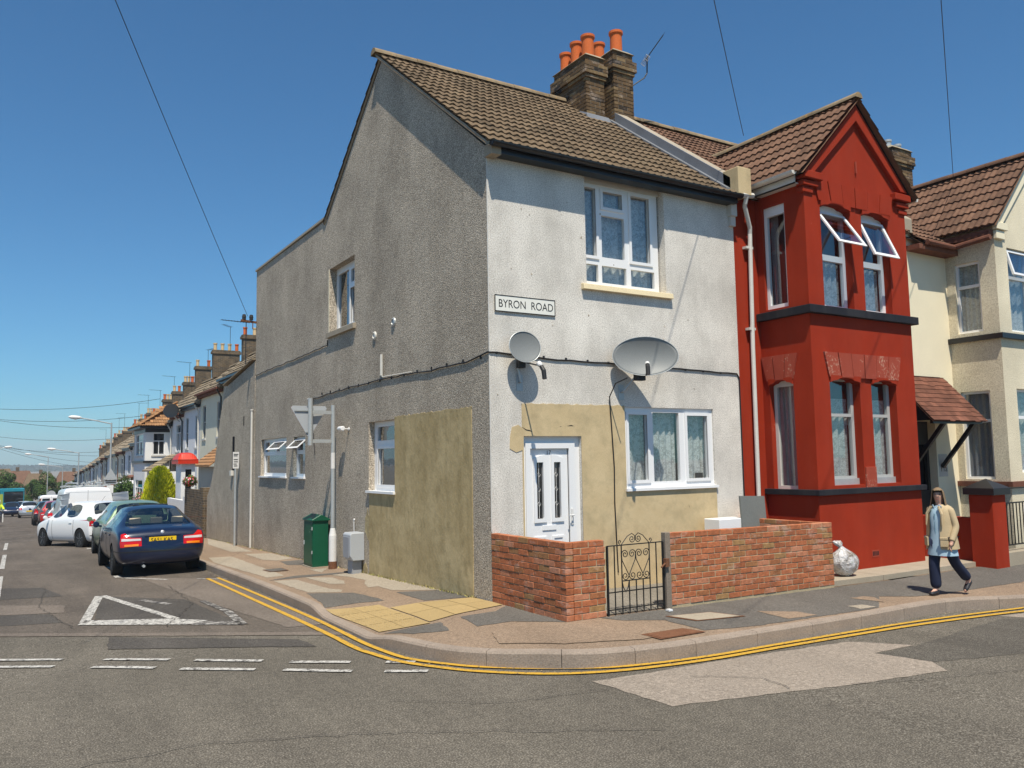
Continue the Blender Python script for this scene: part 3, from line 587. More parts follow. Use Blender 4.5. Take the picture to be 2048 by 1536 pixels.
def window(F, a0, a1, b0, b1, panes, parent, c=-.07, depth=.06, frame='upvc', glass='glass', sashes=(), curt=None, label=None, roomd=1.2, noroom=False, bead=.012):
    w = MB().slab(F, a0, a1, b0, b1, panes, c-depth, c)
    for (x0, x1, y0, y1) in sashes:      # raised casement profile
        w.slab(F, x0-.045, x1+.045, y0-.045, y1+.045, [(x0, x1, y0, y1)], c-.01, c+.018)
    wo = w.build('window', G[frame], parent)
    if label: wo['label'] = label
    for (x0, x1, y0, y1) in panes:
        MB().fbox(F, x0-.004, x1+.004, y0-.004, y1+.004, c-depth*.62, c-depth*.62+.006).build('pane', G[glass], wo)
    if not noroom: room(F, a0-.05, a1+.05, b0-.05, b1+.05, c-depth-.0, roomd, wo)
    return wo
# ---------------------------------------------------------------- corner house
FF = Fr((0,0,0), (1,0,0), (0,-1,0)); FS = Fr((0,0,0), (0,1,0), (-1,0,0))
H = thing('corner_house', 'corner end of terrace house with white front and grey pebbledashed gable side', 'house', (0,0,0))
DOOR = (.52,1.49,-.1,2.15); W1 = (2.30,4.10,1.37,2.58); WU = (1.66,3.20,4.36,6.05)
MB().slab(FF, .003, 4.73, -.4, 6.05, [DOOR, W1, WU], -.25, 0).build('front_wall', G['white_dash'], H)
SW1 = (3.10,4.24,1.33,2.53); SW3 = (7.80,8.65,1.53,2.41); SW2 = (9.15,11.31,1.53,2.43); SWU = (4.93,6.30,4.40,5.70)
side = MB().slab(FS, .003, 11.9, -.8, 5.75, [SW1, SW3, SW2, SWU], -.25, 0)
side.fprism(FS, [(.003,5.75),(.003,6.10),(3.63,8.90),(6.45,6.77),(11.9,6.80),(11.9,5.75)], -.25, 0)
side.build('gable_wall', G['grey_dash'], H)
MB().box(.25, 4.73, 11.65, 11.9, -.8, 6.75).box(.25,4.73,6.5,11.65,6.55,6.6).box(4.6,4.73,.25,11.65,-.8,6.3).box(.25,4.6,.25,.3,-.3,-.25).build('back_wall', G['grey_dash'], H)
MB().box(-.03,.28,6.55,11.93,6.80,6.845).build('coping', G['concrete'], H)
# sand plaster on the front, olive plaster on the side
MB().slab(FF, .50, 4.11, -.1, 2.59, [(.52,1.49,-.2,2.15), (2.29,4.2,1.36,2.7)], -.002, .009).build('plaster_patch', G['plaster'], H)
MB().fprism(FF, [(.30,1.98),(.40,1.93),(.50,1.96),(.50,2.26),(.44,2.30),(.34,2.27),(.31,2.15)], -.002, .007).build('plaster_patch', G['plaster'], H)
MB().slab(FS, .49, 3.10, -.2, 2.56, [], -.002, .008).slab(FS, 3.10, 4.20, -.25, 1.31, [], -.002, .008).build('side_plaster', G['plaster_side'], H)
bp_ = MB(); rr = random.Random(4)
for y, z, w, h in [(12.6,.15,.4,.5),(13.6,.25,.6,.7),(14.5,.35,.5,.8),(12.2,.6,.25,.7)]:
    bp_.fprism(FS, [(y+w*(cos(t))*rr.uniform(.6,1), base(y)+z+h*.5*sin(t)*rr.uniform(.6,1)) for t in [2*pi*k/13 for k in range(13)]], 0, .006)
bare = bp_
MB().fprism(FS, [(4.30+.18*cos(t)*rr.uniform(.5,1.1), .72+.28*sin(t)*rr.uniform(.5,1.1)) for t in [2*pi*k/15 for k in range(15)]], -.001, .004).fprism(FS, [(4.28,-.12),(4.55,-.12),(4.5,.04),(4.38,.08),(4.3,0)], -.001, .005).build('bare_patch', G['plaster_bare'], H)
rj = random.Random(31)
def ragged(F, a0, a1, b, mk, h=.016, c=.0095):
    n = int((a1-a0)/.05); MB().fprism(F, [(a0, b-.02)]+[(a0+(a1-a0)*i/n, b+rj.uniform(-.002, h)) for i in range(n+1)]+[(a1, b-.02)], -.002, c).build('ragged_edge', G[mk], H)
ragged(FF, .50, 2.29, 2.59, 'plaster'); ragged(FS, .49, 3.10, 2.56, 'plaster_side', .02, .0085)
ck = MB()
for pts in ([(.50,2.27),(.56,2.235),(.62,2.225),(.66,2.21)], [(1.25,2.29),(1.32,2.30),(1.36,2.29)], [(1.12,2.28),(1.15,2.285)], [(3.5,1.1),(3.52,1.06)]):
    ck.tube([FF.P(a, b, .009) for a, b in pts], [.002]+[.006]*(len(pts)-2)+[.002], 4)
ck.build('plaster_crack', G['dark'], H)
sp2 = MB(); 
for i in range(26):
    a, b = rj.uniform(.1, 4.5), rj.uniform(2.7, 5.6); s = rj.uniform(.006, .016); sp2.fprism(FF, [(a+s*cos(t)*rj.uniform(.6,1.2), b+s*sin(t)*rj.uniform(.6,1.6)) for t in [2*pi*k/7 for k in range(7)]], 0, .003)
sp2.build('chipped_spots', G['grey_dash'], H)
# corner strip of cleaner render
MB().box(-.004,.012,-.006,.0,.9,6.0).build('corner_bead', G['white_wood'], H)
# roof
k = .757; e0 = (-.13,-.20,6.085); sl_ = (0,1,k)
tile_roof(e0, (1,0,0), sl_, 4.76, 4.80, parent=H)
MB().add([(-.02,-.1,6.06),(4.7,-.1,6.06),(4.7,3.63,8.93),(-.02,3.63,8.93)], [(0,1,2,3)]).add([(.0,3.63,8.93),(4.7,3.63,8.93),(4.7,6.6,6.7),(.0,6.6,6.7)], [(0,1,2,3)]).build('roof_boarding', G['dark'], H)
tile_roof((4.7,6.62,6.72), (-1,0,0), (0,-1,k), 4.74, 3.74, parent=H)
ridge_tiles((-.16,3.63,9.02), (3.95,3.63,9.02), parent=H)
MB().box(-.02,4.66,-.19,0,5.965,6.075).build('soffit', G['black'], H)
gt = MB()
rows = [[(x, -.255+.06*cos(t), 6.085+.06*sin(t)) for t in [pi+pi*k2/8 for k2 in range(9)]] for x in (-.06, 4.68)]
gt.grid(rows); gt.grid([[(x, -.255+.055*cos(t), 6.085+.055*sin(t)) for t in [pi+pi*k2/8 for k2 in range(9)]] for x in (-.06, 4.68)])
for x in (-.06, 1.05, 2.1, 3.1, 4.0): gt.grid([[(xx, -.255+.066*cos(t), 6.085+.066*sin(t)) for t in [pi+pi*k2/8 for k2 in range(9)]] for xx in (x, x+.04)])
gt.add([(-.06,-.315,6.085),(-.06,-.195,6.085),(-.06,-.22,6.03),(-.06,-.29,6.03)], [(0,1,2,3)])
gt.build('gutter', G['black'], H, fix=False)
MB().box(-.03,.12,-.20,-.0,5.94,6.10).build('kneeler', G['concrete'], H)
MB().box(4.60,4.73,-.10,0,5.78,5.98).box(4.62,4.73,-.06,0,5.62,5.78).build('corbel', G['white_wood'], H)
uc = MB(); zf = lambda y: 6.085+.757*(y+.2) if y <= 3.63 else 6.085+.757*(3.83)-.757*(y-3.63)
for ya, yb in ((-.19,3.63),(3.63,6.6)): uc.hexa([(-.115,ya,zf(ya)-.045),(.0,ya,zf(ya)-.045),(.0,yb,zf(yb)-.045),(-.115,yb,zf(yb)-.045),(-.115,ya,zf(ya)+.012),(.0,ya,zf(ya)+.012),(.0,yb,zf(yb)+.012),(-.115,yb,zf(yb)+.012)]) if ya < 3 else uc.hexa([(-.03,ya,zf(ya)-.05),(.0,ya,zf(ya)-.05),(.0,yb,zf(yb)-.05),(-.03,yb,zf(yb)-.05),(-.03,ya,zf(ya)+.0),(.0,ya,zf(ya)+.0),(.0,yb,zf(yb)+.0),(-.03,yb,zf(yb)+.0)])
uc.build('verge_undercloak', G['concrete'], H)
# windows
def lock(F, a0, a1, b0, b1, c, parent): MB().fbox(F, a0, a1, b0, b1, c, c+.02).build('sill', G['upvc'], parent)
fr = .055
w = window(FF, W1[0], W1[1], W1[2], W1[3], [(2.38,2.74,1.50,2.47),(2.86,3.39,1.47,2.51),(3.55,3.98,1.50,2.47)], H, c=-.03, sashes=[(2.38,2.74,1.50,2.47),(3.55,3.98,1.50,2.47)], label='three light window beside the door')
MB().fbox(FF, 2.27, 4.13, 1.345, 1.385, -.05, .045).build('sill', G['upvc'], w)
curtain(FF, 2.34, 2.80, 1.44, 2.56, -.17, w, waves=3, scal=.0); curtain(FF, 2.84, 3.41, 1.44, 2.56, -.17, w, waves=5, ph=1); curtain(FF, 3.50, 4.05, 1.44, 2.56, -.17, w, waves=4, ph=2)
MB().fbox(FF, 3.80, 3.95, 1.46, 1.58, -.14, -.12).build('photo_frame', G['dark'], w)
pu = [(1.70,1.95,4.83,5.86),(2.06,2.50,4.83,5.47),(2.09,2.46,5.60,5.84),(2.63,3.00,4.83,5.86),(1.72,1.98,4.44,4.70),(2.05,2.52,4.44,4.70),(2.61,3.08,4.44,4.70)]
w = window(FF, 1.62, 3.17, 4.38, 5.93, pu, H, c=-.13, sashes=[pu[0], pu[2], pu[3]], label='large upstairs window with seven lights')
MB().fbox(FF, 1.60, 3.2, 5.93, 6.06, -.2, -.11).build('head_board', G['white_wood'], w)
MB().prism([FF.P(1.56,4.27,-.2),FF.P(1.56,4.27,.07),FF.P(1.56,4.35,.06),FF.P(1.56,4.385,-.2)], (1.73,0,0)).build('sill', G['sill_cream'], w, bevel=.004)
for a, b, wv, ph in ((1.64,2.03,3,0),(2.03,2.57,4,1.5),(2.57,3.12,4,.4)): curtain(FF, a, b, 4.42, 5.90, -.26, w, waves=wv, ph=ph)
w = window(FS, *SW1, [(3.14,4.10,2.20,2.44),(3.16,4.06,1.44,2.06)], H, c=-.11, sashes=[(3.16,4.06,1.44,2.06)], glass='glass_sky', label='ground floor side window beside the olive plaster')
MB().fbox(FS, 3.08, 4.28, 1.30, 1.34, -.12, .05).build('sill', G['upvc'], w)
def hung(F, a0, a1, b0, b1, c, ang, parent, w_=.05, frame='upvc'):  # top hung sash swung outwards
    cs, sn = cos(ang), sin(ang)
    def P3(a, b, d): t = b1-b; return F.P(a, b1 - t*cs + d*sn*.0, c + t*sn + d*cs) 
    mb = MB()
    def bx(x0, x1, y0, y1, d0, d1): mb.hexa([P3(x0,y0,d1),P3(x1,y0,d1),P3(x1,y0,d0),P3(x0,y0,d0),P3(x0,y1,d1),P3(x1,y1,d1),P3(x1,y1,d0),P3(x0,y1,d0)])
    bx(a0,a1,b0,b0+w_,0,.045); bx(a0,a1,b1-w_,b1,0,.045); bx(a0,a0+w_,b0+w_,b1-w_,0,.045); bx(a1-w_,a1,b0+w_,b1-w_,0,.045)
    o = mb.build('open_sash', G[frame], parent, bevel=.003)
    g = MB(); mb = g; bx(a0+w_-.005,a1-w_+.005,b0+w_-.005,b1-w_+.005,.018,.024); g.build('pane', G['glass_sky'], o)
    return o
w = window(FS, *SW3, [(7.87,8.58,2.12,2.34),(7.87,8.58,1.60,2.03)], H, c=-.08, label='narrow kitchen window with open top light', glass='glass_sky')
MB().fbox(FS, 7.77, 8.68, 1.50, 1.535, -.1, .045).build('sill', G['upvc'], w); hung(FS, 7.84, 8.62, 2.06, 2.36, -.07, radians(48), w)
w = window(FS, *SW2, [(10.3,11.22,2.12,2.35),(9.25,10.18,2.12,2.34),(9.25,11.22,1.61,2.03)], H, c=-.08, label='wide kitchen window with open top light', glass='glass_sky')
MB().fbox(FS, 9.10, 11.36, 1.50, 1.535, -.1, .045).build('sill', G['upvc'], w); hung(FS, 9.22, 10.22, 2.06, 2.36, -.07, radians(48), w)
w = window(FS, *SWU, [(5.62,6.20,4.50,5.58),(5.02,5.50,4.50,5.18),(5.02,5.50,5.30,5.55)], H, c=-.15, sashes=[(5.02,5.50,4.50,5.18)], glass='glass_sky', label='upstairs side window above the junction')
MB().fbox(FS, 4.86, 6.36, 4.30, 4.40, -.2, .06).build('sill', G['concrete'], w, bevel=.004)
MB().fbox(FS, 6.303, 6.36, 4.4, 5.7, -.002, .006).build('reveal_strip', G['cream_dash'], w)
# front door
d = MB().slab(FF, DOOR[0], DOOR[1], -.05, 2.15, [(.65,1.30,-.2,1.98)], -.14, -.06).slab(FF, .575, 1.40, -.05, 2.06, [(.65,1.30,-.2,1.98)], -.12, -.035).build('door_frame', G['upvc'], H)
dl = MB().slab(FF, .652, 1.298, -.0, 1.978, [(.765,.875,1.02,1.80),(1.055,1.165,1.02,1.80)], -.115, -.075)
for x0, x1 in ((.72,.92),(1.01,1.21)): 
    dl.slab(FF, x0, x1, .97, 1.83, [(x0+.045,x1-.045,1.02,1.79)], -.08, -.055); dl.slab(FF, x0, x1, .20, .78, [(x0+.03,x1-.03,.23,.75)], -.08, -.062)
    s_ = 1 if x0 < .9 else -1; a_, b_ = (x0, x1)
    dl.fprism(FF, [(x0,1.83),(x1,1.83),(x1,1.83+(.06 if s_ > 0 else .015)),((x0+x1)/2,1.83+.055),(x0,1.83+(.015 if s_ > 0 else .06))], -.08, -.055)
door = dl.build('door', G['upvc'], H)
MB().fbox(FF, .765, .875, 1.02, 1.80, -.10, -.095).fbox(FF, 1.055, 1.165, 1.02, 1.80, -.10, -.095).build('glazing', G['car_glass'], door)
ld = MB()
for cx in (.82, 1.11):
    ld.fbox(FF, cx-.003, cx+.003, 1.03, 1.79, -.095, -.092)
    for cz in (1.22,1.42,1.62): ld.tube([FF.P(cx, cz-.035, -.093), FF.P(cx+.028, cz, -.093), FF.P(cx, cz+.035, -.093), FF.P(cx-.028, cz, -.093)], .003, 4, closed=True)
ld.build('leading', G['white_metal'], door)
MB().fbox(FF, .85,1.08,.86,.93,-.077,-.062).build('letter_box', G['upvc'], door, bevel=.003)
MB().fbox(FF, 1.31,1.345,.92,1.14,-.04,-.022).tube([FF.P(1.328,1.05,-.02), FF.P(1.328,1.05,.02), FF.P(1.24,1.05,.025)], .009).build('door_handle', G['white_metal'], door)
text(FF, '17', .935, 1.895, -.0745, .085, 'house_number', G['ink'], door, .001)
# chimney straddling the party wall
def chimney(x0, x1, y0, y1, z0, z1, pots, parent, mk='stock_brick', potmk='terracotta', ph=.46, pr=.125, corbel=.04):
    pitch = .074; rows = int((z1-z0)/pitch); FL = Fr((x0,y0,0),(1,0,0),(0,-1,0)); FW = Fr((x0,y0,0),(0,1,0),(-1,0,0)); FR = Fr((x1,y0,0),(0,1,0),(1,0,0)); FB = Fr((x0,y1,0),(1,0,0),(0,1,0))
    c = bricks(FL, 0, x1-x0, z0, rows, -.1, 0, parent, 'chimney', mk, 'mortar_dark', rnd=random.Random(int(x0*50)))
    for F_, Ln in ((FW, y1-y0), (FR, y1-y0), (FB, x1-x0)):
        q = bricks(F_, .0, Ln, z0, rows, -.1, 0, c, 'brickwork', mk, 'mortar_dark', rnd=random.Random(int(x0*70+Ln*9)))
        for ch in list(q.children):
            ch.parent = c
    top = z0+rows*pitch
    for lvl, pr_, n_ in ((top-.075*6, .03, 1), (top-.075*5, .06, 3)):
        for F_, Ln, e_ in ((FL, x1-x0, pr_), (FW, y1-y0, -.003), (FR, y1-y0, -.003), (FB, x1-x0, pr_)):
            q = bricks(F_, -e_, Ln+e_, lvl+.001, n_, -.02, pr_, c, 'corbelling', mk, 'mortar_dark', rnd=random.Random(int(lvl*99)), foot=-.002)
            for ch in list(q.children): ch.parent = c
    MB().hexa([(x0-.03,y0-.03,top),(x1+.03,y0-.03,top),(x1+.03,y1+.03,top),(x0-.03,y1+.03,top),(x0+.06,y0+.06,top+.08),(x1-.06,y0+.06,top+.08),(x1-.06,y1-.06,top+.08),(x0+.06,y1-.06,top+.08)]).build('flaunching', G['flaunch'], c)
    for (px_, py_, r_, h_) in pots:
        MB().lathe((px_, py_, top+.02), [(r_*1.06,0),(r_,.05),(r_*.96,h_-.12),(r_*1.0,h_-.07),(r_*1.16,h_-.05),(r_*1.16,h_),(r_*.9,h_),(r_*.85,h_-.3)], 20).build('pot', G[potmk], c, smooth=False)
    return c
chimney(3.97, 4.42, 2.90, 3.98, 8.3, 9.72, [(4.19,3.10,.125,.50),(4.17,3.45,.12,.50),(4.15,3.80,.115,.42)], H)
chimney(4.60, 5.10, 2.82, 3.98, 8.3, 9.93, [(4.85,3.02,.125,.50),(4.82,3.55,.12,.48)], H)
# lead flashing and parapet coping on the party wall
MB().hexa([(3.88,2.72,8.28),(4.5,2.72,8.28),(4.5,4.0,9.1),(3.88,4.0,9.1),(3.92,2.84,8.50),(4.46,2.84,8.50),(4.46,4.0,9.1),(3.92,4.0,9.1)]).build('flashing', G['lead'], H)
def sloped(x0, x1, y0, y1, dz0, dz1): 
    f = lambda y: 6.085+.757*(y+.2)
    return [(x0,y0,f(y0)+dz0),(x1,y0,f(y0)+dz0),(x1,y1,f(y1)+dz0),(x0,y1,f(y1)+dz0),(x0,y0,f(y0)+dz1),(x1,y0,f(y0)+dz1),(x1,y1,f(y1)+dz1),(x0,y1,f(y1)+dz1)]
MB().hexa(sloped(4.50,4.66,-.1,2.9,-.05,.08)).hexa(sloped(4.60,4.64,-.1,2.9,0,.26)).build('lead_soaker', G['lead'], H)
MB().hexa(sloped(4.63,4.88,-.12,2.8,.0,.26)).build('party_coping', G['concrete'], H, bevel=.008)
MB().box(4.60,4.90,-.28,.06,6.10,6.56).build('parapet_block', G['plaster'], H, bevel=.01)
# ---------------------------------------------------------------- rear outbuilding wall
OB = thing('outbuilding', 'grey rendered lean-to behind the corner house with a curved end wall and vent pipe', 'outbuilding', (0,12,0))
FO = Fr((-.012,0,0), (0,1,0), (-1,0,0))
crv = [(15.28,3.85),(15.6,3.5),(15.85,3.1),(16.05,2.71),(16.25,2.3),(16.45,1.9),(16.76,1.42),(17.05,1.12),(17.43,.86),(17.45,-.9)]
o_ = MB(); 
o_.fprism(FO, [(11.9,-.8),(11.9,4.46)]+crv[:0]+[(15.05,4.06)]+crv, -.22, 0); o_.build('wall', G['grey_dash'], OB)
MB().box(.21,3.2,11.95,15.0,3.4,3.5).box(3.1,3.2,11.95,15,-.8,3.4).box(.21,3.2,14.9,15,-.8,3.4).build('inner_wall', G['grey_dash'], OB)
bare.build('bare_patch', G['plaster_bare'], OB)
rb = MB()
for i in range(5): rb.hexa([(-.09+.13*i,11.92,4.50+.085*i),(.09+.13*i,11.92,4.50+.085*i),(.09+.13*i,15.2,4.10+.085*i),(-.09+.13*i,15.2,4.10+.085*i),(-.09+.13*i,11.92,4.535+.085*i),(.09+.13*i,11.92,4.56+.085*i),(.09+.13*i,15.2,4.16+.085*i),(-.09+.13*i,15.2,4.135+.085*i)])
rb.build('roof', G['tile_grey'], OB)
MB().fbox(FO, 13.98, 14.22, 1.66, 2.60, -.002, .004).build('blocked_slit', G['dark'], OB)
MB().fbox(FO, 12.95,13.03,2.85,3.1,0,.004).build('crack', G['dark'], OB)
MB().tube([(-.045,12.05,-.28),(-.045,12.05,3.2)], .028, 8).lathe((-.045,12.05,3.2), [(.04,0),(.04,.03)], 10).build('vent_pipe', G['pipe_white'], OB)
for z in (.3,1.2,2.2,3.0): pass

# ---------------------------------------------------------------- red house
R = thing('red_house', 'red painted house with a two storey gabled bay', 'house', (4.73,0,0))
RZ = ex(6)+.06
RUW = [(5.66,6.42,4.20,5.93),(6.72,7.46,4.20,5.93)]; RLW = [(5.68,6.44,1.34,3.06),(6.74,7.42,1.34,3.06)]
FB_ = Fr((0,-1,0), (1,0,0), (0,-1,0)); FL_ = Fr((5.28,0,0), (0,-1,0), (-1,0,0)); FRr = Fr((7.97,0,0),(0,1,0),(1,0,0))
MB().slab(FF, 4.735, 5.28, -.4, 6.2, [], -.25, -.004).slab(FF, 7.97, 9.52, -.4, 6.2, [(8.15,9.25,-.5,2.35)], -.25, -.004).build('party_wall_strip', G['red_paint'], R)
bw = MB().slab(FB_, 5.285, 7.965, -.4, 6.24, RUW+RLW, -.25, 0)
bw.fprism(FB_, [(5.285,6.24),(5.285,6.30),(6.63,7.70),(7.965,6.36),(7.965,6.24)], -.25, 0)
SLW = [(.14,.62,1.27,3.05),(.14,.60,4.24,5.97)]
bw.slab(FL_, -.25, .999, -.4, 6.24, SLW, -.2, 0); bw.slab(FRr, -.75, .1, -.4, 6.24, [], -.2, 0)
bw.build('bay_wall', G['red_paint'], R)
def ledge(z0, z1, pr, nm, mk='black_paint'):
    MB().box(5.28-pr, 7.97+pr, -1-pr, -.985, z0, z1).box(5.28-pr,5.295,-.985,0,z0,z1).box(7.955,7.97+pr,-.985,0,z0,z1).build(nm, G[mk], R, bevel=.006)
ledge(4.06, 4.19, .09, 'string_course'); ledge(1.20, 1.29, .07, 'string_course')
def arch_lintel(F, holes, ztop, zsp, a0, a1, parent, mk='red_paint', vo=6, vm='red_worn'):
    # voussoir block above a pair of openings with scalloped undersides
    for (x0, x1, y0, y1) in holes:
        w = x1-x0; pts = [(x0, y1+.02)]
        n = 14; low = []
        for k in range(n+1):
            t = k/n; e = .075*(abs(2*t-1)**2.2) + .028*max(0, 1-abs(abs(2*t-1)-.62)/.13)
            low.append((x0+w*t, y1-.005-e))
        MB().fprism(F, [(x0, y1+.03)] + low + [(x1, y1+.03)], -.24, .032).build('arch_head', G[mk], parent)
    n = vo; tp = .0
    for i in range(n):
        t0, t1 = i/n, (i+1)/n; g = .008; sp = .10
        MB().fprism(F, [(a0+sp+(a1-a0-2*sp)*t0+g, zsp), (a0+sp+(a1-a0-2*sp)*t1-g, zsp), (a0+(a1-a0)*t1-g, ztop), (a0+(a1-a0)*t0+g, ztop)], -.01, .030+.006*(i % 2)).build('voussoir', G[vm], parent)
arch_lintel(FB_, RLW, 3.46, 3.065, 5.55, 7.56, R); arch_lintel(FB_, RUW, 6.28, 5.935, 5.50, 7.60, R, vm='red_paint')
arch_lintel(FL_, [SLW[0]], 3.46, 3.055, .0, .74, R, vo=3)
def pad(cx0, cx1, z0, z1): MB().fbox(FB_, cx0, cx1, z0, z1, 0, .03).build('pier_base', G['red_worn'], R, bevel=.004)
pad(6.455,6.725,1.29,1.62)
# gable mouldings and corbels
gm = MB()
gm.fprism(FB_, [(5.20,6.36),(5.48,6.36),(6.63,7.45),(7.78,6.40),(8.06,6.40),(6.63,7.80)], 0, .075)
gm.build('gable_moulding', G['red_paint'], R, bevel=.006)
for s, x in ((1,5.28),(-1,7.97)):
    cb = MB()
    for k, (z0, z1, w, p_) in enumerate(((6.02,6.10,.20,.03),(6.13,6.21,.30,.06),(6.24,6.36,.38,.10))):
        xa, xb = (x-.04-k*.012, x+w) if s > 0 else (x-w, x+.04+k*.012)
        cb.box(xa, xb, -1-p_, -.9, z0, z1)
    cb.build('corbel', G['red_paint'], R, bevel=.008)
MB().fbox(FB_, 6.615, 6.645, 6.55, 6.75, 0, .03).build('date_mark', G['red_worn'], R)
# windows of the red bay
for i, (x0, x1, y0, y1) in enumerate(RUW):
    w = window(FB_, x0, x1, y0, y1, [(x0+.07,x1-.07,y0+.06,y0+.80),(x0+.07,x1-.07,y0+.90,y1-.20)], R, c=-.13, label='upper bay window with a tilted sash, '+('nearer the corner house' if i == 0 else 'farther from the corner house'))
    hung(FB_, x0+.03, x1-.03, y0+.87, y1-.13, -.12, radians(34 if i == 0 else 24), w, .055)
    curtain(FB_, x0+.04, x1-.04, y0, y0+.80, -.25, w, 'net', 5, .025, ph=i)
for i, (x0, x1, y0, y1) in enumerate(RLW):
    w = window(FB_, x0, x1, y0, y1, [(x0+.05,x1-.07,y0+.14,y0+1.10),(x0+.05,x1-.07,y0+1.15,y1-.04)], R, c=-.14, frame='grey_frame')
    MB().fbox(FB_, x0, x1, y0, y0+.10, -.2, -.10).build('sill', G['galv'], w); curtain(FB_, x0+.03, x1-.03, y0+.1, y1-.32, -.25, w, 'net', 4, .03, scal=0, ph=i); curtain(FB_, x0+.03, x1-.03, y1-.75, y1-.55, -.235, w, 'net', 5, .02, ph=2+i)
for i, h_ in enumerate(SLW):
    w = window(FL_, *h_, [(h_[0]+.06,h_[1]-.05,h_[2]+.07,h_[3]-(.16 if i else .10))], R, c=(-.05 if i else -.10), frame='upvc' if i else 'white_wood', glass='glass')
    curtain(FL_, h_[0]+.02, h_[1]-(.3 if i else .02), h_[2], h_[3]-.05, -.2, w, 'drape', 4, .03)
# roofs: gabled bay and main slope
gx = 6.63; gzt = 7.80; sy = -1.14
Lg = sqrt(1.50**2+1.50**2)
tile_roof((5.10,2.2,6.29), (0,-1,0), (1.53,0,1.53), 3.34, 2.16, mk='tile_red', parent=R)
tile_roof((8.16,-1.14,6.29), (0,1,0), (-1.53,0,1.53), 3.34, 2.16, mk='tile_red', parent=R)
ridge_tiles((6.63,-1.16,7.86), (6.63,2.4,7.86), .10, 'ridge', 'ridge', R)
MB().add([(5.16,-1.1,6.27),(6.63,-1.1,7.74),(6.63,2.2,7.74),(5.16,2.2,6.27),(8.10,-1.1,6.27),(8.10,2.2,6.27)], [(0,1,2,3),(1,4,5,2)]).build('bay_roof_boarding', G['dark'], R)
tile_roof((4.88,-.12,6.12), (1,0,0), (0,1,.76), 4.62, 4.70, mk='tile_red', parent=R)
MB().add([(4.75,3.63,8.93),(9.5,3.63,8.93),(9.5,7.0,6.4),(4.75,7.0,6.4)], [(0,1,2,3)]).add([(4.75,0,6.1),(9.5,0,6.1),(9.5,3.63,8.93),(4.75,3.63,8.93)], [(0,1,2,3)]).build('roof_boarding', G['dark'], R)
ridge_tiles((5.1,3.63,9.02), (9.5,3.63,9.02), .11, 'ridge', 'ridge', R)
MB().box(4.74,9.5,6.9,7.0,-.5,6.4).build('back_wall', G['stock_brick'], R)
f = lambda y: 6.12+.76*(y+.12)
MB().hexa([(9.40,-.1,f(-.1)),(9.66,-.1,f(-.1)),(9.66,3.7,f(3.7)),(9.40,3.7,f(3.7)),(9.40,-.1,f(-.1)+.3),(9.66,-.1,f(-.1)+.3),(9.66,3.7,f(3.7)+.3),(9.40,3.7,f(3.7)+.3)]).build('party_coping', G['concrete'], R, bevel=.02)
# white gutter, fascia, downpipe
g_ = MB(); X0 = 5.05
g_.grid([[(X0+.062*cos(t), y, 6.33+.062*sin(t)) for t in [pi+pi*k2/8 for k2 in range(9)]] for y in (-.02,-1.02)]).grid([[(X0+.056*cos(t), y, 6.33+.056*sin(t)) for t in [pi+pi*k2/8 for k2 in range(9)]] for y in (-.02,-1.02)])
g_.add([(X0-.062,-1.02,6.33),(X0+.062,-1.02,6.33),(X0+.045,-1.02,6.285),(X0,-1.02,6.268),(X0-.045,-1.02,6.285)], [(0,1,2,3,4)])
g_.build('gutter', G['pipe_white'], R, fix=False)
MB().box(5.13,5.16,-.95,-.02,6.16,6.32).box(5.13,5.285,-.95,-.02,6.16,6.175).build('fascia', G['white_wood'], R)
MB().tube([(4.82,-.24,6.10),(4.82,-.2,5.98),(4.84,-.17,5.94),(5.02,-.10,5.62),(5.035,-.08,5.52),(5.0,-.07,3.6),(4.98,-.07,.3)], .036, 10).tube([(4.70,-.24,6.10),(4.98,-.22,6.13)], .05, 8).box(4.93,5.09,-.09,-.002,5.27,5.31).box(4.92,5.07,-.09,-.002,3.9,3.94).build('downpipe', G['pipe_white'], R)
MB().tube([(8.2,-1.1,6.33),(8.2,0,6.33)], .06, 8).build('gutter', G['pipe_white'], R)
MB().slab(FF, 8.15, 9.25, -.1, 2.35, [], -.5, -.4).build('front_door', G['black'], R)
MB().fbox(FB_, 6.52,6.70,.17,.28,-.002,.006).build('air_brick', G['red_worn'], R)
ab = MB()
for i in range(5): ab.fbox(FB_, 6.535+i*.033,6.555+i*.033,.19,.26,.004,.008)
ab.build('air_brick_holes', G['dark'], R)
# ---------------------------------------------------------------- cream house with canopy
K = thing('cream_house', 'cream painted house with a gabled bay and brown tiled door canopy', 'house', (9.5,0,0))
CB = Fr((0,-1,0), (1,0,0), (0,-1,0)); CL = Fr((10.88,0,0), (0,-1,0), (-1,0,0))
MB().slab(FF, 9.52, 10.88, -.4, 6.2, [(9.55,10.16,-.5,2.45)], -.25, 0).build('front_wall', G['cream_paint'], K)
CW = [(11.32,13.0,4.18,5.86),(11.32,13.0,1.42,3.05)]; CS = [(.18,.68,4.20,5.62),(.14,.72,1.30,3.03)]
c_ = MB().slab(CB, 10.885, 13.55, -.4, 6.24, CW, -.25, 0).fprism(CB, [(10.885,6.24),(10.885,6.3),(12.22,7.75),(13.55,6.3),(13.55,6.24)], -.25, 0)
c_.slab(CL, -.25, .999, -.4, 6.24, CS, -.2, 0); c_.slab(Fr((13.55,0,0),(0,1,0),(1,0,0)), -.75, .1, -.4, 6.24, [], -.2, 0); c_.build('bay_wall', G['cream_dash'], K)
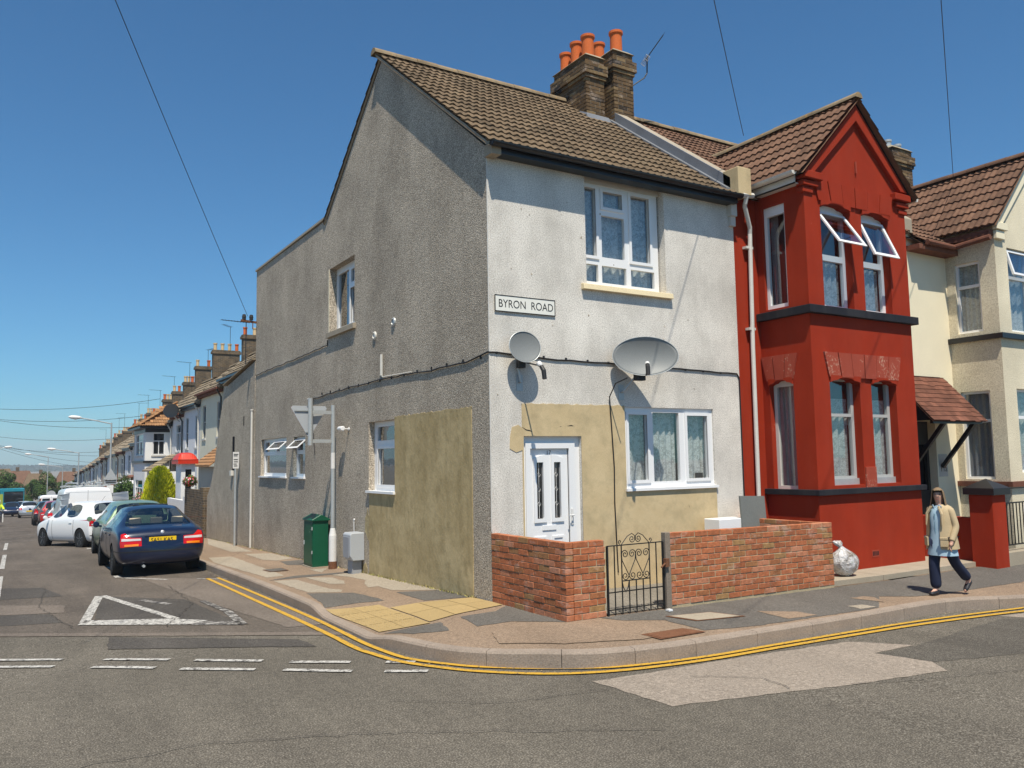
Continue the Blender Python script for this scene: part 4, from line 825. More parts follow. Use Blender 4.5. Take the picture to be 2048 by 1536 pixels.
MB().fprism(CB, [(10.80,6.24),(11.08,6.24),(12.22,7.42),(13.36,6.24),(13.64,6.24),(12.22,7.77)], 0, .06).fbox(CB, 10.84,11.24,6.16,6.30,0,.10).fbox(CB, 10.86,11.16,5.98,6.14,0,.07).build('gable_moulding', G['cream_paint'], K, bevel=.006)
MB().box(10.80,13.63,-1.08,-.985,4.02,4.12).box(10.80,10.895,-.985,0,4.02,4.12).build('string_course', G['black'], K); MB().box(10.80,13.63,-1.07,-.985,1.16,1.26).box(10.81,10.895,-.985,0,1.16,1.26).build('string_course', G['tile_plain'], K)
for i, h_ in enumerate(CS):
    t = h_[2]+(h_[3]-h_[2])*.66
    w = window(CL, *h_, [(h_[0]+.05,h_[1]-.05,h_[2]+.05,t-.03),(h_[0]+.05,h_[1]-.05,t+.03,h_[3]-.05)], K, c=-.05); curtain(CL, h_[0], h_[1], h_[2], h_[3], -.17, w, 'drape' if i else 'net', 5, .02)
for i, h_ in enumerate(CW):
    mx = (h_[0]+h_[1])/2; t = h_[2]+(h_[3]-h_[2])*.66
    w = window(CB, *h_, [(h_[0]+.06,mx-.04,h_[2]+.05,t-.03),(mx+.04,h_[1]-.06,h_[2]+.05,t-.03),(h_[0]+.06,mx-.04,t+.03,h_[3]-.05),(mx+.04,h_[1]-.06,t+.03,h_[3]-.05)], K, c=-.08); curtain(CB, h_[0], h_[1], h_[2], h_[3], -.2, w, 'net', 9, .02)
    if not i: hung(CB, h_[0]+.03, mx-.01, t, h_[3]-.03, -.07, radians(14), w)
tile_roof((10.72,2.6,6.22), (0,-1,0), (1.5,0,1.62), 3.74, 2.22, mk='tile_red', parent=K); tile_roof((13.72,-1.1,6.22), (0,1,0), (-1.5,0,1.62), 3.74, 2.22, mk='tile_red', parent=K)
ridge_tiles((12.22,-1.12,7.90), (12.22,2.6,7.90), .10, 'ridge', 'tile_red', K)
tile_roof((9.66,-.30,5.92), (1,0,0), (0,1,.76), 4.6, 5.0, mk='tile_red', parent=K); ridge_tiles((9.5,3.63,9.02), (14.2,3.63,9.02), .11, 'ridge', 'ridge', K)
MB().add([(9.5,3.63,8.93),(14.2,3.63,8.93),(14.2,7.0,6.4),(9.5,7.0,6.4)], [(0,1,2,3)]).add([(9.5,-.1,6.02),(14.2,-.1,6.02),(14.2,3.63,8.93),(9.5,3.63,8.93)], [(0,1,2,3)]).box(14.1,14.2,0,7,-.5,6.2).box(9.5,14.2,6.9,7,-.5,6.4).build('roof_boarding', G['dark'], K)
MB().tube([(9.72,-.34,5.93),(10.66,-.34,5.93),(10.66,-1.05,5.98)], .055, 8).box(9.55,10.88,-.28,-.0,5.80,5.90).box(10.72,10.885,-1.0,0,6.04,6.16).build('gutter', G['tile_plain'], K)
# tiled door canopy
cy = thing('dummy', '', '', (0,0,0)); bpy.data.objects.remove(cy)
cn = MB().hexa([(8.75,-.80,2.40),(10.42,-.80,2.40),(10.42,-.01,3.26),(8.75,-.01,3.26),(8.75,-.80,2.46),(10.42,-.80,2.46),(10.42,-.01,3.33),(8.75,-.01,3.33)]).prism([(8.78,-.78,2.42),(8.78,-.01,3.3),(8.78,-.01,2.42)], (.03,0,0)).prism([(10.36,-.78,2.42),(10.36,-.01,3.3),(10.36,-.01,2.42)], (.03,0,0)).build('door_canopy', G['dark'], K)
tile_roof((8.70,-.86,2.41), (1,0,0), (0,.85,.94), 1.76, 1.22, .12, .165, waves=0, lip=.016, mk='tile_plain', parent=cn, stagger=True, name='tiles')
MB().beam((10.30,-.02,1.55), (10.30,-.72,2.42), .07, .07).beam((9.30,-.02,1.55), (9.30,-.72,2.42), .07, .07).box(8.78,10.4,-.80,-.74,2.36,2.43).build('bracket', G['black'], cn)
MB().slab(FF, 9.55, 10.16, -.1, 2.45, [(9.62,10.08,1.1,2.0)], -.22, -.16).build('front_door', G['black'], K); MB().fbox(FF, 9.55,10.16,-.1,2.45,-.3,-.28).build('porch_back', G['dark'], K)
text(FF, '11a', 10.24, 1.46, .004, .17, 'house_number', G['ink'], MB().fbox(FF, 10.20,10.50,1.36,1.80,.0,.003).build('number_board', G['galv'], K), .001)
chimney(13.15, 13.95, 2.45, 3.2, 7.6, 9.48, [(13.35,2.7,.09,.26),(13.75,2.7,.09,.22)], K, potmk='galv')
# low wall, pier and railing in front of the cream house
pw = thing('red_gate_pier', 'red painted gate pier with a black pyramid cap by the pavement', 'gate pier', (8.55,-1.75,0))
MB().box(8.42,8.82,-1.95,-1.55,-.25,1.12).build('pier', G['red_paint'], pw, bevel=.01)
MB().box(8.36,8.88,-2.01,-1.49,1.12,1.23).hexa([(8.36,-2.01,1.23),(8.88,-2.01,1.23),(8.88,-1.49,1.23),(8.36,-1.49,1.23),(8.61,-1.76,1.38),(8.63,-1.76,1.38),(8.63,-1.74,1.38),(8.61,-1.74,1.38)]).build('cap', G['black'], pw, bevel=.004)
lw = MB().box(8.55,8.75,-1.55,0,-.2,.72).build('low_red_wall', G['red_paint']); tag(lw, 'low red garden wall running from the pier to the houses', 'garden wall')
fn_ = thing('black_railing', 'black metal railing on a low plinth beside the red pier', 'railing', (9,-1.75,0))
MB().box(8.82,14,-1.9,-1.6,-.25,.14).build('plinth', G['concrete'], fn_)
rl_ = MB().beam((8.82,-1.75,.95),(14,-1.75,.95),.03,.02).beam((8.82,-1.75,.24),(14,-1.75,.24),.03,.02).beam((8.82,-1.75,1.2),(14,-1.75,1.2),.02,.02)
for i in range(48): rl_.beam((8.9+i*.105,-1.75,.24),(8.9+i*.105,-1.75,.95),.014,.014,(1,0,0))
rl_.build('bars', G['iron'], fn_)
wp = MB().box(8.30,8.5,-.5,-.3,.0,.95).build('white_meter_box', G['upvc']); tag(wp, 'small white box behind the passer-by beside the red bay', 'meter box')
# ---------------------------------------------------------------- brick garden walls, gate
FG = Fr((0,-1.664,0), (1,0,0), (0,-1,0)); FGs = Fr((0,0,0), (0,-1,0), (-1,0,0))
g1 = thing('brick_garden_wall', 'short orange brick garden wall turning the corner left of the gate', 'garden wall', (.3,-1.6,0))
bricks(FG, .108, .565, 0, 12, -.105, 0, g1, rnd=random.Random(1)); 
def corner_bricks():
    mb = MB(); rnd = random.Random(8); pitch = .074
    for r in range(12):
        z0 = r*pitch+.0; a = .0; first = (.1025 if r % 2 else .215)
        while a < 1.66:
            L_ = first if a == 0 else .215; b = min(a+L_, 1.66); e = rnd.uniform(-.003,.006)
            ya, yb = -1.664+a, -1.664+b
            mb.box(-.004-e, .1, ya+(0 if a else -.002), yb, z0+rnd.uniform(-.001,.001), z0+.0645); a = b+.0095
    o = mb.build('side_wall', G['brick'], g1, bevel=.0035); MB().box(.006,.095,-1.655,-.004,-.1,.878).build('mortar', G['mortar'], o)
corner_bricks()
g2 = thing('brick_garden_wall', 'long orange brick garden wall right of the gate', 'garden wall', (3,-1.6,0))
bricks(FG, 1.56, 4.68, .02, 12, -.105, 0, g2, sheer=-.012, rnd=random.Random(2))
bricks(FG, 3.85, 4.68, .02+.072-.0, 12, -.105, .001, g2, sheer=-.012, rnd=random.Random(12)) if 0 else None
for F_, nm in ((Fr((1.56,0,0),(0,1,0),(-1,0,0)),'end_wall'), (Fr((4.66,0,0),(0,1,0),(1,0,0)),'end_wall')):
    a0, a1 = (-1.66,-1.56) if F_.o.x < 2 else (-1.66, 0); bricks(F_, a0, a1, .02 if F_.o.x < 2 else -.02, 12, -.1, .0, g2, nm, rnd=random.Random(5), L_=.215)
gp = MB().box(1.475,1.555,-1.70,-1.62,-.03,.91).build('gate_post', G['wood'], bevel=.004); tag(gp, 'weathered grey timber gate post against the brick wall', 'gate post')
MB().box(1.44,1.50,-1.735,-1.69,.50,.60).tube([(1.38,-1.72,.50),(1.44,-1.72,.54),(1.5,-1.71,.58)], .012, 6).build('latch', G['rust'], gp)
gt_ = thing('garden_gate', 'black wrought iron garden gate with scrolls and hearts', 'gate', (1,-1.66,0))
ir = MB(); Y = -1.655; zt = .80; x0, x1 = .60, 1.465
def P2(x, z): return (x, Y, z)
ir.beam(P2(x0,zt),P2(x1,zt),.018,.012).beam(P2(x0,.06),P2(x1,.06),.018,.012).beam(P2(x0,.26),P2(x1,.26),.018,.012).beam(P2(x0,.0),P2(x0,zt),.022,.022,(1,0,0)).beam(P2(x1,.0),P2(x1,zt),.022,.022,(1,0,0))
xs = [x0+(x1-x0)*k/8 for k in range(9)]
for k in (1,2,6,7): ir.beam(P2(xs[k],.0),P2(xs[k],zt),.011,.011,(1,0,0))
for k in (3,4,5): ir.beam(P2(xs[k],.0),P2(xs[k],.38),.011,.011,(1,0,0))
ir.beam(P2(xs[2],.38),P2(xs[6],.38),.012,.012)
ir.build('bars', G['iron'], gt_)
sc = MB()
def scroll(cx, cz, r0, a0, turns, sgn, tail=None):
    pts = []; n = int(26*turns)
    for i in range(n+1):
        t = i/n; r = r0*(1-.8*t); a = a0+sgn*2*pi*turns*t; pts.append(P2(cx+r*cos(a), cz+r*sin(a)))
    if tail: pts = [P2(*p) for p in tail]+pts
    sc.tube(pts, .0055, 5)
for c in (xs[3], xs[5]):
    for s in (1,-1):
        scroll(c+s*.055, .69, .052, 0 if s > 0 else pi, 1.5, s, tail=[(c,.44),(c+s*.10,.62)])
        scroll(c+s*.055 if 0 else c+s*.055, .435, .05, pi if s > 0 else 0, 1.4, s)
for s in (1,-1):
    scroll(xs[4]+s*.05, .865, .045, 0 if s < 0 else pi, 1.4, s, tail=[(xs[4]+s*.22,zt),(xs[4]+s*.12,.90),(xs[4]+s*.05,.93),(xs[4]+s*.008,.90)])
    scroll(xs[4]+s*.235, .84, .026, -pi/2, 1.0, s)
sc.tube([P2(xs[2],.38),P2(xs[2]+.02,.30),P2((xs[2]+xs[3])/2,.25),P2(xs[3]-.02,.30),P2(xs[3],.38)], .006, 5)
sc.build('scrollwork', G['iron'], gt_)
mb_ = thing('meter_box', 'white meter cupboard behind the long brick wall', 'meter box', (4,-.4,0))
MB().box(3.72,4.32,-.42,-.1,.3,.885).build('cupboard', G['upvc'], mb_, bevel=.008)
bd = MB().hexa([(4.18,-.50,-.05),(4.72,-.50,-.05),(4.72,-.47,-.05),(4.18,-.47,-.05),(4.18,-.42,1.22),(4.72,-.42,1.20),(4.72,-.39,1.20),(4.18,-.39,1.22)]).build('leaning_board', G['grey_plastic']); bd.data.materials[0] = M('grey_board', (.17,.18,.17), .85, .12); tag(bd, 'grey board leaning against the wall by the red house', 'board')
# clear rubbish bag
bm_ = bmesh.new(); bmesh.ops.create_icosphere(bm_, subdivisions=4, radius=1)
from mathutils import noise as mn
for v in bm_.verts:
    p = v.co.copy(); n1 = mn.noise(p*1.5+V(3,1,5)); th = atan2(p.y, p.x); up_ = max(0, p.z)
    pl = abs(sin(th*5+3*mn.noise(p*1.3)))*up_**1.5*.20
    r = 1+.20*n1-pl+.05*mn.noise(p*5)
    pin = 1-.72*sm((p.z-.45)/.55)
    v.co = V(p.x*r*.27*pin-.10*up_**3, p.y*r*.20*pin, .22+p.z*.24*(1+.3*up_)); v.co.z = max(0.0, v.co.z)
me = bpy.data.meshes.new('rubbish_bag'); bm_.to_mesh(me); bm_.free(); me.materials.append(G['bag'])
for v in me.vertices: v.co *= .88
bag = bpy.data.objects.new('rubbish_bag', me); COL.objects.link(bag); bag.location = (5.36,-1.34,ex(5)+.08); tag(bag, 'full clear plastic rubbish bag at the foot of the red bay', 'rubbish bag')
bn = MB(); rnd = random.Random(4)
for i in range(5):
    a = rnd.uniform(0, 2*pi); bn.tube([(5.27,-1.34,.46),(5.26+.05*cos(a),-1.34+.05*sin(a),.50),(5.25+.09*cos(a),-1.34+.09*sin(a),.53)], [.03,.035,.012], 6)
tt = bn.build('tied_neck', G['bag'], bag)
lt = MB().box(1.38,1.44,-1.83,-1.77,-.01,.012).build('litter', G['upvc']); lt.rotation_euler = (0,0,0); tag(lt, 'small white scrap of litter in front of the gate post', 'litter')
# ---------------------------------------------------------------- fixtures on the corner house
sg = thing('street_name_sign', 'white street nameplate on the front wall near the corner', 'street sign', (.1,0,3.8))
MB().fbox(FF, .095, 1.075, 3.835, 4.055, .004, .018).build('plate', G['sign_white'], sg, bevel=.003)
MB().slab(FF, .09, 1.08, 3.83, 4.06, [(.102,1.068,3.842,4.048)], .014, .021).build('border', G['ink'], sg)
text(FF, 'BYRON  ROAD', .145, 3.893, .0185, .155, 'lettering', G['ink'], sg, .001, .86)
def dish(name, label, c, w, h, nrm, arm, wallpt, lnb, polez):
    t = thing(name, label, 'satellite dish', wallpt, 'satellite dishes on the white front wall')
    c = Vector(c); n = Vector(nrm).normalized(); x = n.cross(V(0,0,1)).normalized(); x = -x if x.x < 0 else x; y = x.cross(n); y = -y if y.z < 0 else y
    for nm, off in (('reflector', 0),):
        rings = []; N = 40
        for i in range(11):
            r = i/10; rings.append([c + x*(w/2*r*cos(2*pi*k/N)) + y*(h/2*r*sin(2*pi*k/N)) + n*(.085*w*(r*r-1)*1.0) for k in range(N+1)])
        back = [[p-n*.006 for p in r_] for r_ in rings]
        mb = MB().grid(rings).grid(back[::-1]); mb.grid([rings[-1], back[-1]]); rf = mb.build('reflector', G['dish'], t, smooth=True, fix=False, merge=.0005)
        rim = MB().tube([c + x*(w/2*cos(2*pi*k/N)) + y*(h/2*sin(2*pi*k/N)) for k in range(N)], .006, 6, closed=True).build('rim', G['galv'], rf)
    b0 = c - y*(h/2*.97); L_ = Vector(lnb); hd = MB().tube([b0-n*.03, L_-(L_-b0)*.05], .011, 6); hd.build('feed_arm', G['trim'], t)
    d = (c-L_).normalized(); MB().lathe(L_, [(.022,0),(.034,.02),(.034,.07)], 12, d).build('feed_horn', G['white_metal'], t)
    MB().tube([L_-d*.0, L_-d*.06-V(0,0,.02), L_-d*.08-V(0,0,.12)], [.03,.032,.03], 10).build('receiver', G['trim'], t)
    wp_ = Vector(wallpt); MB().tube([wp_, wp_+V(0,-.05,0), V(wp_.x,-.05,polez) if 0 else V(c.x-.02, c.y+.16, c.z-.25), c-n*.09-y*h*.12], .018, 8).fbox(FF, wp_.x-.05, wp_.x+.05, wp_.z-.12, wp_.z+.10, 0, .008).build('mount', G['galv'], t)
    MB().box(c.x-.05-.06*(w > .7), c.x+.05, c.y+.06, c.y+.16, c.z-h*.5-.06, c.z-h*.5+.05).build('clamp', G['trim'], t, bevel=.008)
    return t
dish('satellite_dish', 'small round satellite dish below the street nameplate', (.445,-.20,3.34), .47, .43, (-.10,-1,.16), 0, (.47,0,2.88), (.50,-.50,3.05), 2.9)
dish('satellite_dish', 'big wide oval satellite dish above the ground floor window', (2.42,-.36,3.30), .96, .58, (-.50,-.86,.12), 0, (2.24,0,2.80), (2.12,-.74,3.12), 2.9)
def wob(pts, step=.18, a=.012, seed=1, hold=None):
    r = random.Random(seed); out = []
    for p, q in zip(pts, pts[1:]):
        p, q = Vector(p), Vector(q); n = max(1, int((q-p).length/step))
        out += [p+(q-p)*k/n + V(0, 0, r.uniform(-a, a)) for k in range(n)]
    return out+[Vector(pts[-1])]
FRONTC = [(-.02,-.012,3.27),(.1,-.014,3.27),(1.1,-.014,3.22),(2.2,-.014,3.21),(3.4,-.014,3.19),(4.66,-.014,3.165),(4.71,-.014,3.10),(4.715,-.014,1.0)]
c1 = MB().tube(wob(FRONTC, .2, .006, 3), .011, 6)
for i in range(12): c1.box(.1+i*.38,.125+i*.38,-.02,-.001,3.25-.009*i,3.28-.009*i)
tag(c1.build('wall_cable', G['cable'], fix=False), 'black cable clipped across the white front wall behind the dishes', 'cable')
SIDEC = [(-.014,-.01,3.27),(-.014,.6,3.19),(-.014,2.0,3.20),(-.014,3.5,3.24),(-.014,5.0,3.22),(-.014,6.4,3.19),(-.014,7.5,3.15),(-.014,7.55,3.05)]
c2 = MB().tube(wob(SIDEC, .25, .012, 5), .011, 6)
for i in range(14): c2.box(-.02,-.001,.2+i*.5,.22+i*.5,3.2,3.25)
tag(c2.build('wall_cable', G['cable'], fix=False), 'long black cable clipped along the lower grey gable wall', 'cable')
c3 = MB().tube(wob([(-.014,6.38,4.28),(-.014,6.40,4.18),(-.014,8.5,4.14),(-.014,11.85,4.09)], .22, .014, 7), .010, 6)
tag(c3.build('wall_cable', G['cable'], fix=False), 'black cable below the upper side window on the rear wing', 'cable')
c4 = MB().tube([(2.02,-.42,2.96),(1.98,-.2,2.9),(2.0,-.03,2.72),(2.03,-.02,2.3),(2.06,-.02,1.7),(2.05,-.02,1.2),(2.08,-.02,.2)], .009, 6)
tag(c4.build('hanging_cable', G['cable']), 'thin black cable dropping from the big dish to the gate', 'cable')
c5 = MB().tube([(-.02,3.62,3.30),(-.02,3.62,3.66)], .022, 8).tube([(-.03,3.56,3.27),(-.03,3.56,3.64)], .009, 6).tube([(-.02,3.56,3.27),(-.02,2.4,3.24)], .009, 6)
tag(c5.build('capped_pipe', G['pipe_white']), 'short capped white pipe in the middle of the gable wall', 'pipe')
c6 = MB().tube([(-.02,7.25,3.16),(-.02,7.25,2.6),(-.02,7.1,2.0)], .006, 5); tag(c6.build('thin_cable', G['cable']), 'thin cable hanging down the grey wall behind the sign post', 'cable')
for i, (y, z) in enumerate(((3.94,4.03),(3.12,4.15))):
    v = MB().lathe((-.001,y,z), [(.075,0),(.07,.02),(.05,.03),(.045,.012)], 16, (-1,0,0)); v.lathe((-.001,y,z), [(.03,.0),(.03,.018)], 12, (-1,0,0))
    tag(v.build('round_vent', G['galv'] if i else G['pipe_white']), ['small round vent on the gable wall, lower and farther from the corner', 'small round vent on the gable wall, higher and nearer the corner'][i], 'vent', 'round vents on the gable')
cc = thing('security_camera', 'small white security camera on the side wall right of the sign post', 'security camera', (0,5.2,2.45))
MB().lathe((0,5.2,2.45), [(.035,0),(.035,.015),(.012,.02),(.012,.10)], 12, (-1,0,0)).build('bracket', G['white_metal'], cc)
MB().lathe((-.13,5.38,2.46), [(.028,0),(.045,.02),(.045,.20),(.035,.205)], 14, (0,-1,0)).build('housing', G['upvc'], cc)
MB().lathe((-.13,5.37,2.46), [(.02,0),(.026,-.05),(.0,-.055)], 12, (0,-1,0)).build('lens_hood', G['galv'], cc)
# overhead wire bracket at the rear corner
br_ = thing('wire_bracket', 'iron telephone wire bracket with insulators on the rear corner of the grey wing', 'wire bracket', (0,11.8,5.45))
MB().beam((-.02,11.8,5.45),(-.42,11.75,5.47),.05,.05).beam((-.12,11.77,5.27),(-.12,11.77,5.45),.02,.02,(1,0,0)).build('arm', G['rust'], br_)
for x in (-.34,-.16): MB().lathe((x,11.77,5.49), [(.02,0),(.05,.01),(.045,.06),(.055,.07),(.04,.14),(.01,.15)], 12).build('insulator', G['trim'], br_)
# sign post with the back of a give way sign
sp_ = thing('sign_post', 'grey metal post with the bare back of a triangular road sign', 'sign post', (-.15,5.65,0))
MB().tube([(-.15,5.65,.58),(-.15,5.65,2.92)], .038, 14).build('post', G['galv'], sp_, smooth=False)
MB().lathe((-.15,5.65,pav(-.15,5.65)), [(.075,0),(.072,.12),(.072,.55),(.07,.62),(.066,.63),(.045,.74),(.036,.75)], 16).build('base_sleeve', G['white_metal'], sp_); MB().lathe((-.15,5.65,pav(-.15,5.65)), [(.078,0),(.0755,.10),(.074,.14)], 16).build('rusty_foot', G['rust'], sp_)
MB().lathe((-.15,5.65,1.72), [(.041,0),(.041,.30)], 14).build('white_sticker', G['white_metal'], sp_)
MB().tube([(-.60,5.62,2.16),(-.60,5.62,3.04)], .044, 14).build('offset_post', G['galv'], sp_)
for z in (2.78, 2.24): MB().beam((-.60,5.63,z),(-.15,5.65,z),.04,.065).build('bracket_arm', G['galv'], sp_)
tri = [(-.60-.345+.03,2.90),(-.60-.345,2.86),(-.62,2.32),(-.58,2.32),(-.60+.345,2.86),(-.60+.345-.03,2.90)]
T_ = Fr((0,5.70,0),(1,0,0),(0,-1,0))
pl = MB().fprism(T_, tri, -.006, 0).build('sign_plate', G['grey_plastic'], sp_, bevel=.002); MB().fbox(T_, -.88,-.32,2.80,2.825,0,.02).fbox(T_, -.68,-.52,2.40,2.42,0,.02).build('stiffening_channel', G['galv'], pl)
MB().fprism(T_, tri, -.010, -.007).build('sign_face', G['redpaint'], pl); MB().lathe((-.62,5.66,3.0), [(.03,0),(.05,.02),(.0,.05)], 10).build('post_cap', G['galv'], sp_)
# green cabinet
cz = pav(-.2,6.4)-.02
cb_ = thing('green_cabinet', 'tall green street cabinet with a pitched lid against the grey wall', 'street cabinet', (-.2,6.4,cz))
MB().box(-.36,-.05,6.18,6.72,cz+.03,.72).build('body', G['green_paint'], cb_, bevel=.006)
MB().prism([(-.385,6.15,.72),(-.02,6.15,.72),(-.02,6.15,.745),(-.2,6.15,.84),(-.385,6.15,.745)], (0,.60,0)).build('lid', G['green_paint'], cb_, bevel=.005)
MB().box(-.368,-.362,6.20,6.70,cz+.08,.68).build('door', G['green_paint'], cb_, bevel=.002); hg = MB()
for z in (.1,.55): MB().tube([(-.375,6.175,z),(-.375,6.175,z+.06)], .012, 8).build('hinge', G['galv'], cb_)
MB().tube([(-.372,6.66,.25),(-.372,6.66,.33)], .014, 8).build('lock', G['galv'], cb_); MB().box(-.38,-.03,6.16,6.74,cz-.05,cz+.03).build('plinth', G['concrete'], cb_)
# grey box on a foot
gz_ = pav(-.1,4.6)
gb = thing('grey_meter_box', 'squat pale grey equipment box on a foot beside the sign post', 'equipment box', (-.12,4.6,gz_))
MB().prism([(-.27,4.42,.20),(-.22,4.42,.12),(-.005,4.42,.12),(-.005,4.42,.60),(-.24,4.42,.60),(-.27,4.42,.57)], (0,.36,0)).build('body', G['grey_plastic'], gb, bevel=.01)
MB().box(-.278,-.268,4.47,4.74,.17,.53).build('front_panel', G['panel_grey'], gb, bevel=.003); MB().box(-.2,-.03,4.5,4.72,gz_-.03,.14).build('foot', G['panel_grey'], gb)
b2 = MB().tube([(-.02,4.86,.80),(-.045,4.86,.80)], .02, 8).tube([(-.035,4.86,.80),(-.03,4.85,.2)], .008, 6); tag(b2.build('wall_bolt', G['white_metal']), 'small white bolt and wire on the wall above the grey box', 'wall bolt')
# parking sign on its post
ps = thing('parking_sign', 'small parking plate on a thin grey post by the curved wall', 'parking sign', (-.12,13.3,0))
MB().tube([(-.14,13.3,-.4),(-.14,13.3,1.80)], .028, 10).build('post', G['galv'], ps)
MB().box(-.22,-.06,13.27,13.28,1.72,2.16).build('plate', G['white_metal'], ps); q = MB()
for z, a, b in ((2.10,-.20,-.08),(2.06,-.20,-.10),(1.96,-.20,-.09),(1.90,-.19,-.09),(1.84,-.2,-.12),(1.79,-.19,-.1)): q.box(a,b,13.266,13.27,z-.012,z+.008)
q.build('printed_lines', G['ink'], ps)
pb = MB().box(-.09,-.012,14.05,14.22,1.52,1.66).build('junction_box', G['pipe_white'], bevel=.004); tag(pb, 'small cream junction box on the wall behind the parking sign', 'junction box')
# ---------------------------------------------------------------- aerials, overhead wires
def aerial(name, label, base_, h, d, boom=.8, n=9, el=.35, mk='galv', bend=None, refl=False, group=None):
    t = thing(name, label, 'television aerial', base_, group); b = Vector(base_); top = b+V(0,0,h) if bend is None else b+Vector(bend[-1])
    pts = [b, top] if bend is None else [b]+[b+Vector(p) for p in bend]
    MB().tube(pts, .014, 6).build('mast', G[mk], t)
    d = Vector(d).normalized(); s = d.cross(V(0,0,1)).normalized(); a = MB().tube([top-d*boom*.15, top+d*boom], .011, 5)
    for i in range(n): p = top+d*boom*(.05+.95*i/(n-1)); l_ = el*(1-.35*i/n)/2; a.tube([p-s*l_, p+s*l_], .004, 4)
    a.build('boom', G[mk], t)
    if refl:
        r = MB(); u = s.cross(d).normalized()
        for sg_ in (-1,1):
            for k in range(4): z = top - d*boom*.12 + u*(sg_*0.0) ; r.tube([z+s*sg_*.03+u*(.03*k-.05), z+s*sg_*.2+u*(.03*k-.05)], .006, 4)
            z = top-d*boom*.12
            for e in (.03,.2): r.tube([z+s*sg_*e-u*.05, z+s*sg_*e+u*.04], .006, 4)
        r.build('reflector', G['upvc'], t)
    return t
aerial('television_aerial', 'television aerial on a cranked pole beside the big brick chimney', (5.14,3.1,9.15), .9, (.55,-.25,.85), .62, 10, .34, 'iron', bend=[(0,0,.18),(.42,-.1,.50),(.50,-.1,.62),(.50,-.12,.95)], refl=True)
def wire(label, a, b, sag, r=.006, n=24):
    a, b = Vector(a), Vector(b); o = MB().tube([a.lerp(b, t/n)+V(0,0,-4*sag*(t/n)*(1-t/n)) for t in range(n+1)], r, 5, cap=False).build('overhead_wire', G['wire'], fix=False)
    return tag(o, label, 'overhead wire', 'overhead telephone wires')
def wire2(label, e, q, s, sag):
    e, q = Vector(e), Vector(q); wire(label, e, e+(q-e)*s, sag)
wire2('telephone wire running to the bracket on the rear corner of the grey wing', (-.25,11.78,5.60), (-4.40,2.16,8.04), 1.5, .06)
wire2('telephone wire reaching the ridge beside the red bay', (6.2,1.0,7.84), (2.53,-1.86,8.04), 1.6, .05)
wire2('telephone wire reaching the tiled roof of the cream house', (11.9,.28,7.70), (5.24,-3.43,8.04), 1.8, .05)
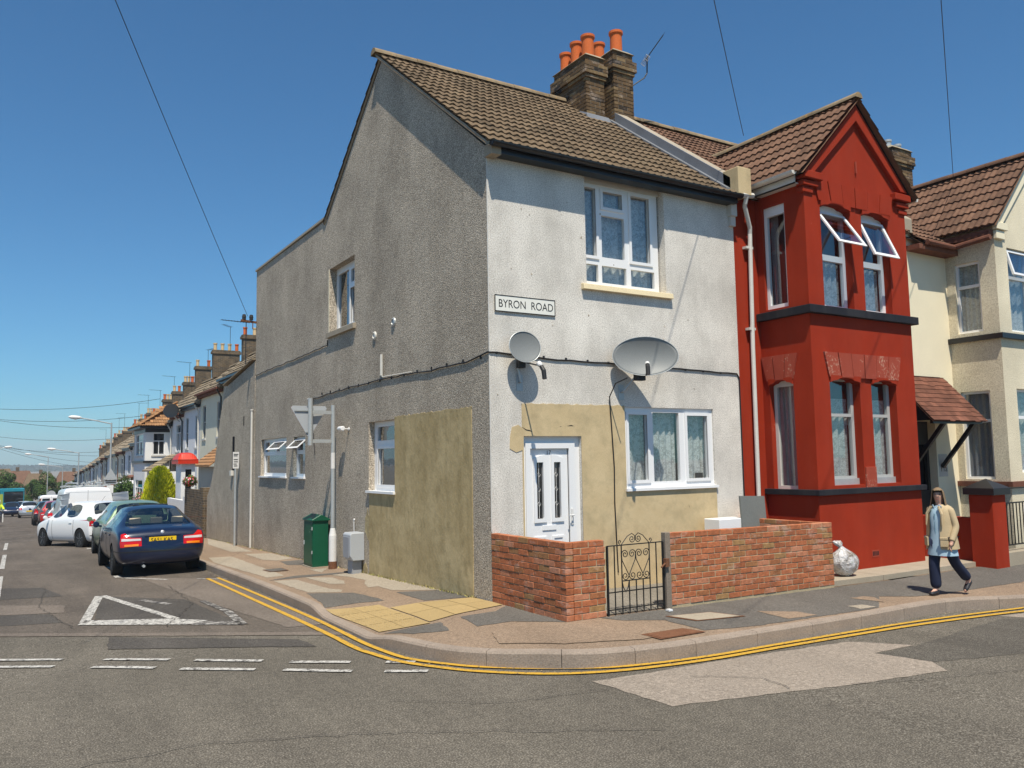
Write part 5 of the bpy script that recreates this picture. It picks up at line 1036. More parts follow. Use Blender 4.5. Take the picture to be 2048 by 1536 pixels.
# ---------------------------------------------------------------- vehicles
def car_body(name, P, st, paint, loc, heading, label, cat='car', group=None, side=(), rear=(), front=(), wheels=(.75,3.3), wr=.31, lamps=None, plate=None, sub=2, extras=None, pillars=True):
    """st: stations (xb, xt, zt, wt, zbelt, w, zlow) rear to front; car runs along +X, left side is +Y"""
    cols = 8
    def ring(s):
        xb, xt, zt, wt, zb, w, zl = s; g = zt-zb
        p = [(xb,0,zl),(xb,w*.80,zl),(xb,w*.955,zl+.10),(xb,w,zl+(zb-zl)*.55),(xb,w*.985,zb-.05),(xb+(xt-xb)*.06,w*.95,zb+.012 if g > .12 else zb-.01+g*.4)]
        if g > .12: p += [(xt,wt,zt-.075),(xt,wt*.86,zt-.028),(xt,wt*.4,zt-.004),(xt,0,zt)]
        else: p += [(xt,wt,zt-.03),(xt,wt*.86,zt-.015),(xt,wt*.4,zt-.003),(xt,0,zt)]
        return p
    R_ = [ring(s) for s in st]; n = len(R_[0]); mb = MB(); full = []
    for r in R_: full.append([V(*p) for p in r] + [V(p[0], -p[1], p[2]) for p in r[-2:0:-1]])
    m_ = len(full[0]); fs = []; mi = []
    for i in range(len(full)-1):
        for j in range(m_):
            k = (j+1) % m_; fs.append((i*m_+j, i*m_+k, (i+1)*m_+k, (i+1)*m_+j))
            jj = j if j < n-1 else m_-1-j
            g = 0
            if i in side and jj == 5: g = 1
            if i in rear and jj in (6,7,8): g = 2
            if i in front and jj in (6,7,8): g = 3
            mi.append(g)
    fs.append(list(range(m_))[::-1]); mi.append(0); fs.append([(len(full)-1)*m_+k for k in range(m_)]); mi.append(0)
    me = bpy.data.meshes.new('tmp'); me.from_pydata([p for r in full for p in r], [], fs)
    for k in range(4): me.materials.append(G['trim'] if k == 0 else G['car_glass'])
    for p, k in zip(me.polygons, mi): p.material_index = k; p.use_smooth = True
    b = bmesh.new(); b.from_mesh(me); bmesh.ops.recalc_face_normals(b, faces=b.faces)
    cl = b.edges.layers.float.new('crease_edge')
    for e in b.edges:
        mset = {f.material_index for f in e.link_faces}
        if len(mset) > 1: e[cl] = .75
    b.to_mesh(me); b.free()
    o = bpy.data.objects.new('tmp', me); COL.objects.link(o)
    sd = o.modifiers.new('s', 'SUBSURF'); sd.levels = sub; sd.render_levels = sub
    wmax = max(s[5] for s in st); cuts = []
    for wx in wheels:
        for sg_ in (-1, 1):
            c = MB().lathe((wx, sg_*(wmax+.1), wr), [(wr+.045,0),(wr+.045,-.38)], 28, (0, sg_, 0)).build('cut', G['tyre']); cuts.append(c)
            c.data.materials.clear(); [c.data.materials.append(G['tyre']) for _ in range(5)]
            for p in c.data.polygons: p.material_index = 4
            md = o.modifiers.new('b', 'BOOLEAN'); md.operation = 'DIFFERENCE'; md.object = c; md.solver = 'EXACT'; md.material_mode = 'INDEX'
    me.materials.append(G['tyre'])
    dg = bpy.context.evaluated_depsgraph_get(); ev = bpy.data.meshes.new_from_object(o.evaluated_get(dg))
    for c in cuts: bpy.data.objects.remove(c)
    bpy.data.objects.remove(o)
    root = thing(name, label, cat, loc, group); root.rotation_euler.z = heading
    verts = [v.co.copy() for v in ev.vertices]; parts = {}
    for p in ev.polygons: parts.setdefault(p.material_index, []).append((tuple(p.vertices), p.use_smooth))
    def sub_mesh(fl, nm, mt, off=0, parent=root):
        idx = {}; vs = []; f2 = []
        for f, s_ in fl:
            q = []
            for i in f:
                if i not in idx: idx[i] = len(vs); vs.append(verts[i])
                q.append(idx[i])
            f2.append(q)
        m2 = bpy.data.meshes.new(nm); m2.from_pydata(vs, [], f2); m2.polygons.foreach_set('use_smooth', [s_ for f, s_ in fl]); m2.materials.append(mt)
        ob = bpy.data.objects.new(nm, m2); COL.objects.link(ob); ob.parent = parent; return ob
    bvh = BVHTree.FromPolygons(verts, [f for fl in parts.values() for f, s_ in fl])
    bo = sub_mesh(parts[0], 'body', paint)
    if 4 in parts: sub_mesh(parts[4], 'wheel_arch_lining', G['tyre'], parent=bo)
    gl = G['auto_glass'] if sub > 1 and len(st) > 11 else G['car_glass']
    if 1 in parts:
        for sg_, in ((1,), (-1,)):
            fl = [(f, s_) for f, s_ in parts[1] if sum(verts[i].y for i in f)*sg_ > 0]
            if fl: sub_mesh(fl, 'side_window', gl)
    if 2 in parts: sub_mesh(parts[2], 'rear_window', gl)
    if 3 in parts: sub_mesh(parts[3], 'windscreen', gl)
    if sub > 1 and len(st) > 11:
        xs_ = [s for s in st if s[2]-s[4] > .3]; xa, xb_ = xs_[0][0]-.3, xs_[-1][0]+.45; zf = st[5][4]-.10
        lb0 = MB().box(xa, xb_, -.70, .70, zf-.06, zf); o = lb0.build('cabin_floor', G['dark'], None); o.parent = root
        for sx_, nm in ((xb_-1.05,'front_seat'), (xa+.55,'rear_seat')):
            for sy in ((-.38,.38) if nm == 'front_seat' else (-.42,0,.42)):
                m3 = MB().hexa([(sx_,sy-.2,zf-.02),(sx_+.12,sy-.2,zf-.02),(sx_+.12,sy+.2,zf-.02),(sx_,sy+.2,zf-.02),(sx_-.07,sy-.17,zf+.16),(sx_+.03,sy-.17,zf+.16),(sx_+.03,sy+.17,zf+.16),(sx_-.07,sy+.17,zf+.16)]).box(sx_-.09,sx_+.0,sy-.12,sy+.12,zf+.19,zf+.33); o = m3.build(nm, G['seat'], None, bevel=.02); o.parent = root
    def loc_build(mb, nm, mt, parent=root, **k):
        o2 = MB(); o2.v = mb.v; o2.f = mb.f; h = root.rotation_euler.z; ob = o2.build(nm, mt, None, **k); ob.parent = parent; return ob
    w0 = None
    for wx in wheels:
        for sg_ in (1, -1):
            y = sg_*(wmax-.015); ax = (0, sg_, 0)
            if w0 is None or True:
                ty = loc_build(MB().lathe((wx, y-.20*sg_, wr), [(wr*.72,0),(wr*.97,.0),(wr,.03),(wr,.16),(wr*.97,.195),(wr*.70,.20),(wr*.66,.17)], 28, ax), 'wheel', G['tyre'], smooth=False)
                loc_build(MB().lathe((wx, y-.10*sg_, wr), [(wr*.70,.09),(wr*.66,.0),(.01,.005)], 24, ax), 'hub', G['trim'], ty); rm = MB().lathe((wx, y-.05*sg_, wr), [(wr*.72,.045),(wr*.66,.03),(wr*.64,-.01)], 28, ax, cap=False).lathe((wx, y-.05*sg_, wr), [(wr*.22,-.02),(wr*.2,.02),(.01,.028)], 14, ax)
                for k in range(5):
                    a = 2*pi*k/5+.3; d = V(cos(a),0,sin(a)); c = V(wx, y-.035*sg_, wr); rm.beam(c+d*.03, c+d*wr*.69, .03, .05, (0,1,0))
                loc_build(rm, 'rim', G['rim'], ty)
    # projected patches on the body
    def proj(ax, pts, nm, mt, parent=root, off=.006, sx=0, res=.03):
        """ax 'r','f': outline in (y,z) shot along x; 'l','R': outline in (x,z) shot along y"""
        b2 = bmesh.new(); vs = [b2.verts.new((p[0], p[1], 0)) for p in pts]; b2.faces.new(vs)
        lo = [min(p[i] for p in pts) for i in (0,1)]; hi = [max(p[i] for p in pts) for i in (0,1)]
        for i in (0,1):
            k = lo[i]+res
            while k < hi[i]: bmesh.ops.bisect_plane(b2, geom=list(b2.verts)+list(b2.edges)+list(b2.faces), plane_co=(k,0,0) if i == 0 else (0,k,0), plane_no=(1,0,0) if i == 0 else (0,1,0), dist=1e-5); k += res
        out = []
        for v in b2.verts:
            a, c = v.co.x, v.co.y
            if ax in 'rf': s_ = -1 if ax == 'r' else 1; o3 = V(s_*9, a, c) if ax == 'r' else V(9, a, c); d = V(1,0,0) if ax == 'r' else V(-1,0,0)
            else: s_ = 1 if ax == 'l' else -1; o3 = V(a, s_*5, c); d = V(0,-s_,0)
            h, nn, _, _ = bvh.ray_cast(o3, d)
            if h is None: h = o3+d*5
            out.append(h - d*off)
        f3 = [[v.index for v in f.verts] for f in b2.faces]; b2.verts.index_update(); f3 = [[v.index for v in f.verts] for f in b2.faces]; b2.free()
        q = MB(); q.add(out, f3); dd = d*(off*.9); q2 = [p+dd for p in out]; q.add(q2, f3)
        # rim between the two sheets
        ed = {}
        for f in f3:
            for i in range(len(f)): e = (f[i], f[(i+1) % len(f)]); ed[tuple(sorted(e))] = ed.get(tuple(sorted(e)), 0)+1
        N = len(out)
        for e, c_ in ed.items():
            if c_ == 1: q.f.append([e[0], e[1], e[1]+N, e[0]+N])
        return loc_build(q, nm, mt, parent, fix=True)
    if extras: extras(root, proj, loc_build, bvh)
    return root
def plate_text(root, s, x, z, w=.52, h=.11, mk='plate_yellow', y0=0, rear=True, tilt=0):
    sg_ = -1 if rear else 1
    F_ = Fr((0, y0, 0), (0, -1, 0) if rear else (0, 1, 0), (sg_, 0, 0))
    # rear seen from behind: left to right is +Y to -Y
    p = MB().hexa([(x, y0-w/2, z-h/2),(x+sg_*.008, y0-w/2, z-h/2),(x+sg_*.008, y0+w/2, z-h/2),(x, y0+w/2, z-h/2),(x, y0-w/2, z+h/2),(x+sg_*.008, y0-w/2, z+h/2),(x+sg_*.008, y0+w/2, z+h/2),(x, y0+w/2, z+h/2)]).build('number_plate', G[mk]); p.parent = root
    if s:
        t = text(Fr((x+sg_*.009, y0, 0), (0,-1,0) if rear else (0,1,0), (sg_,0,0)), s, -w/2+.035, z-.038, 0, .108, 'lettering', G['ink'], None, .001, .93, .001); t.parent = p
HW = pi/2
# blue saloon, rear towards the camera
sal = [(.0,.03,.66,.46,.62,.58,.40),(.05,.05,.82,.64,.76,.80,.27),(.18,.14,.965,.70,.90,.855,.22),(.62,.60,1.015,.68,.93,.865,.20),(.74,1.30,1.36,.52,.94,.868,.19),(1.50,1.62,1.415,.55,.935,.87,.19),(1.62,1.70,1.418,.55,.935,.87,.19),(2.45,2.35,1.41,.55,.92,.87,.19),(2.55,2.42,1.40,.55,.918,.87,.19),(3.40,2.72,1.36,.53,.90,.865,.19),(3.55,3.50,.94,.62,.88,.86,.19),(4.1,4.12,.84,.60,.78,.84,.20),(4.38,4.36,.72,.5,.66,.74,.26),(4.46,4.44,.6,.4,.55,.55,.36)]
def ex_blue(root, proj, lb, bvh):
    for s in (1,-1):
        f = lambda pts: [(s*y, z) for y, z in pts]
        lr = proj('r', f([(.40,.625),(.79,.61),(.80,.70),(.775,.87),(.70,.89),(.60,.80),(.40,.79)]), 'tail_light', G['lamp_red'])
        proj('r', f([(.46,.63),(.72,.625),(.72,.67),(.46,.67)]), 'indicator', G['lamp_amber'], lr, .012); proj('r', f([(.41,.735),(.775,.735),(.77,.785),(.42,.775)]), 'reversing_light', G['lamp_clear'], lr, .012)
    plate_text(root, 'SA51 KAS', .045, .735, .52, .115)
    lb(MB().lathe((.10,0,.885), [(.038,0),(.034,.012),(.0,.016)], 16, (-1,0,.35)), 'badge', G['rim'])
    proj('r', [(-.34,.815),(.34,.815),(.34,.835),(-.34,.835)], 'boot_handle', G['car_blue'], root, .02)
    proj('r', [(-.80,.505),(.80,.505),(.80,.525),(-.80,.525)], 'bumper_strip', G['trim'], root, .006)
    for sd_ in ('l','R'):
        for x in (1.28, 2.05, 3.05): proj(sd_, [(x,.30),(x+.010,.30),(x+.010,.90),(x,.90)], 'door_seam', G['trim'], root, .003)
        for x in (1.40, 2.2): proj(sd_, [(x,.80),(x+.17,.80),(x+.17,.83),(x,.83)], 'door_handle', G['car_blue'], root, .018)
    for y in (.83,): proj('l', [(.05,.505),(.6,.505),(.6,.525),(.05,.525)], 'bumper_strip', G['trim'], root, .006)
    for s in (1,-1):
        lb(MB().lathe((3.08, s*.98, .985), [(.0,-.05),(.06,-.045),(.072,0),(.055,.045),(0,.06)], 14, (1,0,0)).beam((3.10,s*.86,.94),(3.10,s*.95,.96),.04,.04), 'wing_mirror', G['car_blue'])
    lb(MB().tube([(.25,.35,.22),(.02,.35,.22)], .028, 10), 'exhaust', G['galv'])
    hr = MB()
    lb(MB().hexa([(1.8,-.36,1.39),(2.5,-.36,1.38),(2.5,.36,1.38),(1.8,.36,1.39),(1.8,-.36,1.425),(2.5,-.36,1.418),(2.5,.36,1.418),(1.8,.36,1.425)]), 'sunroof', G['trim'])
zc = lambda x, y: road(x, y)+.004
def pitch(o, y0): 
    o.rotation_euler.y = 0
    g = math.atan((base(y0+4)-base(y0))/4); o.rotation_mode = 'XYZ'; hz = o.rotation_euler.z
    o.matrix_world = Matrix.Translation(o.location) @ Matrix.Rotation(g, 4, 'X') @ Matrix.Rotation(hz, 4, 'Z')
    return o
blue = pitch(car_body('saloon_car', None, sal, G['car_blue'], (-2.60, 8.9, zc(-2.7,9.0)), HW-radians(.3), 'dark blue saloon parked at the front of the line with its yellow rear plate showing', group='cars parked along the kerb', side=(4,6,7,8), rear=(3,), front=(9,), wheels=(.98,3.68), wr=.315, extras=ex_blue), 8.95)
# green estate-like hatchback
hat = [(.0,.05,.55,.40,.50,.60,.38),(.04,.07,.80,.60,.76,.80,.24),(.09,.20,1.10,.60,.92,.835,.20),(.12,.42,1.42,.52,.94,.845,.19),(.70,.80,1.465,.55,.945,.85,.18),(.78,.86,1.47,.55,.945,.85,.18),(1.75,1.72,1.485,.56,.935,.855,.18),(1.84,1.78,1.485,.56,.935,.855,.18),(2.78,2.15,1.45,.54,.92,.85,.18),(3.0,2.98,.98,.62,.90,.845,.18),(3.5,3.5,.86,.60,.80,.83,.2),(3.82,3.80,.72,.5,.68,.72,.24),(3.9,3.88,.6,.4,.55,.52,.34)]
def ex_hatch(paint, plate='', hi=True):
    def f_(root, proj, lb, bvh):
        for s in (1,-1):
            f = lambda pts: [(s*y, z) for y, z in pts]
            lr = proj('r', f([(.62,.70),(.84,.68),(.83,.90),(.66,.92)]) if not hi else f([(.58,.72),(.835,.70),(.83,.90),(.62,.92)]), 'tail_light', G['lamp_red'])
            proj('r', f([(.66,.74),(.78,.73),(.78,.77),(.66,.78)]), 'reversing_light', G['lamp_clear'], lr, .010)
            proj('f', f([(.42,.62),(.70,.62),(.72,.74),(.46,.72)]), 'headlight', G['lamp_clear'])
            for x in (1.05, 2.45): proj('l' if s > 0 else 'R', [(x,.28),(x+.012,.28),(x+.012,.90),(x,.90)], 'door_seam', G['trim'], root, .003)
            lb(MB().lathe((2.66, s*.96, .98), [(.0,-.05),(.058,-.045),(.07,0),(.055,.045),(0,.06)], 12, (1,0,0)).beam((2.68,s*.84,.94),(2.68,s*.93,.96),.04,.04), 'wing_mirror', paint)
            proj('l' if s > 0 else 'R', [(1.15,.80),(1.33,.80),(1.33,.835),(1.15,.835)], 'door_handle', paint, root, .018)
        proj('r', [(-.80,.40),(.80,.40),(.80,.43),(-.80,.43)], 'bumper_line', G['trim'], root, .004)
        plate_text(root, '', -.004, .60, .50, .11)
        lb(MB().tube([(.95,0,1.47),(.72,0,1.62)], .004, 5), 'radio_aerial', G['trim'])
    return f_
gr = pitch(car_body('hatchback_car', None, hat, G['car_green'], (-2.36, 13.75, zc(-2.4,14.0)), HW+radians(.3), 'pale green hatchback parked in front of the blue saloon', group='cars parked along the kerb', side=(3,5,7), rear=(2,), front=(8,), wheels=(.62,3.1), wr=.30, extras=ex_hatch(G['car_green'])), 13.4)
wh = pitch(car_body('hatchback_car', None, hat, G['car_white'], (-2.30, 19.6, zc(-2.4,19.6)-.05), HW+radians(22), 'white three door hatchback angled out of its parking space', group='cars parked along the kerb', side=(5,7), rear=(2,), front=(8,), wheels=(.66,3.1), wr=.31, extras=ex_hatch(G['car_white'])), 19.4)
# vans
van = [(.0,.02,1.74,.72,1.05,.88,.30),(.012,.03,1.88,.77,1.07,.935,.25),(.09,.10,1.94,.80,1.08,.95,.23),(1.4,1.4,1.95,.80,1.10,.95,.22),(3.0,3.0,1.95,.80,1.10,.95,.22),(3.1,3.1,1.95,.80,1.10,.95,.22),(3.85,3.40,1.93,.76,1.10,.95,.22),(4.2,4.15,1.20,.72,1.08,.93,.22),(4.65,4.65,1.02,.66,.94,.90,.24),(4.82,4.8,.8,.5,.72,.7,.35)]
def ex_van(paint, win=False, rack=True):
    def f_(root, proj, lb, bvh):
        for s in (1,-1):
            f = lambda pts: [(s*y, z) for y, z in pts]
            proj('r', f([(.84,1.25),(.89,1.25),(.86,1.70),(.82,1.70)]), 'tail_light', G['lamp_red'] if not rack else G['grey_plastic']); proj('r', f([(.80,.70),(.90,.70),(.90,1.0),(.82,1.0)]), 'tail_light', G['lamp_red'])
            if win: proj('r', f([(.10,1.22),(.68,1.22),(.62,1.66),(.10,1.66)]), 'rear_window', G['car_glass'])
            lb(MB().box(3.66,3.74,s*1.0-.1*(s < 0),s*1.0+.1*(s > 0),1.12,1.36), 'wing_mirror', G['trim'])
        proj('r', [(-.005,.55),(.005,.55),(.005,1.82),(-.005,1.82)], 'door_seam', G['trim'], root, .003); proj('r', [(-.74,1.74),(.74,1.74),(.74,1.752),(-.74,1.752)], 'door_seam', G['grey_plastic'], root, .003)
        proj('r', [(-.85,.42),(.85,.42),(.85,.52),(-.85,.52)], 'bumper', G['trim'], root, .03); plate_text(root, '', -.008, .68, .5, .11)
        if rack:
            r = MB()
            for x in (.5,1.5,2.5): r.beam((x,-.78,1.99),(x,.78,1.99),.04,.04)
            for y in (-.72,.72): r.beam((.3,y,2.02),(3.0,y,2.02),.03,.03)
            lb(r, 'roof_rack', G['galv']); 
    return f_
v1 = pitch(car_body('delivery_van', None, van, G['car_white'], (-2.72, 24.6, zc(-2.7,24.6)), HW, 'large white panel van with a roof rack behind the angled white hatchback', 'van', side=(5,), front=(6,), wheels=(1.0,3.95), wr=.33, extras=ex_van(G['car_white'])), 24.6)
ld_ = thing('roof_ladder', 'bundle of ladders and poles lying on the white van roof rack', 'ladder', (-2.75,26,v1.location.z+2.05)); lm = MB(); rnd = random.Random(3)
for i in range(6): y0_ = -3.25+.2*i; lm.tube([(y0_,24.9+rnd.uniform(0,.3),v1.location.z+2.06+rnd.uniform(0,.10)),(y0_+rnd.uniform(-.1,.1),27.3,v1.location.z+2.03+rnd.uniform(0,.1)-.08)], .035, 6)
lm.build('poles', G['galv'], ld_)
def small_car(kind, paint, x, y, label, head=0, st=hat, side=(3,5,7), rear=(2,), front=(8,), wh_=(.62,3.1), ex=None, group='cars parked along the kerb', cat='car', sub=1):
    h = HW+radians(head) if ex != 'front' else -HW+radians(head)
    return pitch(car_body(kind, None, st, paint, (x, y, zc(x, y)), h, label, cat, group, side=side, rear=rear, front=front, wheels=wh_, extras=ex_hatch(paint) if st is hat else (ex_van(paint, True, False) if st is van else None), sub=sub), y)
small_car('estate_car', G['car_grey'], -2.75, 34.5, 'grey estate car just beyond the big white van')
small_car('hatchback_car', G['car_red'], -2.75, 42.0, 'red hatchback parked beyond the grey estate')
small_car('hatchback_car', G['car_black'], -2.85, 48.5, 'black hatchback parked between the red car and the small white van')
small_car('delivery_van', G['car_white'], -1.95, 66, 'smaller white van with rear windows far down the parked line', st=van, side=(5,), rear=(), front=(6,), wh_=(1.0,3.95), cat='van')
small_car('hatchback_car', G['car_silver'], -3.1, 78, 'silver hatchback parked far down the street in front of the small white van', st=hat)
small_car('hatchback_car', G['car_black'], -3.5, 94, 'dark car facing the camera near the foot of the bus', ex='front', head=0)
small_car('hatchback_car', G['car_white'], -3.2, 103, 'white car facing the camera at the far end of the road', ex='front', head=8)
small_car('saloon_car', G['car_blue'], -4.35, 92, 'dark blue oncoming car in the road left of the far end', ex='front', head=0)
# bus across the end of the road
bz = base(100)-.2
bus = thing('bus', 'teal single decker bus crossing the far end of the road', 'bus', (-9,108,bz))
MB().box(-13.5,-2.9,107,109.4,bz+.35,bz+1.15).box(-13.5,-2.9,107,109.4,bz+2.45,bz+2.85).box(-5.4,-5.0,107,109.4,bz+1.1,bz+2.5).box(-8,-7.7,107,109.4,bz+1.1,bz+2.5).box(-10.8,-10.5,107,109.4,bz+1.1,bz+2.5).box(-3.0,-2.9,107,109.4,bz+1.1,bz+2.5).build('body', G['bus_teal'], bus, bevel=.05)
MB().box(-13.4,-2.95,107.06,109.3,bz+1.1,bz+2.5).build('windows', G['car_glass'], bus); MB().box(-5.9,-5.1,106.98,107.02,bz+.9,bz+2.2).build('side_panel', G['bus_yellow'], bus)
for x in (-4.6,-10.5): MB().lathe((x,106.97,bz+.48), [(.1,0),(.46,.0),(.48,.04),(.48,.3)], 18, (0,1,0)).build('wheel', G['tyre'], bus)
# ---------------------------------------------------------------- terrace down the side street
def lerp_tab(tab, y):
    if y <= tab[0][0]: return tab[0][1]
    for (a, b), (c, d) in zip(tab, tab[1:]):
        if y <= c: return b+(d-b)*(y-a)/(c-a)
    return tab[-1][1]
EAVE = [(18,5.62),(28,5.45),(33,5.22),(33.5,4.92),(37.5,4.68),(41,4.5),(54,3.60),(66,2.92),(78,2.75),(97,1.78),(126,.55)]
RIDG = [(18,8.3),(36,7.75),(48,7.2),(56,6.7),(79,5.3),(103,4.35),(128,3.0)]
rt_ = random.Random(11)
def wall_mat(i): 
    cols = [(.70,.69,.66),(.66,.63,.55),(.72,.72,.74),(.62,.58,.48),(.70,.66,.52),(.74,.74,.73),(.50,.46,.38)]
    return cols[i % 7]
WM = [M('terrace_wall_%d' % i, wall_mat(i), .85, .08, 2, .06, 30, .1) for i in range(7)]
for i, n_ in enumerate(('white','off_white','pale_grey_white','stone','pale_cream','bright_white','buff')): WM[i].name = n_+'_terrace_render'
def simple_win(F, a0, a1, b0, b1, parent, mk='upvc', cross=True):
    bars = [(a0+.05,(a0+a1)/2-.02,b0+.05,b1-.5),((a0+a1)/2+.02,a1-.05,b0+.05,b1-.5),(a0+.05,a1-.05,b1-.45,b1-.05)] if cross else [(a0+.05,a1-.05,b0+.05,(b0+b1)/2-.02),(a0+.05,a1-.05,(b0+b1)/2+.02,b1-.05)]
    w = MB().slab(F, a0, a1, b0, b1, bars, -.10, -.04).build('window', G[mk], parent)
    MB().fbox(F, a0+.02, a1-.02, b0+.02, b1-.02, -.09, -.085).build('pane', G['car_glass'], w); MB().fbox(F, a0-.08, a1+.08, b0-.09, b0, -.1, .05).build('sill', G['white_wood'], w); return w
def terrace(i, y0, y1, X, label, chim=True, narrow=False, pots=4, roofmk='tile_grey', wall=None, detail=True, chy=None, chw=.5):
    ym = (y0+y1)/2; e0, e1 = lerp_tab(EAVE, y0+.01), lerp_tab(EAVE, y1-.01); e = (e0+e1)/2; r = lerp_tab(RIDG, ym); g = base(ym)-.6
    t = thing('terraced_house', label, 'house', (X, ym, g), 'terraced houses down the side street'); F = Fr((X,0,0),(0,1,0),(-1,0,0)); gr = base(ym)
    h = [(y0+.55,y0+1.25,e-2.15,e-.55),(y1-1.25,y1-.55,e-2.15,e-.55)] if narrow else [(ym-.75,ym+.65,e-2.0,e-.5)]
    dr = (y1-1.25,y1-.4,g+.3,gr+2.2); gw_ = (y0+.5,y0+1.9,gr+.85,gr+2.25)
    hz = h+([dr, gw_] if detail else [])
    MB().slab(F, y0, y1, g, e, hz, -.25, 0).box(X+.25,X+6,y0,y0+.05,g,e).box(X+.25,X+6,y1-.05,y1,g,e).prism([(X+.1,y0,e),(X+6.2,y0,e),(X+3.2,y0,r-.06)], (0,.08,0)).prism([(X+.1,y1-.08,e),(X+6.2,y1-.08,e),(X+3.2,y1-.08,r-.06)], (0,.08,0)).build('wall', wall or WM[i % 7], t)
    for k in h: simple_win(F, *k, t, 'grey_frame' if narrow else 'upvc', not narrow)
    if detail:
        simple_win(F, *gw_, t); MB().fbox(F, dr[0], dr[1], dr[2], dr[3], -.15, -.1).build('door', [G['black'],G['upvc'],G['car_red'],G['bus_teal']][i % 4], t)
    n = 11; rb_ = MB(); s = Vector((3.4,0,r-e)).normalized(); nn = V(-s.z,0,s.x); L_ = sqrt(3.4**2+(r-e)**2); o = V(X-.2,0,e-.0)
    for k in range(n):
        p0 = o+s*(L_*k/n); p1 = o+s*(L_*(k+1)/n+.03); m_ = max(1, int((y1-y0)/.6)) if y0 < 60 else 1
        for q in range(m_):
            ya = y0+(y1-y0)*q/m_; yb = y0+(y1-y0)*(q+1)/m_-(.006 if m_ > 1 else 0)
            j = rt_.uniform(0,.012)
            a, b = p0+nn*(.045+j), p1+nn*.008; c = p0+nn*.005
            rb_.add([(a.x,ya,a.z),(a.x,yb,a.z),(b.x,yb,b.z),(b.x,ya,b.z),(c.x,ya,c.z),(c.x,yb,c.z)], [(0,1,2,3),(4,5,1,0),(0,3,4),(1,5,2)])
    rb_.add([(X+3.2,y0,r),(X+3.2,y1,r),(X+6.4,y1,e),(X+6.4,y0,e)], [(0,1,2,3)])
    ro = rb_.build('roof', G[roofmk], t, fix=False); ridge_tiles((X+3.2,y0,r+.03),(X+3.2,y1,r+.03), .12, 'ridge', 'tile_grey', ro, .9)
    MB().beam((X-.27,y0,e+.0),(X-.27,y1,e+.0),.11,.09).box(X-.2,X-.02,y0,y1,e-.16,e-.02).build('gutter', G['black'] if i % 3 else G['tile_plain'], t)
    MB().tube([(X-.27,y0+.12,e-.05),(X-.08,y0+.12,e-.4),(X-.06,y0+.12,gr)], .045, 6).build('downpipe', [G['black'],G['tile_plain'],G['pipe_white']][i % 3], t)
    # party wall coping between neighbouring roofs
    pc = MB(); a, b = o+nn*.02, o+s*L_+nn*.02; a2, b2 = a+nn*.14, b+nn*.14
    pc.hexa([(a.x,y0-.14,a.z),(a.x,y0+.14,a.z),(b.x,y0+.14,b.z),(b.x,y0-.14,b.z),(a2.x,y0-.14,a2.z),(a2.x,y0+.14,a2.z),(b2.x,y0+.14,b2.z),(b2.x,y0-.14,b2.z)]); pc.build('party_coping', G['concrete'], t)
    if chim:
        ct = r+(1.15 if y0 < 45 else .85); cx = X+3.2; yc = chy or y1; w_c = chw
        c = MB().box(cx-w_c,cx+w_c,yc-.42,yc+.0,r-.5,ct-.2).box(cx-w_c-.07,cx+w_c+.07,yc-.48,yc+.06,ct-.2,ct-.05).box(cx-w_c-.03,cx+w_c+.03,yc-.44,yc+.02,ct-.05,ct+.03).build('chimney', G['brick_far'], t)
        for k in range(pots):
            x = cx-w_c+.14+(2*w_c-.28)*k/max(1, pots-1); mk = 'terracotta' if (k+i) % 4 == 2 else 'pot_buff'; MB().lathe((x,yc-.21,ct), [(.12,0),(.10,.05),(.10,.38),(.125,.40),(.125,.46),(.09,.46)], 12).build('pot', G[mk], c)
    return t
T0 = terrace(1, 18.2, 28.4, 2.85, 'first terraced house, mostly hidden behind the grey lean-to, nearest the camera', narrow=True, wall=WM[6], detail=False, chim=False)
terrace(0, 28.4, 33.3, 2.85, 'cream terraced house with two narrow upstairs windows and a black downpipe', narrow=True, wall=WM[4], chim=False)
terrace(2, 33.3, 37.6, 2.85, 'white terraced house with a dark red downpipe next to the bay house', narrow=True, pots=2, wall=WM[2], chy=36.9, chw=.4)
terrace(3, 37.6, 41.0, 2.85, 'plain white terraced house directly before the orange roofed bay', pots=4, wall=WM[5], chy=42.6, chw=.78)
BH = terrace(5, 41.0, 49.3, 2.85, 'white terraced house with a two storey bay under an orange hipped roof', pots=2, wall=WM[5], detail=False)
# its bay
bx0, bx1, by0, by1 = 1.55, 2.85, 42.0, 46.6; ge = base(43)-.5
FbS = Fr((0,by0,0),(1,0,0),(0,-1,0)); FbW = Fr((bx0,0,0),(0,1,0),(-1,0,0)); wn_ = (1.95,2.6,2.45,3.72); wl_ = (1.95,2.6,-.35,1.05)
MB().slab(FbS, bx0, bx1, ge, 4.0, [wn_, wl_], -.2, 0).slab(FbW, by0+.2, by1, ge, 4.0, [(42.8,45.8,2.45,3.72),(42.8,45.8,-.35,1.0)], -.2, 0).box(bx0,bx1,by1-.1,by1,ge,4.0).build('bay_wall', WM[5], BH)
for F_, a in ((FbS, wn_), (FbS, wl_), (FbW, (42.8,45.8,2.45,3.72)), (FbW, (42.8,45.8,-.35,1.0))): simple_win(F_, *a, BH)
MB().box(bx0-.1,bx1,by0-.1,by1+.1,2.0,2.12).box(bx0-.35,bx1,by0-.35,by1+.3,3.98,4.12).box(bx0-.02,bx1,by0-.02,by1,3.75,3.98).build('black_band', G['black'], BH)
hp = V(3.6,44.3,5.65)
tile_roof((bx0-.42,by0-.42,4.10), (1,0,0), (0,hp.y-by0+.4,hp.z-4.1), 2.0, 2.7, mk='tile_orange', parent=BH, gauge=.36, name='bay_roof', clip=lambda a, s: a > s*.62-.1)
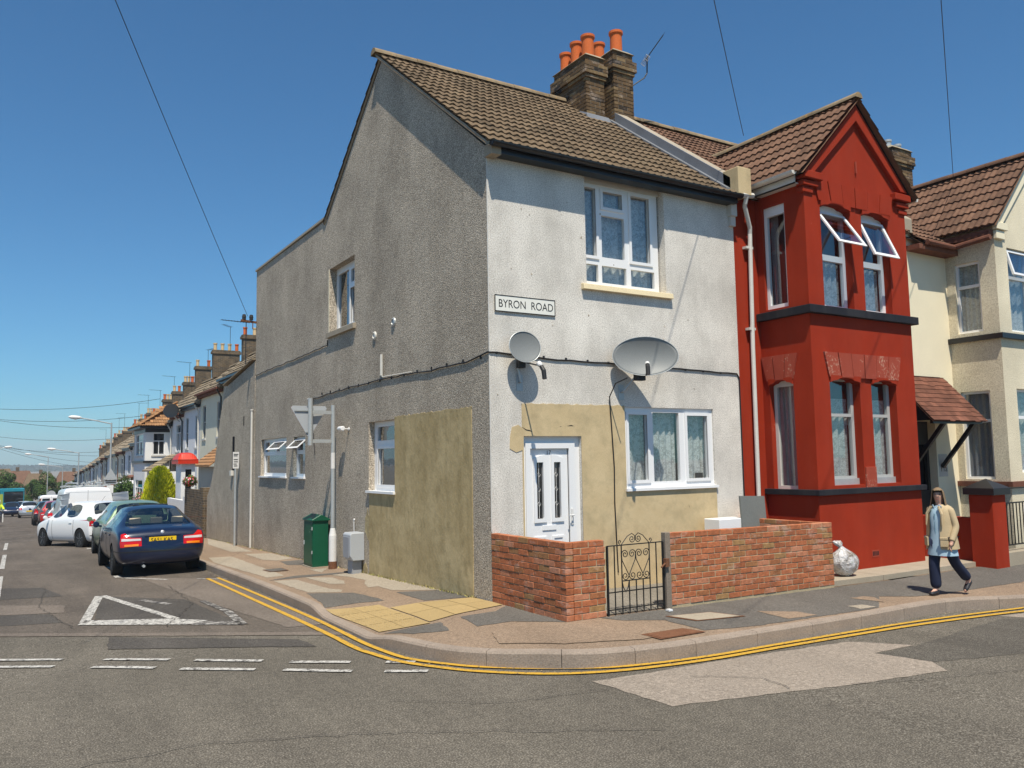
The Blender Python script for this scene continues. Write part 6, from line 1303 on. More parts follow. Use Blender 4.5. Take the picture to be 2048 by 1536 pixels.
tile_roof((bx0-.42,by1+.4,4.10), (0,-1,0), (hp.x-bx0+.4,0,hp.z-4.1), by1-by0+.8, 2.8, mk='tile_orange', parent=BH, gauge=.36, name='bay_roof', clip=lambda a, s: s*.75-.1 < a < 5.4-s*.75+.1)
MB().add([(bx0-.4,by0-.4,4.09),(bx1+.8,by0-.4,4.09),hp,(bx0-.4,by1+.4,4.09),(bx1+.8,by1+.4,4.09)], [(0,1,2),(0,2,3),(3,2,4)]).build('bay_roof_boarding', G['tile_orange'], BH)
ridge_tiles((bx0-.38,by0-.38,4.18), tuple(hp+V(0,0,.05)), .09, 'hip', 'tile_orange', BH)
descs = ['with a pale blue tinge beyond the bay house','cream and flat fronted, second beyond the bay house','grey white with a dark downpipe, third beyond the bay house','fourth beyond the bay house behind the near lamp post','fifth beyond the bay house, its brick chimney cut by the lamp post','sixth beyond the bay house with dark window surrounds','seventh beyond the bay house','eighth beyond the bay house with a brown downpipe','ninth beyond the bay house','tenth beyond the bay house, left of the warning sign','eleventh beyond the bay house','twelfth beyond the bay house','thirteenth beyond the bay house','fourteenth beyond the bay house near the far lamp post','fifteenth beyond the bay house','last in the row with a white painted gable']
y = 49.3
for k, d_ in enumerate(descs):
    y2 = y+4.75; terrace(k, y, y2, 2.85+.010*(y-41), 'distant terraced house, '+d_, pots=3 if k % 2 else 4, detail=k < 6, chim=k % 4 != 3 or k < 3); y = y2
# porches and front boundaries
def porch(name, label, x0, x1, y0, y1, z1, mat_roof, mat_wall, kind='flat', cat='porch'):
    t = thing(name, label, cat, (x0, y0, base(y0))); g = base(y0)-.5
    F = Fr((0,y0,0),(1,0,0),(0,-1,0)); MB().slab(F, x0, x1, g, z1, [(x0+(x1-x0)*.3,x1-(x1-x0)*.25,g+1.6,z1-.35)], -.1, 0).slab(Fr((x0,0,0),(0,1,0),(-1,0,0)), y0+.1, y1, g, z1, [], -.1, 0).build('wall', mat_wall, t)
    MB().fbox(F, x0+(x1-x0)*.28, x1-(x1-x0)*.22, g+1.55, z1-.3, -.09, -.08).build('glazing', G['car_glass'], t)
    if kind == 'dome':
        rows = [[(x0-.15+(x1-x0+.25)*u, y0-.15+(y1-y0+.3)*v, z1+.02+.30*(1-(2*u-1)**4)*(1-(2*v-1)**4)**.5*.9) for u in [i/10 for i in range(11)]] for v in [j/8 for j in range(9)]]
        MB().grid(rows).box(x0-.14,x1+.09,y0-.14,y1+.14,z1-.14,z1+.03).build('canopy', mat_roof, t, smooth=False, fix=False)
    else:
        r = MB()
        for k in range(7): a = k/7; b = (k+1)/7+.03; r.hexa([(x0-.25+(x1-x0+.25)*a,y0-.2,z1+.9*a),(x0-.25+(x1-x0+.25)*b,y0-.2,z1+.9*b),(x0-.25+(x1-x0+.25)*b,y1+.2,z1+.9*b),(x0-.25+(x1-x0+.25)*a,y1+.2,z1+.9*a),(x0-.25+(x1-x0+.25)*a,y0-.2,z1+.9*a+.08),(x0-.25+(x1-x0+.25)*b,y0-.2,z1+.9*b+.03),(x0-.25+(x1-x0+.25)*b,y1+.2,z1+.9*b+.03),(x0-.25+(x1-x0+.25)*a,y1+.2,z1+.9*a+.08)])
        r.build('canopy', mat_roof, t)
    return t
porch('porch', 'white porch under a bright red domed canopy behind the lime conifer', .35, .85, 23.9, 25.0, 2.02, flat('red_canopy', (.55,.035,.012), .4), WM[5], 'dome')
porch('porch', 'brown tiled lean-to porch above the curved grey wall', 1.9, 2.8, 25.5, 28.6, 1.75, G['tile_orange'], WM[6], 'tile')
porch('porch', 'dark tiled porch roof beneath the bay of the white house', 1.6, 2.8, 38.6, 41.4, 1.5, G['tile_grey'], WM[5], 'tile')
porch('porch', 'white porch of a cream house far beyond the conifer', 1.5, 2.9, 52.0, 54.5, .55, WM[5], WM[4], 'dome')
porch('porch', 'far brown tiled porch behind the flower baskets', 1.3, 2.9, 56.5, 59.5, .2, G['tile_plain'], WM[5], 'tile')
fw = MB().box(-.05,.12,17.45,20.9,-1.3,1.02).box(-.12,.18,17.5,18.0,-1.2,1.12); fw = fw.build('rear_garden_wall', G['brick_far']); tag(fw, 'brown garden wall between the curved grey wall and the conifer', 'garden wall')
gp2 = MB().box(-.05,.13,20.9,21.2,-1.2,.75).box(-.02,.10,21.2,24.5,-1.3,.6).build('white_gate_pillar', WM[5]); tag(gp2, 'white gate pillar and low wall right of the lime conifer', 'garden wall')
for i, (yy, lb_) in enumerate(((43.5,'white capped pillar left of the lime conifer, nearer of two'),(49,'white capped pillar left of the lime conifer, farther of two'))):
    z = base(yy); t = thing('garden_pillar', lb_, 'pillar', (.3,yy,z)); MB().box(.1,.6,yy,yy+.5,z-.3,z+1.0).build('post', WM[5], t); MB().box(.0,.7,yy-.1,yy+.6,z+1.0,z+1.1).hexa([(0,yy-.1,z+1.1),(.7,yy-.1,z+1.1),(.7,yy+.6,z+1.1),(0,yy+.6,z+1.1),(.34,yy+.24,z+1.3),(.36,yy+.24,z+1.3),(.36,yy+.26,z+1.3),(.34,yy+.26,z+1.3)]).build('cap', WM[5], t)
lwall = MB().box(.2,.4,32,110,-3.9,-.0).build('x', WM[1]) if 0 else None
for k in range(8):
    y0 = 50.5+k*6; z = base(y0+3); o = MB().box(.3,.45,y0,y0+5.4,z-.4,z+.75).build('front_garden_wall', WM[(k*2+1) % 7]); tag(o, 'low painted front garden wall, number %s along from the conifer' % ['one','two','three','four','five','six','seven','eight'][k], 'garden wall', 'low front garden walls')
# ---------------------------------------------------------------- foliage
def foliage(name, label, cat, c, rad, n, leaf, mk, trunk=None, seed=1, shape='ball', group=None, up=0, clumps=14):
    t = thing(name, label, cat, (c[0], c[1], trunk if trunk is not None else c[2]-rad[2]), group); r = random.Random(seed); mb = MB(); c = Vector(c); R3 = rad
    cl = []
    for i in range(clumps):
        while True:
            p = V(r.uniform(-1,1), r.uniform(-1,1), r.uniform(-1,1))
            if .35 < p.length < .92: break
        cl.append((p, r.uniform(.28,.50)))
    def inside(p):
        if shape == 'egg': h = (p.z+1)/2; w = (1-h**2.3)**.5*(.86+.14*sin(9*p.x+5*p.y)); return (p.x**2+p.y**2)**.5 < w*1.0
        return True
    k = 0
    while k < n:
        if shape == 'egg':
            a = r.uniform(0, 2*pi); h = r.random(); w = (1-h**2.4)**.5*(.93+.10*mn.noise(V(cos(a)*2.5, sin(a)*2.5, h*5)))*(.90+.13*min(1, h*6)); q = r.uniform(.84,1.03)
            p = V(cos(a)*w*q, sin(a)*w*q, -1+2*h); d = V(cos(a)*.6, sin(a)*.6, 1.1).normalized()
        else:
            cc_, cr_ = r.choice(cl); d = V(r.gauss(0,1), r.gauss(0,1), r.gauss(0,1)).normalized(); p = cc_+d*cr_*r.uniform(.75,1.02)
            d = (d+V(r.uniform(-.6,.6), r.uniform(-.6,.6), r.uniform(-.2,.8))).normalized()
        P_ = c+V(p.x*R3[0], p.y*R3[1], p.z*R3[2]); s = d.orthogonal().normalized(); s = Matrix.Rotation(r.uniform(0, 6.3), 3, d) @ s; L_ = leaf*r.uniform(.6,1.4)
        if shape == 'egg': mb.add([P_-s*L_*.22, P_+s*L_*.22, P_+d*L_], [(0,1,2)])
        else: u = d.cross(s); mb.add([P_-s*L_*.5, P_+u*L_*.32, P_+s*L_*.5, P_-u*L_*.32], [(0,1,2,3)])
        k += 1
    mb.build('crown', G[mk], t, fix=False)
    if shape == 'egg':
        rows = [[c+V(cos(2*pi*a/16)*R3[0]*.86*(1-h**2.4)**.5*(.9+.1*min(1,h*6)), sin(2*pi*a/16)*R3[1]*.86*(1-h**2.4)**.5*(.9+.1*min(1,h*6)), -R3[2]+2*R3[2]*h*.98) for a in range(17)] for h in [i/10 for i in range(11)]]
        MB().grid(rows).build('inner_growth', G['leaf_mid'], t, fix=False)
    if trunk is not None:
        tr = MB().tube([(c.x,c.y,trunk-.2),(c.x+.05,c.y,trunk+(c.z-trunk)*.5),(c.x,c.y,c.z)], [.16,.12,.07], 8)
        for i in range(6): q = cl[i][0]; tr.tube([(c.x,c.y,trunk+(c.z-trunk)*.55), tuple(c+V(q.x*R3[0],q.y*R3[1],q.z*R3[2])*.8)], [.07,.02], 5)
        tr.build('trunk', G['bark'], t)
    return t
foliage('conifer', 'round topped bright lime green conifer beyond the blue car', 'conifer', (.90,32.3,-.02), (.92,.92,1.72), 16000, .14, 'leaf_lime', None, 3, 'egg')
foliage('garden_tree', 'dark green bush behind the warning sign and the white van', 'bush', (1.25,50.5,-.2), (.9,1.6,1.35), 5200, .12, 'leaf', -1.7, 5)
foliage('garden_tree', 'low mid green hedge plant between the lamp post and the white pillars', 'bush', (.7,46.0,-.9), (.6,1.2,.6), 2400, .09, 'leaf_mid', -1.6, 6)
for i, (x, y, z, rx, rz, lb_) in enumerate([(.15,112,-.35,1.9,2.5,'tallest tree, standing at the far end of the road near the last lamp'),(-2.6,116,-1.15,1.9,1.9,'leafy tree left of the tallest one at the road end'),(-5.0,119,-1.0,2.2,2.0,'broad tree at the far left edge behind the bus'),(-7.9,117,-1.0,2.3,2.0,'tree outside the left end of the bus'),(2.9,124,-1.6,1.6,1.7,'small tree beside the end of the terrace')]):
    foliage('street_tree', lb_, 'tree', (x,y,z), (rx,rx,rz), 8000, .20, 'leaf', base(100)-.2, 20+i, group='trees at the far end of the road')
def basket(name, label, c, r_, seed, cat='flower basket', wallx=None):
    t = thing(name, label, cat, c); rr_ = random.Random(seed); c = Vector(c); a, b, d = MB(), MB(), MB()
    for i in range(900):
        p = V(rr_.gauss(0,1), rr_.gauss(0,1), rr_.gauss(0,1)).normalized()*rr_.uniform(.45,1.2)*r_; p.z = p.z*.8-.15*abs(p.x); s = p.orthogonal().normalized()*.032; u = p.normalized().cross(s).normalized()*.032
        (a if i % 3 else (b if i % 2 else d)).add([c+p-s, c+p+u, c+p+s, c+p-u], [(0,1,2,3)])
    a.build('leaves', G['leaf_mid'], t, fix=False); b.build('red_flowers', G['flower_red'], t, fix=False); d.build('white_flowers', G['flower_white'], t, fix=False)
    MB().lathe(tuple(c-V(0,0,r_*.9)), [(.05,0),(r_*.55,.08),(r_*.7,r_*.7)], 12).build('pot', G['terracotta'], t)
    return t
basket('flower_pot', 'red geraniums in a pot on top of the brown garden wall', (.02,20.4,1.30), .22, 3)
basket('flower_basket', 'pink and white flower basket left of the lime conifer', (.9,38.6,.15), .34, 5)
MB_ = None
# weeds along the wall foot
wd = MB(); r = random.Random(2)
for i in range(520):
    y = r.choice([r.uniform(.4,4.2), r.uniform(4.2,17)]); x = -r.uniform(.0,.05); z = pav(x, y); a = r.uniform(0, 6.28); l_ = r.uniform(.015,.05); wd.add([(x-.008*cos(a),y-.008*sin(a),z),(x+.008*cos(a),y+.008*sin(a),z),(x-.02*abs(sin(a)),y+.02*cos(a),z+l_)], [(0,1,2)])
for i in range(160):
    x = r.uniform(.9,1.5); y = r.uniform(-.35,-.05); z = ex(x)+.01; l_ = r.uniform(.03,.14); wd.add([(x-.012,y,z),(x+.012,y,z),(x+r.uniform(-.03,.03),y+r.uniform(-.03,.03),z+l_)], [(0,1,2)])
w_ = wd.build('weeds', leafmat('dry_weed', (.22,.22,.05), (.42,.36,.15)), fix=False); w_['kind'] = 'stuff'; tag(w_, 'dry weeds and grass along the foot of the walls')
dbm = MB()
for i in range(900):
    k = r.randrange(len(K2)-1); p = K2[k].lerp(K2[k+1], r.random()); 
    if p.y > 25: continue
    n_ = (K2[k+1]-K2[k]).normalized(); q = p+Vector((n_.y,-n_.x))*abs(r.gauss(0,.07)); z = road(q.x, q.y)+.004; s = r.uniform(.004,.014); a = r.uniform(0,6.28)
    dbm.add([(q.x+s*cos(a),q.y+s*sin(a),z+.003),(q.x+s*cos(a+2),q.y+s*sin(a+2),z+.006),(q.x+s*cos(a+4.2),q.y+s*sin(a+4.2),z+.002)], [(0,1,2)])
d_ = dbm.build('gutter_litter', M('dry_leaf_litter', (.36,.28,.17), .9, .4, 20), fix=False); d_['kind'] = 'stuff'; tag(d_, 'dry leaf scraps and grit lying along the kerb')
# ---------------------------------------------------------------- street lamps, signs in the side street
def lamp(x, y, top, reach, label, side=-1):
    z = base(y)-.1; t = thing('street_lamp', label, 'street lamp', (x,y,z), 'street lamps down the side street')
    MB().tube([(x,y,z),(x,y,z+1.4),(x,y,z+1.42),(x,y,top)], [.075,.075,.045,.035], 10).build('post', G['galv'], t)
    MB().tube([(x,y,top-.05),(x+side*reach*.5,y,top+.10),(x+side*reach,y,top+.22)], .028, 8).build('arm', G['galv'], t)
    c = V(x+side*(reach+.2), y, top+.26); MB().lathe(tuple(c-V(side*.26,0,.03)), [(.03,0),(.07,.08),(.09,.25),(.085,.42),(.04,.54),(.01,.56)], 14, (side,0,.06)).build('lantern', G['white_metal'], t)
    MB().lathe(tuple(c-V(side*.0,0,.10)), [(.02,-.03),(.06,-.01),(.08,.03)], 12).build('diffuser', G['upvc'], t); return t
def atx(px_, X): pass
lamp(-1.0, 34.5, 3.92, 1.35, 'nearest street lamp, standing beside the lime conifer with its arm over the road')
lamp(-.75, 57.0, 2.86, 1.5, 'second street lamp down the terrace side'); lamp(-.55, 78, 1.85, 1.5, 'third street lamp down the terrace side'); lamp(-1.5, 84, 2.9, 1.5, 'tall dark lamp post beside the tallest far tree'); lamp(-6.3, 70, 3.3, 1.1, 'street lamp on the left pavement with only its lantern in view', 1)
sn = thing('warning_sign', 'back of a grey triangular warning sign with a plate and white notice below', 'road sign', (-1.0,34.3,0)); Fq = Fr((0,34.2,0),(1,0,0),(0,-1,0))
MB().fprism(Fq, [(-1.30,1.20),(-.70,1.20),(-1.0,1.74)], 0, .01).fbox(Fq,-1.27,-.73,.98,1.17,0,.01).build('plate', G['grey_plastic'], sn); MB().fbox(Fq,-1.24,-.76,1.15,1.18,.01,.03).fbox(Fq,-1.22,-.78,1.06,1.09,.01,.03).build('channel', G['ink'], sn); MB().fbox(Fq,-1.16,-.88,.52,.94,-.02,.01).build('notice', G['upvc'], sn)
rs = thing('round_sign', 'small round road sign far away above the parked cars', 'road sign', (-1.6,74,-2.4)); MB().lathe((-1.6,74,-.55), [(.01,0),(.34,0),(.34,.02)], 18, (0,-1,0)).build('disc', G['grey_plastic'], rs); MB().tube([(-1.6,74.05,-2.6),(-1.6,74.05,-.3)], .04, 6).build('post', G['galv'], rs)
# aerials on the terrace
for i, (x, y, h_, dx, lb_) in enumerate([(5.95,40.9,1.9,-.3,'aerial on a tall mast by the first far chimney'),(5.9,46.8,1.5,.1,'aerial with white reflector above the second roof'),(5.9,53.0,1.7,-1,'wide aerial pointing left over the third roof'),(5.95,59.5,1.7,-1,'aerial above the orange roofed bay'),(6.0,66.5,1.6,-1,'aerial behind the orange roof'),(6.1,74.0,2.2,-1,'tall thin aerial right of the near lamp'),(6.1,80.0,2.2,.6,'aerial left of the near lamp post'),(6.2,92.0,2.3,-1,'far aerial of a tight cluster'),(6.2,97.0,2.3,.8,'far aerial at the left of a cluster'),(6.3,112.0,2.2,-.6,'farthest aerial above the end of the terrace')]):
    aerial('television_aerial', lb_, (x, y, lerp_tab(RIDG, y)+.6), h_, (dx, -.4, 0), 1.0, 8, .4, 'iron', group='television aerials along the terrace')
aerial('television_aerial', 'aerial pointing left beside the rear corner of the grey wing', (.9,16.6,4.3), 1.95, (-1,-.2,0), .8, 9, .30, 'iron')
sd = thing('satellite_dish', 'grey satellite dish on the roof edge by the orange tiles', 'satellite dish', (2.5,38.2,4.4)); rings = [[V(2.2,37.8,4.75)+V(.45*q*cos(2*pi*k/20)*.9, -.1*(q*q)-.25*q*sin(2*pi*k/20), .36*q*sin(2*pi*k/20)) for k in range(21)] for q in (0,.33,.66,1)]
MB().grid(rings).build('reflector', G['dish'], sd, fix=False); MB().tube([(2.75,38.4,4.2),(2.4,38.1,4.5),(2.2,37.9,4.72)], .03, 6).build('bracket', G['galv'], sd)
for i, (ya, za, xb, yb, zb, lb_) in enumerate([(46,6.0,-9,60,6.3,'highest of the wires crossing the side street'),(50,5.2,-9,58,5.6,'second highest wire crossing the side street'),(54,4.6,-9,60,5.9,'third wire down crossing the side street'),(68,4.2,-9,80,5.3,'wire sagging left from behind the near lamp post'),(76,3.2,-9,84,4.6,'wire crossing level with the second lamp'),(84,2.9,-9,84,5.0,'wire crossing just above the second lamp head'),(92,2.3,-9,86,5.2,'wire dipping towards the far terrace'),(100,1.8,-9,88,5.2,'lowest wire ending at the far terrace')]):
    wire(lb_, (2.9, ya, za), (xb, yb, zb), .5, .014)
# ---------------------------------------------------------------- far houses and hill
for i, (x, y, w, z0, z1, lb_) in enumerate([(-6.5,168,7.5,-1.9,1.7,'leftmost far brown roof above the trees'),(-2.6,176,6.5,-2.0,1.25,'second far brown roof with a hipped end'),(1.2,171,6,-2.2,.7,'far red brown roof behind the tallest tree'),(7.6,182,7,-2.2,.9,'far roof beside the end of the terrace')]):
    t = thing('distant_house', lb_, 'house', (x,y,-4)); MB().box(x-w/2,x+w/2,y,y+7,-6,z0).build('wall', WM[i], t)
    MB().add([(x-w/2-.3,y-.3,z0),(x+w/2+.3,y-.3,z0),(x+w/2+.3,y+7.3,z0),(x-w/2-.3,y+7.3,z0),(x-w/2+.9,y+3.5,z1),(x+w/2-1.2,y+3.5,z1)], [(0,1,5,4),(1,2,5),(2,3,4,5),(3,0,4)]).build('roof', G['tile_red' if i % 2 else 'tile_brown'], t); MB().box(x-.3,x+.3,y+3.3,y+3.8,z1-.3,z1+.7).build('chimney', G['brick_far'], t)
hl = []; 
for j in range(7):
    row = []
    for i in range(61):
        x = -1300+i*60; y = 900+j*220; row.append((x, y, -12+(18+7*mn.noise(V(x*.004, 3, 7))+3*mn.noise(V(x*.02, y*.01, 2)))*sm(j/3.0)*(1 if j < 5 else .8)*(1-.35*clampf(x/900,0,1))))
    hl.append(row)
struct(MB().grid(hl).build('hill', G['hill'], fix=False))
# woods that reads as a bumpy tree line on the hill
wm_ = MB(); r = random.Random(9)
for i in range(2200):
    x = r.uniform(-120, 420); y = r.uniform(1150, 1600); k = (y-900)/220; z = -12+(18+7*mn.noise(V(x*.004,3,7)))*sm(k/3)*(1-.35*clampf(x/900,0,1)); s = r.uniform(1.5,3)
    wm_.add([V(x,y,z)+V(s*cos(a),s*.3*sin(a),0) for a in (0,2.1,4.2)]+[V(x,y,z+s*r.uniform(.5,.9))], [(0,1,3),(1,2,3),(2,0,3)])
w2 = wm_.build('distant_woods', G['hill'], fix=False); w2['kind'] = 'stuff'; tag(w2, 'woodland covering the far hill')
# far backdrop houses between road end and the hill: hedge mass
# ---------------------------------------------------------------- people
def skinned(name, pts, edges, mat_, sub=2, root=0):
    me = bpy.data.meshes.new(name); me.from_pydata([p for p, r in pts], edges, []); o = bpy.data.objects.new(name, me); COL.objects.link(o)
    md = o.modifiers.new('s', 'SKIN'); md.use_smooth_shade = True
    for v, (p, r) in zip(me.skin_vertices[0].data, pts): v.radius = r if isinstance(r, tuple) else (r, r); v.use_root = False
    me.skin_vertices[0].data[root].use_root = True
    sb = o.modifiers.new('b', 'SUBSURF'); sb.levels = sub; sb.render_levels = sub
    dg = bpy.context.evaluated_depsgraph_get(); ev = bpy.data.meshes.new_from_object(o.evaluated_get(dg)); bpy.data.objects.remove(o)
    ev.materials.clear(); ev.materials.append(mat_); ev.name = name
    o = bpy.data.objects.new(name, ev); COL.objects.link(o); return o
def chain(*pts): return list(pts), [(i, i+1) for i in range(len(pts)-1)]
def figure(label, loc, heading, J, mats, scale=1, hair=True):
    t = thing('person', label, 'person', loc); t.rotation_euler.z = heading; t.scale = (scale,)*3
    pts = []; ed = []; idx = {}
    def add(k, p, r): idx[k] = len(pts); pts.append((V(*p), r))
    for k, (p, r) in J.items(): add(k, p, r)
    def link(*ks):
        for a, b in zip(ks, ks[1:]): ed.append((idx[a], idx[b]))
    link('pelvis','waist','chest','neckb','neck','head','crown')
    for s in 'LR':
        link('chest','sho'+s,'elb'+s,'wri'+s,'palm'+s); link('pelvis','hip'+s,'knee'+s,'ank'+s,'ball'+s,'toe'+s)
    hands = []
    b = skinned('body', pts, ed, mats['skin'], 2, idx['pelvis'])
    # face: press out the nose, set the eye hollows
    hc = J['head'][0]; hc = V(*hc); fw = J.get('face', None)
    fv = V(*mats.get('face', (0,1,0))).normalized(); rt_v = fv.cross(V(0,0,1)).normalized()
    for v in b.data.vertices:
        d = v.co-hc
        if d.length < .16 and d.z > -.1:
            a, c, f_ = d.dot(rt_v), d.z, d.dot(fv)
            if f_ > 0: v.co += fv*(.020*math.exp(-(a*a/.00025+(c+.005)**2/.0006)) - .006*math.exp(-((abs(a)-.03)**2/.0003+(c-.025)**2/.0002)) + .008*math.exp(-(a*a/.0008+(c+.075)**2/.0003)))
    # fingers joined to each palm
    bm2 = bmesh.new(); bm2.from_mesh(b.data)
    for s in 'LR':
        w, p = V(*J['wri'+s][0]), V(*J['palm'+s][0]); d = (p-w).normalized(); sd_ = d.cross(fv); sd_ = fv.copy() if sd_.length < .3 else sd_.normalized(); side = fv - d*fv.dot(d); side.normalize(); cu_ = d.cross(side)*(-1 if s == 'L' else 1)
        for i, (o_, L_) in enumerate(((-.026,.060),(-.009,.070),(.009,.066),(.026,.052))):
            a = p+side*-o_*1.0+d*.01; m_ = MB().tube([a, a+d*L_*.45, a+d*L_*.8+cu_*L_*.25, a+d*L_*.95+cu_*L_*.5], [.0095,.009,.008,.006], 7)
            k = len(bm2.verts); nv = [bm2.verts.new(q) for q in m_.v]
            for f in m_.f: bm2.faces.new([nv[q] for q in f])
        a = w+d*.03+side*.02; m_ = MB().tube([a, a+side*.022+d*.022, a+side*.030+d*.048+cu_*.01], [.011,.0105,.008], 7); nv = [bm2.verts.new(q) for q in m_.v]
        for f in m_.f: bm2.faces.new([nv[q] for q in f])
    bm2.to_mesh(b.data); bm2.free(); b.parent = t; b.data.polygons.foreach_set('use_smooth', [True]*len(b.data.polygons))
    def local(mb, nm, mt, **k):
        o = MB(); o.v = mb.v; o.f = mb.f; o = o.build(nm, mt, None, **k); o.parent = t; return o
    for a in (-.030,.030):
        local(MB().lathe(tuple(hc+fv*.088+rt_v*a+V(0,0,.025)), [(.011,0),(.009,.004),(.0,.006)], 10, tuple(fv)), 'eye', G['ink'])
    local(MB().tube([tuple(hc+fv*.093+rt_v*a-V(0,0,.048+.0*abs(a))) for a in (-.022,0,.022)], [.003,.006,.003], 6), 'mouth', flat('lip', (.35,.09,.08)))
    if hair:
        rows = []; rh = random.Random(5); cut_ = [rh.uniform(-.02,.02) for _ in range(41)]
        for i in range(17):
            th = i/16; row = []
            for k in range(41):
                a = -pi+2*pi*k/40; face_ = abs(a) > pi*.70; side_ = pi*.52 < abs(a) <= pi*.70
                if th < .5: q = th/.5*pi*.5; r_ = .098*sin(q); z = .112*cos(q)
                else: r_ = .098+.05*(th-.5)*(0 if face_ else 1.3); z = -(th-.5)*2*(.165+cut_[k])
                if face_: z = max(z, .060+.014*abs(sin(k*1.9))); r_ = min(r_, .105) if z < .05 else r_
                dv = (-fv)*cos(a)+rt_v*sin(a)*.90; w = 1+.045*sin(k*2.7+i*.35)+.02*sin(k*5.1)
                row.append(hc+dv*r_*w*(1.08 if face_ else 1.0)+V(0,0,z+.012))
            rows.append(row)
        local(MB().grid(rows), 'hair', G['hair'], smooth=True, fix=False)
    return t, local
def loft(rings, closed=True): # rings of (centre, rx, ry) or explicit point rows
    return MB().grid(rings)
def ell(c, rx, ry, n=28, a0=0, a1=2*pi, wob_=0, ph=0):
    return [V(c[0]+rx*cos(a0+(a1-a0)*k/n)*(1+wob_*sin(7*(a0+(a1-a0)*k/n)+ph)), c[1]+ry*sin(a0+(a1-a0)*k/n)*(1+wob_*sin(5*(a0+(a1-a0)*k/n)+ph)), c[2]) for k in range(n+1)]
# walking woman: local +Y is forward, +X her right
J = {'pelvis':((0,0,.86),(.14,.11)),'waist':((0,.0,1.02),(.125,.105)),'chest':((0,.0,1.20),(.135,.105)),'neckb':((0,-.005,1.335),(.06,.055)),'neck':((0,.01,1.385),(.05,.05)),'head':((.0,.03,1.49),(.078,.09)),'crown':((.0,.02,1.555),(.068,.078)),
 'shoR':((.165,-.0,1.285),(.058,.055)),'elbR':((.225,-.06,1.03),(.04,.04)),'wriR':((.225,-.02,.80),(.026,.03)),'palmR':((.222,.0,.735),(.018,.034)),
 'shoL':((-.165,0,1.285),(.058,.055)),'elbL':((-.225,-.02,1.03),(.04,.04)),'wriL':((-.215,.09,.82),(.026,.03)),'palmL':((-.21,.115,.755),(.018,.034)),
 'hipR':((.085,.01,.83),(.09,.09)),'kneeR':((.085,.10,.46),(.055,.06)),'ankR':((.08,.08,.10),(.035,.04)),'ballR':((.08,.19,.035),(.036,.026)),'toeR':((.08,.24,.03),(.03,.02)),
 'hipL':((-.085,-.01,.83),(.09,.09)),'kneeL':((-.085,-.14,.48),(.055,.06)),'ankL':((-.08,-.46,.20),(.035,.04)),'ballL':((-.08,-.40,.08),(.036,.03)),'toeL':((-.08,-.35,.03),(.03,.02))}
hd = atan2(.06,-1)-pi/2
woman, loc_ = figure('woman in an open beige coat, pale blue tunic and navy trousers walking along the pavement', (5.50,-2.80,pav(5.5,-2.8)+.004), hd, J, {'skin': G['skin'], 'face': (-.55,1,0)}, .905)
tr_pts = [(V(0,0,.86),(.16,.125)),(V(.088,.01,.80),(.105,.105)),(V(.085,.105,.47),(.078,.08)),(V(.08,.085,.09),(.082,.085)),(V(-.088,-.01,.80),(.105,.105)),(V(-.085,-.14,.49),(.078,.08)),(V(-.08,-.45,.21),(.078,.082))]
tw = skinned('trousers', tr_pts, [(0,1),(1,2),(2,3),(0,4),(4,5),(5,6)], G['trousers'], 2); tw.parent = woman
for nm, c, tp in (('shoe', V(.08,.10,.05), V(.08,.25,.03)), ('shoe', V(-.08,-.46,.16), V(-.08,-.35,.04))):
    s_ = skinned(nm, [(c-(tp-c).normalized()*.05,.04),(c,.045),(c.lerp(tp,.6),(.045,.035)),(tp,(.038,.024))], [(0,1),(1,2),(2,3)], G['shoe'], 2); s_.parent = woman
tun = [ell((0,.0,1.34),.075,.07), ell((0,.0,1.30),.14,.105), ell((0,.005,1.22),.168,.125), ell((0,.01,1.12),.17,.14,wob_=.008), ell((0,.01,1.0),.165,.135,wob_=.012,ph=1), ell((0,.005,.86),.188,.15,wob_=.02,ph=2), ell((0,.0,.70),.205,.17,wob_=.03,ph=2.5), ell((0,-.005,.60),.215,.185,wob_=.04,ph=3)]
tn = loc_(MB().grid(tun), 'tunic', G['shirt'], smooth=True, fix=False)
o_ = loc_(MB().box(-.008,.008,.135,.150,.62,1.22), 'button_placket', flat('placket', (.22,.36,.45))); cl_ = loc_(MB().prism([(.0,.10,1.26),(.09,.075,1.325),(.05,.09,1.36)], (0,.012,0)).prism([(.0,.10,1.26),(-.09,.075,1.325),(-.05,.09,1.36)], (0,.012,0)), 'collar', G['shirt'])
a0 = pi/2+.50; a1 = 2*pi+pi/2-.50
ct = [ell((0,-.005,1.36),.085,.085,28,a0+.2,a1-.2), ell((0,-.005,1.325),.165,.12,28,a0+.1,a1-.1), ell((0,0,1.25),.19,.145,28,a0,a1), ell((0,0,1.10),.195,.165,28,a0-.05,a1+.05), ell((0,0,.95),.20,.17,28,a0-.10,a1+.02,.01), ell((0,-.005,.82),.222,.19,28,a0-.12,a1-.0,.015), ell((0,-.01,.70),.235,.205,28,a0-.10,a1-.05,.02)]
co = loc_(MB().grid(ct).grid([[p*.97+V(0,0,p.z*.03) for p in r_] for r_ in ct][::-1]), 'coat', G['coat'], smooth=True, fix=False)
for s in 'RL':
    sh, el, wr_ = [V(*J[k+s][0]) for k in ('sho','elb','wri')]
    sl2 = skinned('sleeve', [(sh+V(-.03 if s == 'R' else .03,0,.01),(.068,.064)),(sh+V(0,0,-.02),(.066,.062)),(el,(.054,.054)),(wr_+(el-wr_)*.10,(.047,.045)),(wr_+(el-wr_)*.02,(.046,.044))], [(0,1),(1,2),(2,3),(3,4)], G['coat'], 2); sl2.parent = woman
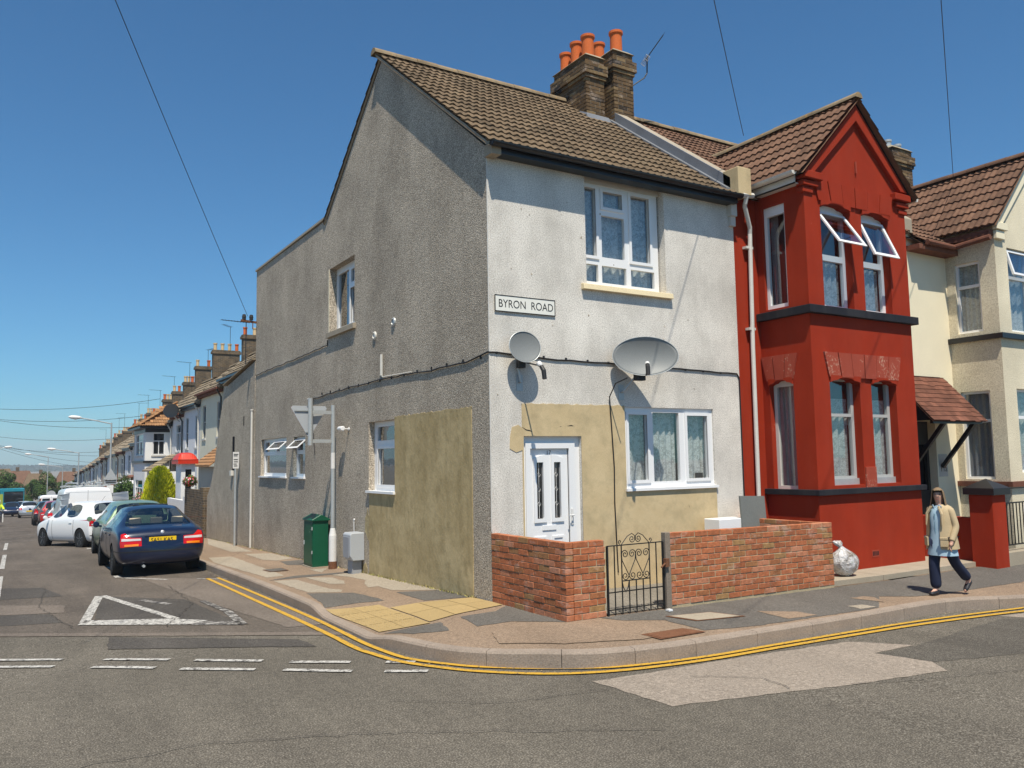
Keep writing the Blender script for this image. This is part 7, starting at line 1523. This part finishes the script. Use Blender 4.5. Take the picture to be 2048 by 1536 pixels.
for sx in (1,-1):
    Fp = Fr((sx*.135,.165,0), (sx*.8,-.52,0), (sx*.52,.8,0)); loc_(MB().fbox(Fp, -.045, .06, .74, .87, -.01, .012).fbox(Fp, -.048, .063, .845, .88, .0, .018), 'pocket', G['coat'], bevel=.004)
    loc_(MB().tube([(sx*.06,.12,1.33),(sx*.12,.145,1.22),(sx*.13,.16,1.05)], [.02,.022,.01], 6), 'lapel', G['coat'])
# motorcyclist cut by the left edge
mz = road(-5.4,52); mc = thing('motorcycle', 'motorcycle coming up the road, cut off by the left edge of the picture', 'motorcycle', (-5.52,52,mz))
def w_(y): MB().lathe((-5.60,y,mz+.31), [(.22,0),(.31,.02),(.31,.12),(.22,.14)], 20, (1,0,0)).build('wheel', G['tyre'], mc)
w_(51.3); w_(52.7)
MB().tube([(-5.53,51.4,mz+.45),(-5.53,51.8,mz+.75),(-5.53,52.3,mz+.8),(-5.53,52.9,mz+.85)], [.12,.19,.17,.10], 10).box(-5.65,-5.41,51.7,52.4,mz+.3,mz+.6).build('body', G['car_blue'], mc); MB().tube([(-5.88,51.75,mz+1.02),(-5.53,51.65,mz+.98),(-5.18,51.75,mz+1.02)], .018, 6).tube([(-5.45,51.3,mz+.31),(-5.47,51.65,mz+.95)], .03, 6).tube([(-5.61,51.3,mz+.31),(-5.59,51.65,mz+.95)], .03, 6).build('handlebar', G['galv'], mc)
MB().lathe((-5.53,51.38,mz+.82), [(.10,.08),(.11,0),(.0,-.03)], 14, (0,1,0)).build('headlight', G['lamp_clear'], mc); MB().box(-5.30,-5.22,51.8,52.3,mz+.25,mz+.75).build('pannier', G['white_metal'], mc)
J2 = {'pelvis':((0,0,.86),(.15,.13)),'waist':((0,.03,1.0),(.14,.12)),'chest':((0,.08,1.2),(.17,.13)),'neckb':((0,.10,1.34),(.07,.06)),'neck':((0,.12,1.39),(.055,.055)),'head':((.0,.14,1.5),(.085,.095)),'crown':((.0,.14,1.56),(.07,.08)),
 'shoR':((.2,.09,1.28),(.06,.06)),'elbR':((.30,.22,1.08),(.045,.045)),'wriR':((.30,.42,1.03),(.03,.03)),'palmR':((.30,.49,1.03),(.025,.035)),'shoL':((-.2,.09,1.28),(.06,.06)),'elbL':((-.30,.22,1.08),(.045,.045)),'wriL':((-.30,.42,1.03),(.03,.03)),'palmL':((-.30,.49,1.03),(.025,.035)),
 'hipR':((.10,.03,.84),(.10,.10)),'kneeR':((.22,.42,.72),(.07,.07)),'ankR':((.20,.30,.32),(.045,.045)),'ballR':((.20,.42,.27),(.04,.03)),'toeR':((.20,.48,.27),(.03,.025)),'hipL':((-.10,.03,.84),(.10,.10)),'kneeL':((-.22,.42,.72),(.07,.07)),'ankL':((-.20,.30,.32),(.045,.045)),'ballL':((-.20,.42,.27),(.04,.03)),'toeL':((-.20,.48,.27),(.03,.025))}
rider, lr_ = figure('rider in a yellow hi-vis jacket at the far left edge of the road', (-5.53,52.25,mz), pi, J2, {'skin': G['trousers'], 'face': (0,1,0)}, 1, False)
jk = skinned('hi_vis_jacket', [(V(0,0,.90),(.19,.16)),(V(0,.03,1.02),(.185,.15)),(V(0,.08,1.2),(.20,.155)),(V(0,.10,1.33),(.10,.09)),(V(.2,.09,1.27),(.085,.08)),(V(.31,.22,1.07),(.07,.07)),(V(.30,.38,1.03),(.05,.05)),(V(-.2,.09,1.27),(.085,.08)),(V(-.31,.22,1.07),(.07,.07)),(V(-.30,.38,1.03),(.05,.05))], [(0,1),(1,2),(2,3),(2,4),(4,5),(5,6),(2,7),(7,8),(8,9)], G['hivis'], 2); jk.parent = rider
hm = lr_(MB().lathe((0,.14,1.40), [(.10,0),(.135,.06),(.14,.13),(.12,.21),(.06,.26),(.0,.27)], 20), 'helmet', G['car_white'], smooth=True)

# ---------------------------------------------------------------- haze
if HAZE:
    hb = MB().box(-900, 1300, -60, 2600, -14, 60).build('haze', G['dark'], None)
    hm_ = bpy.data.materials.new('thin_haze'); hm_.use_nodes = True; hn = hm_.node_tree; hn.nodes.clear()
    ho = hn.nodes.new('ShaderNodeOutputMaterial'); hv = hn.nodes.new('ShaderNodeVolumePrincipled'); hv.inputs['Density'].default_value = .0004; hv.inputs['Color'].default_value = (.80, .88, 1, 1); hv.inputs['Anisotropy'].default_value = 0
    hn.links.new(hv.outputs[0], ho.inputs['Volume']); hb.data.materials.clear(); hb.data.materials.append(hm_); hb['kind'] = 'stuff'; tag(hb, 'thin summer haze over the far end of the street')
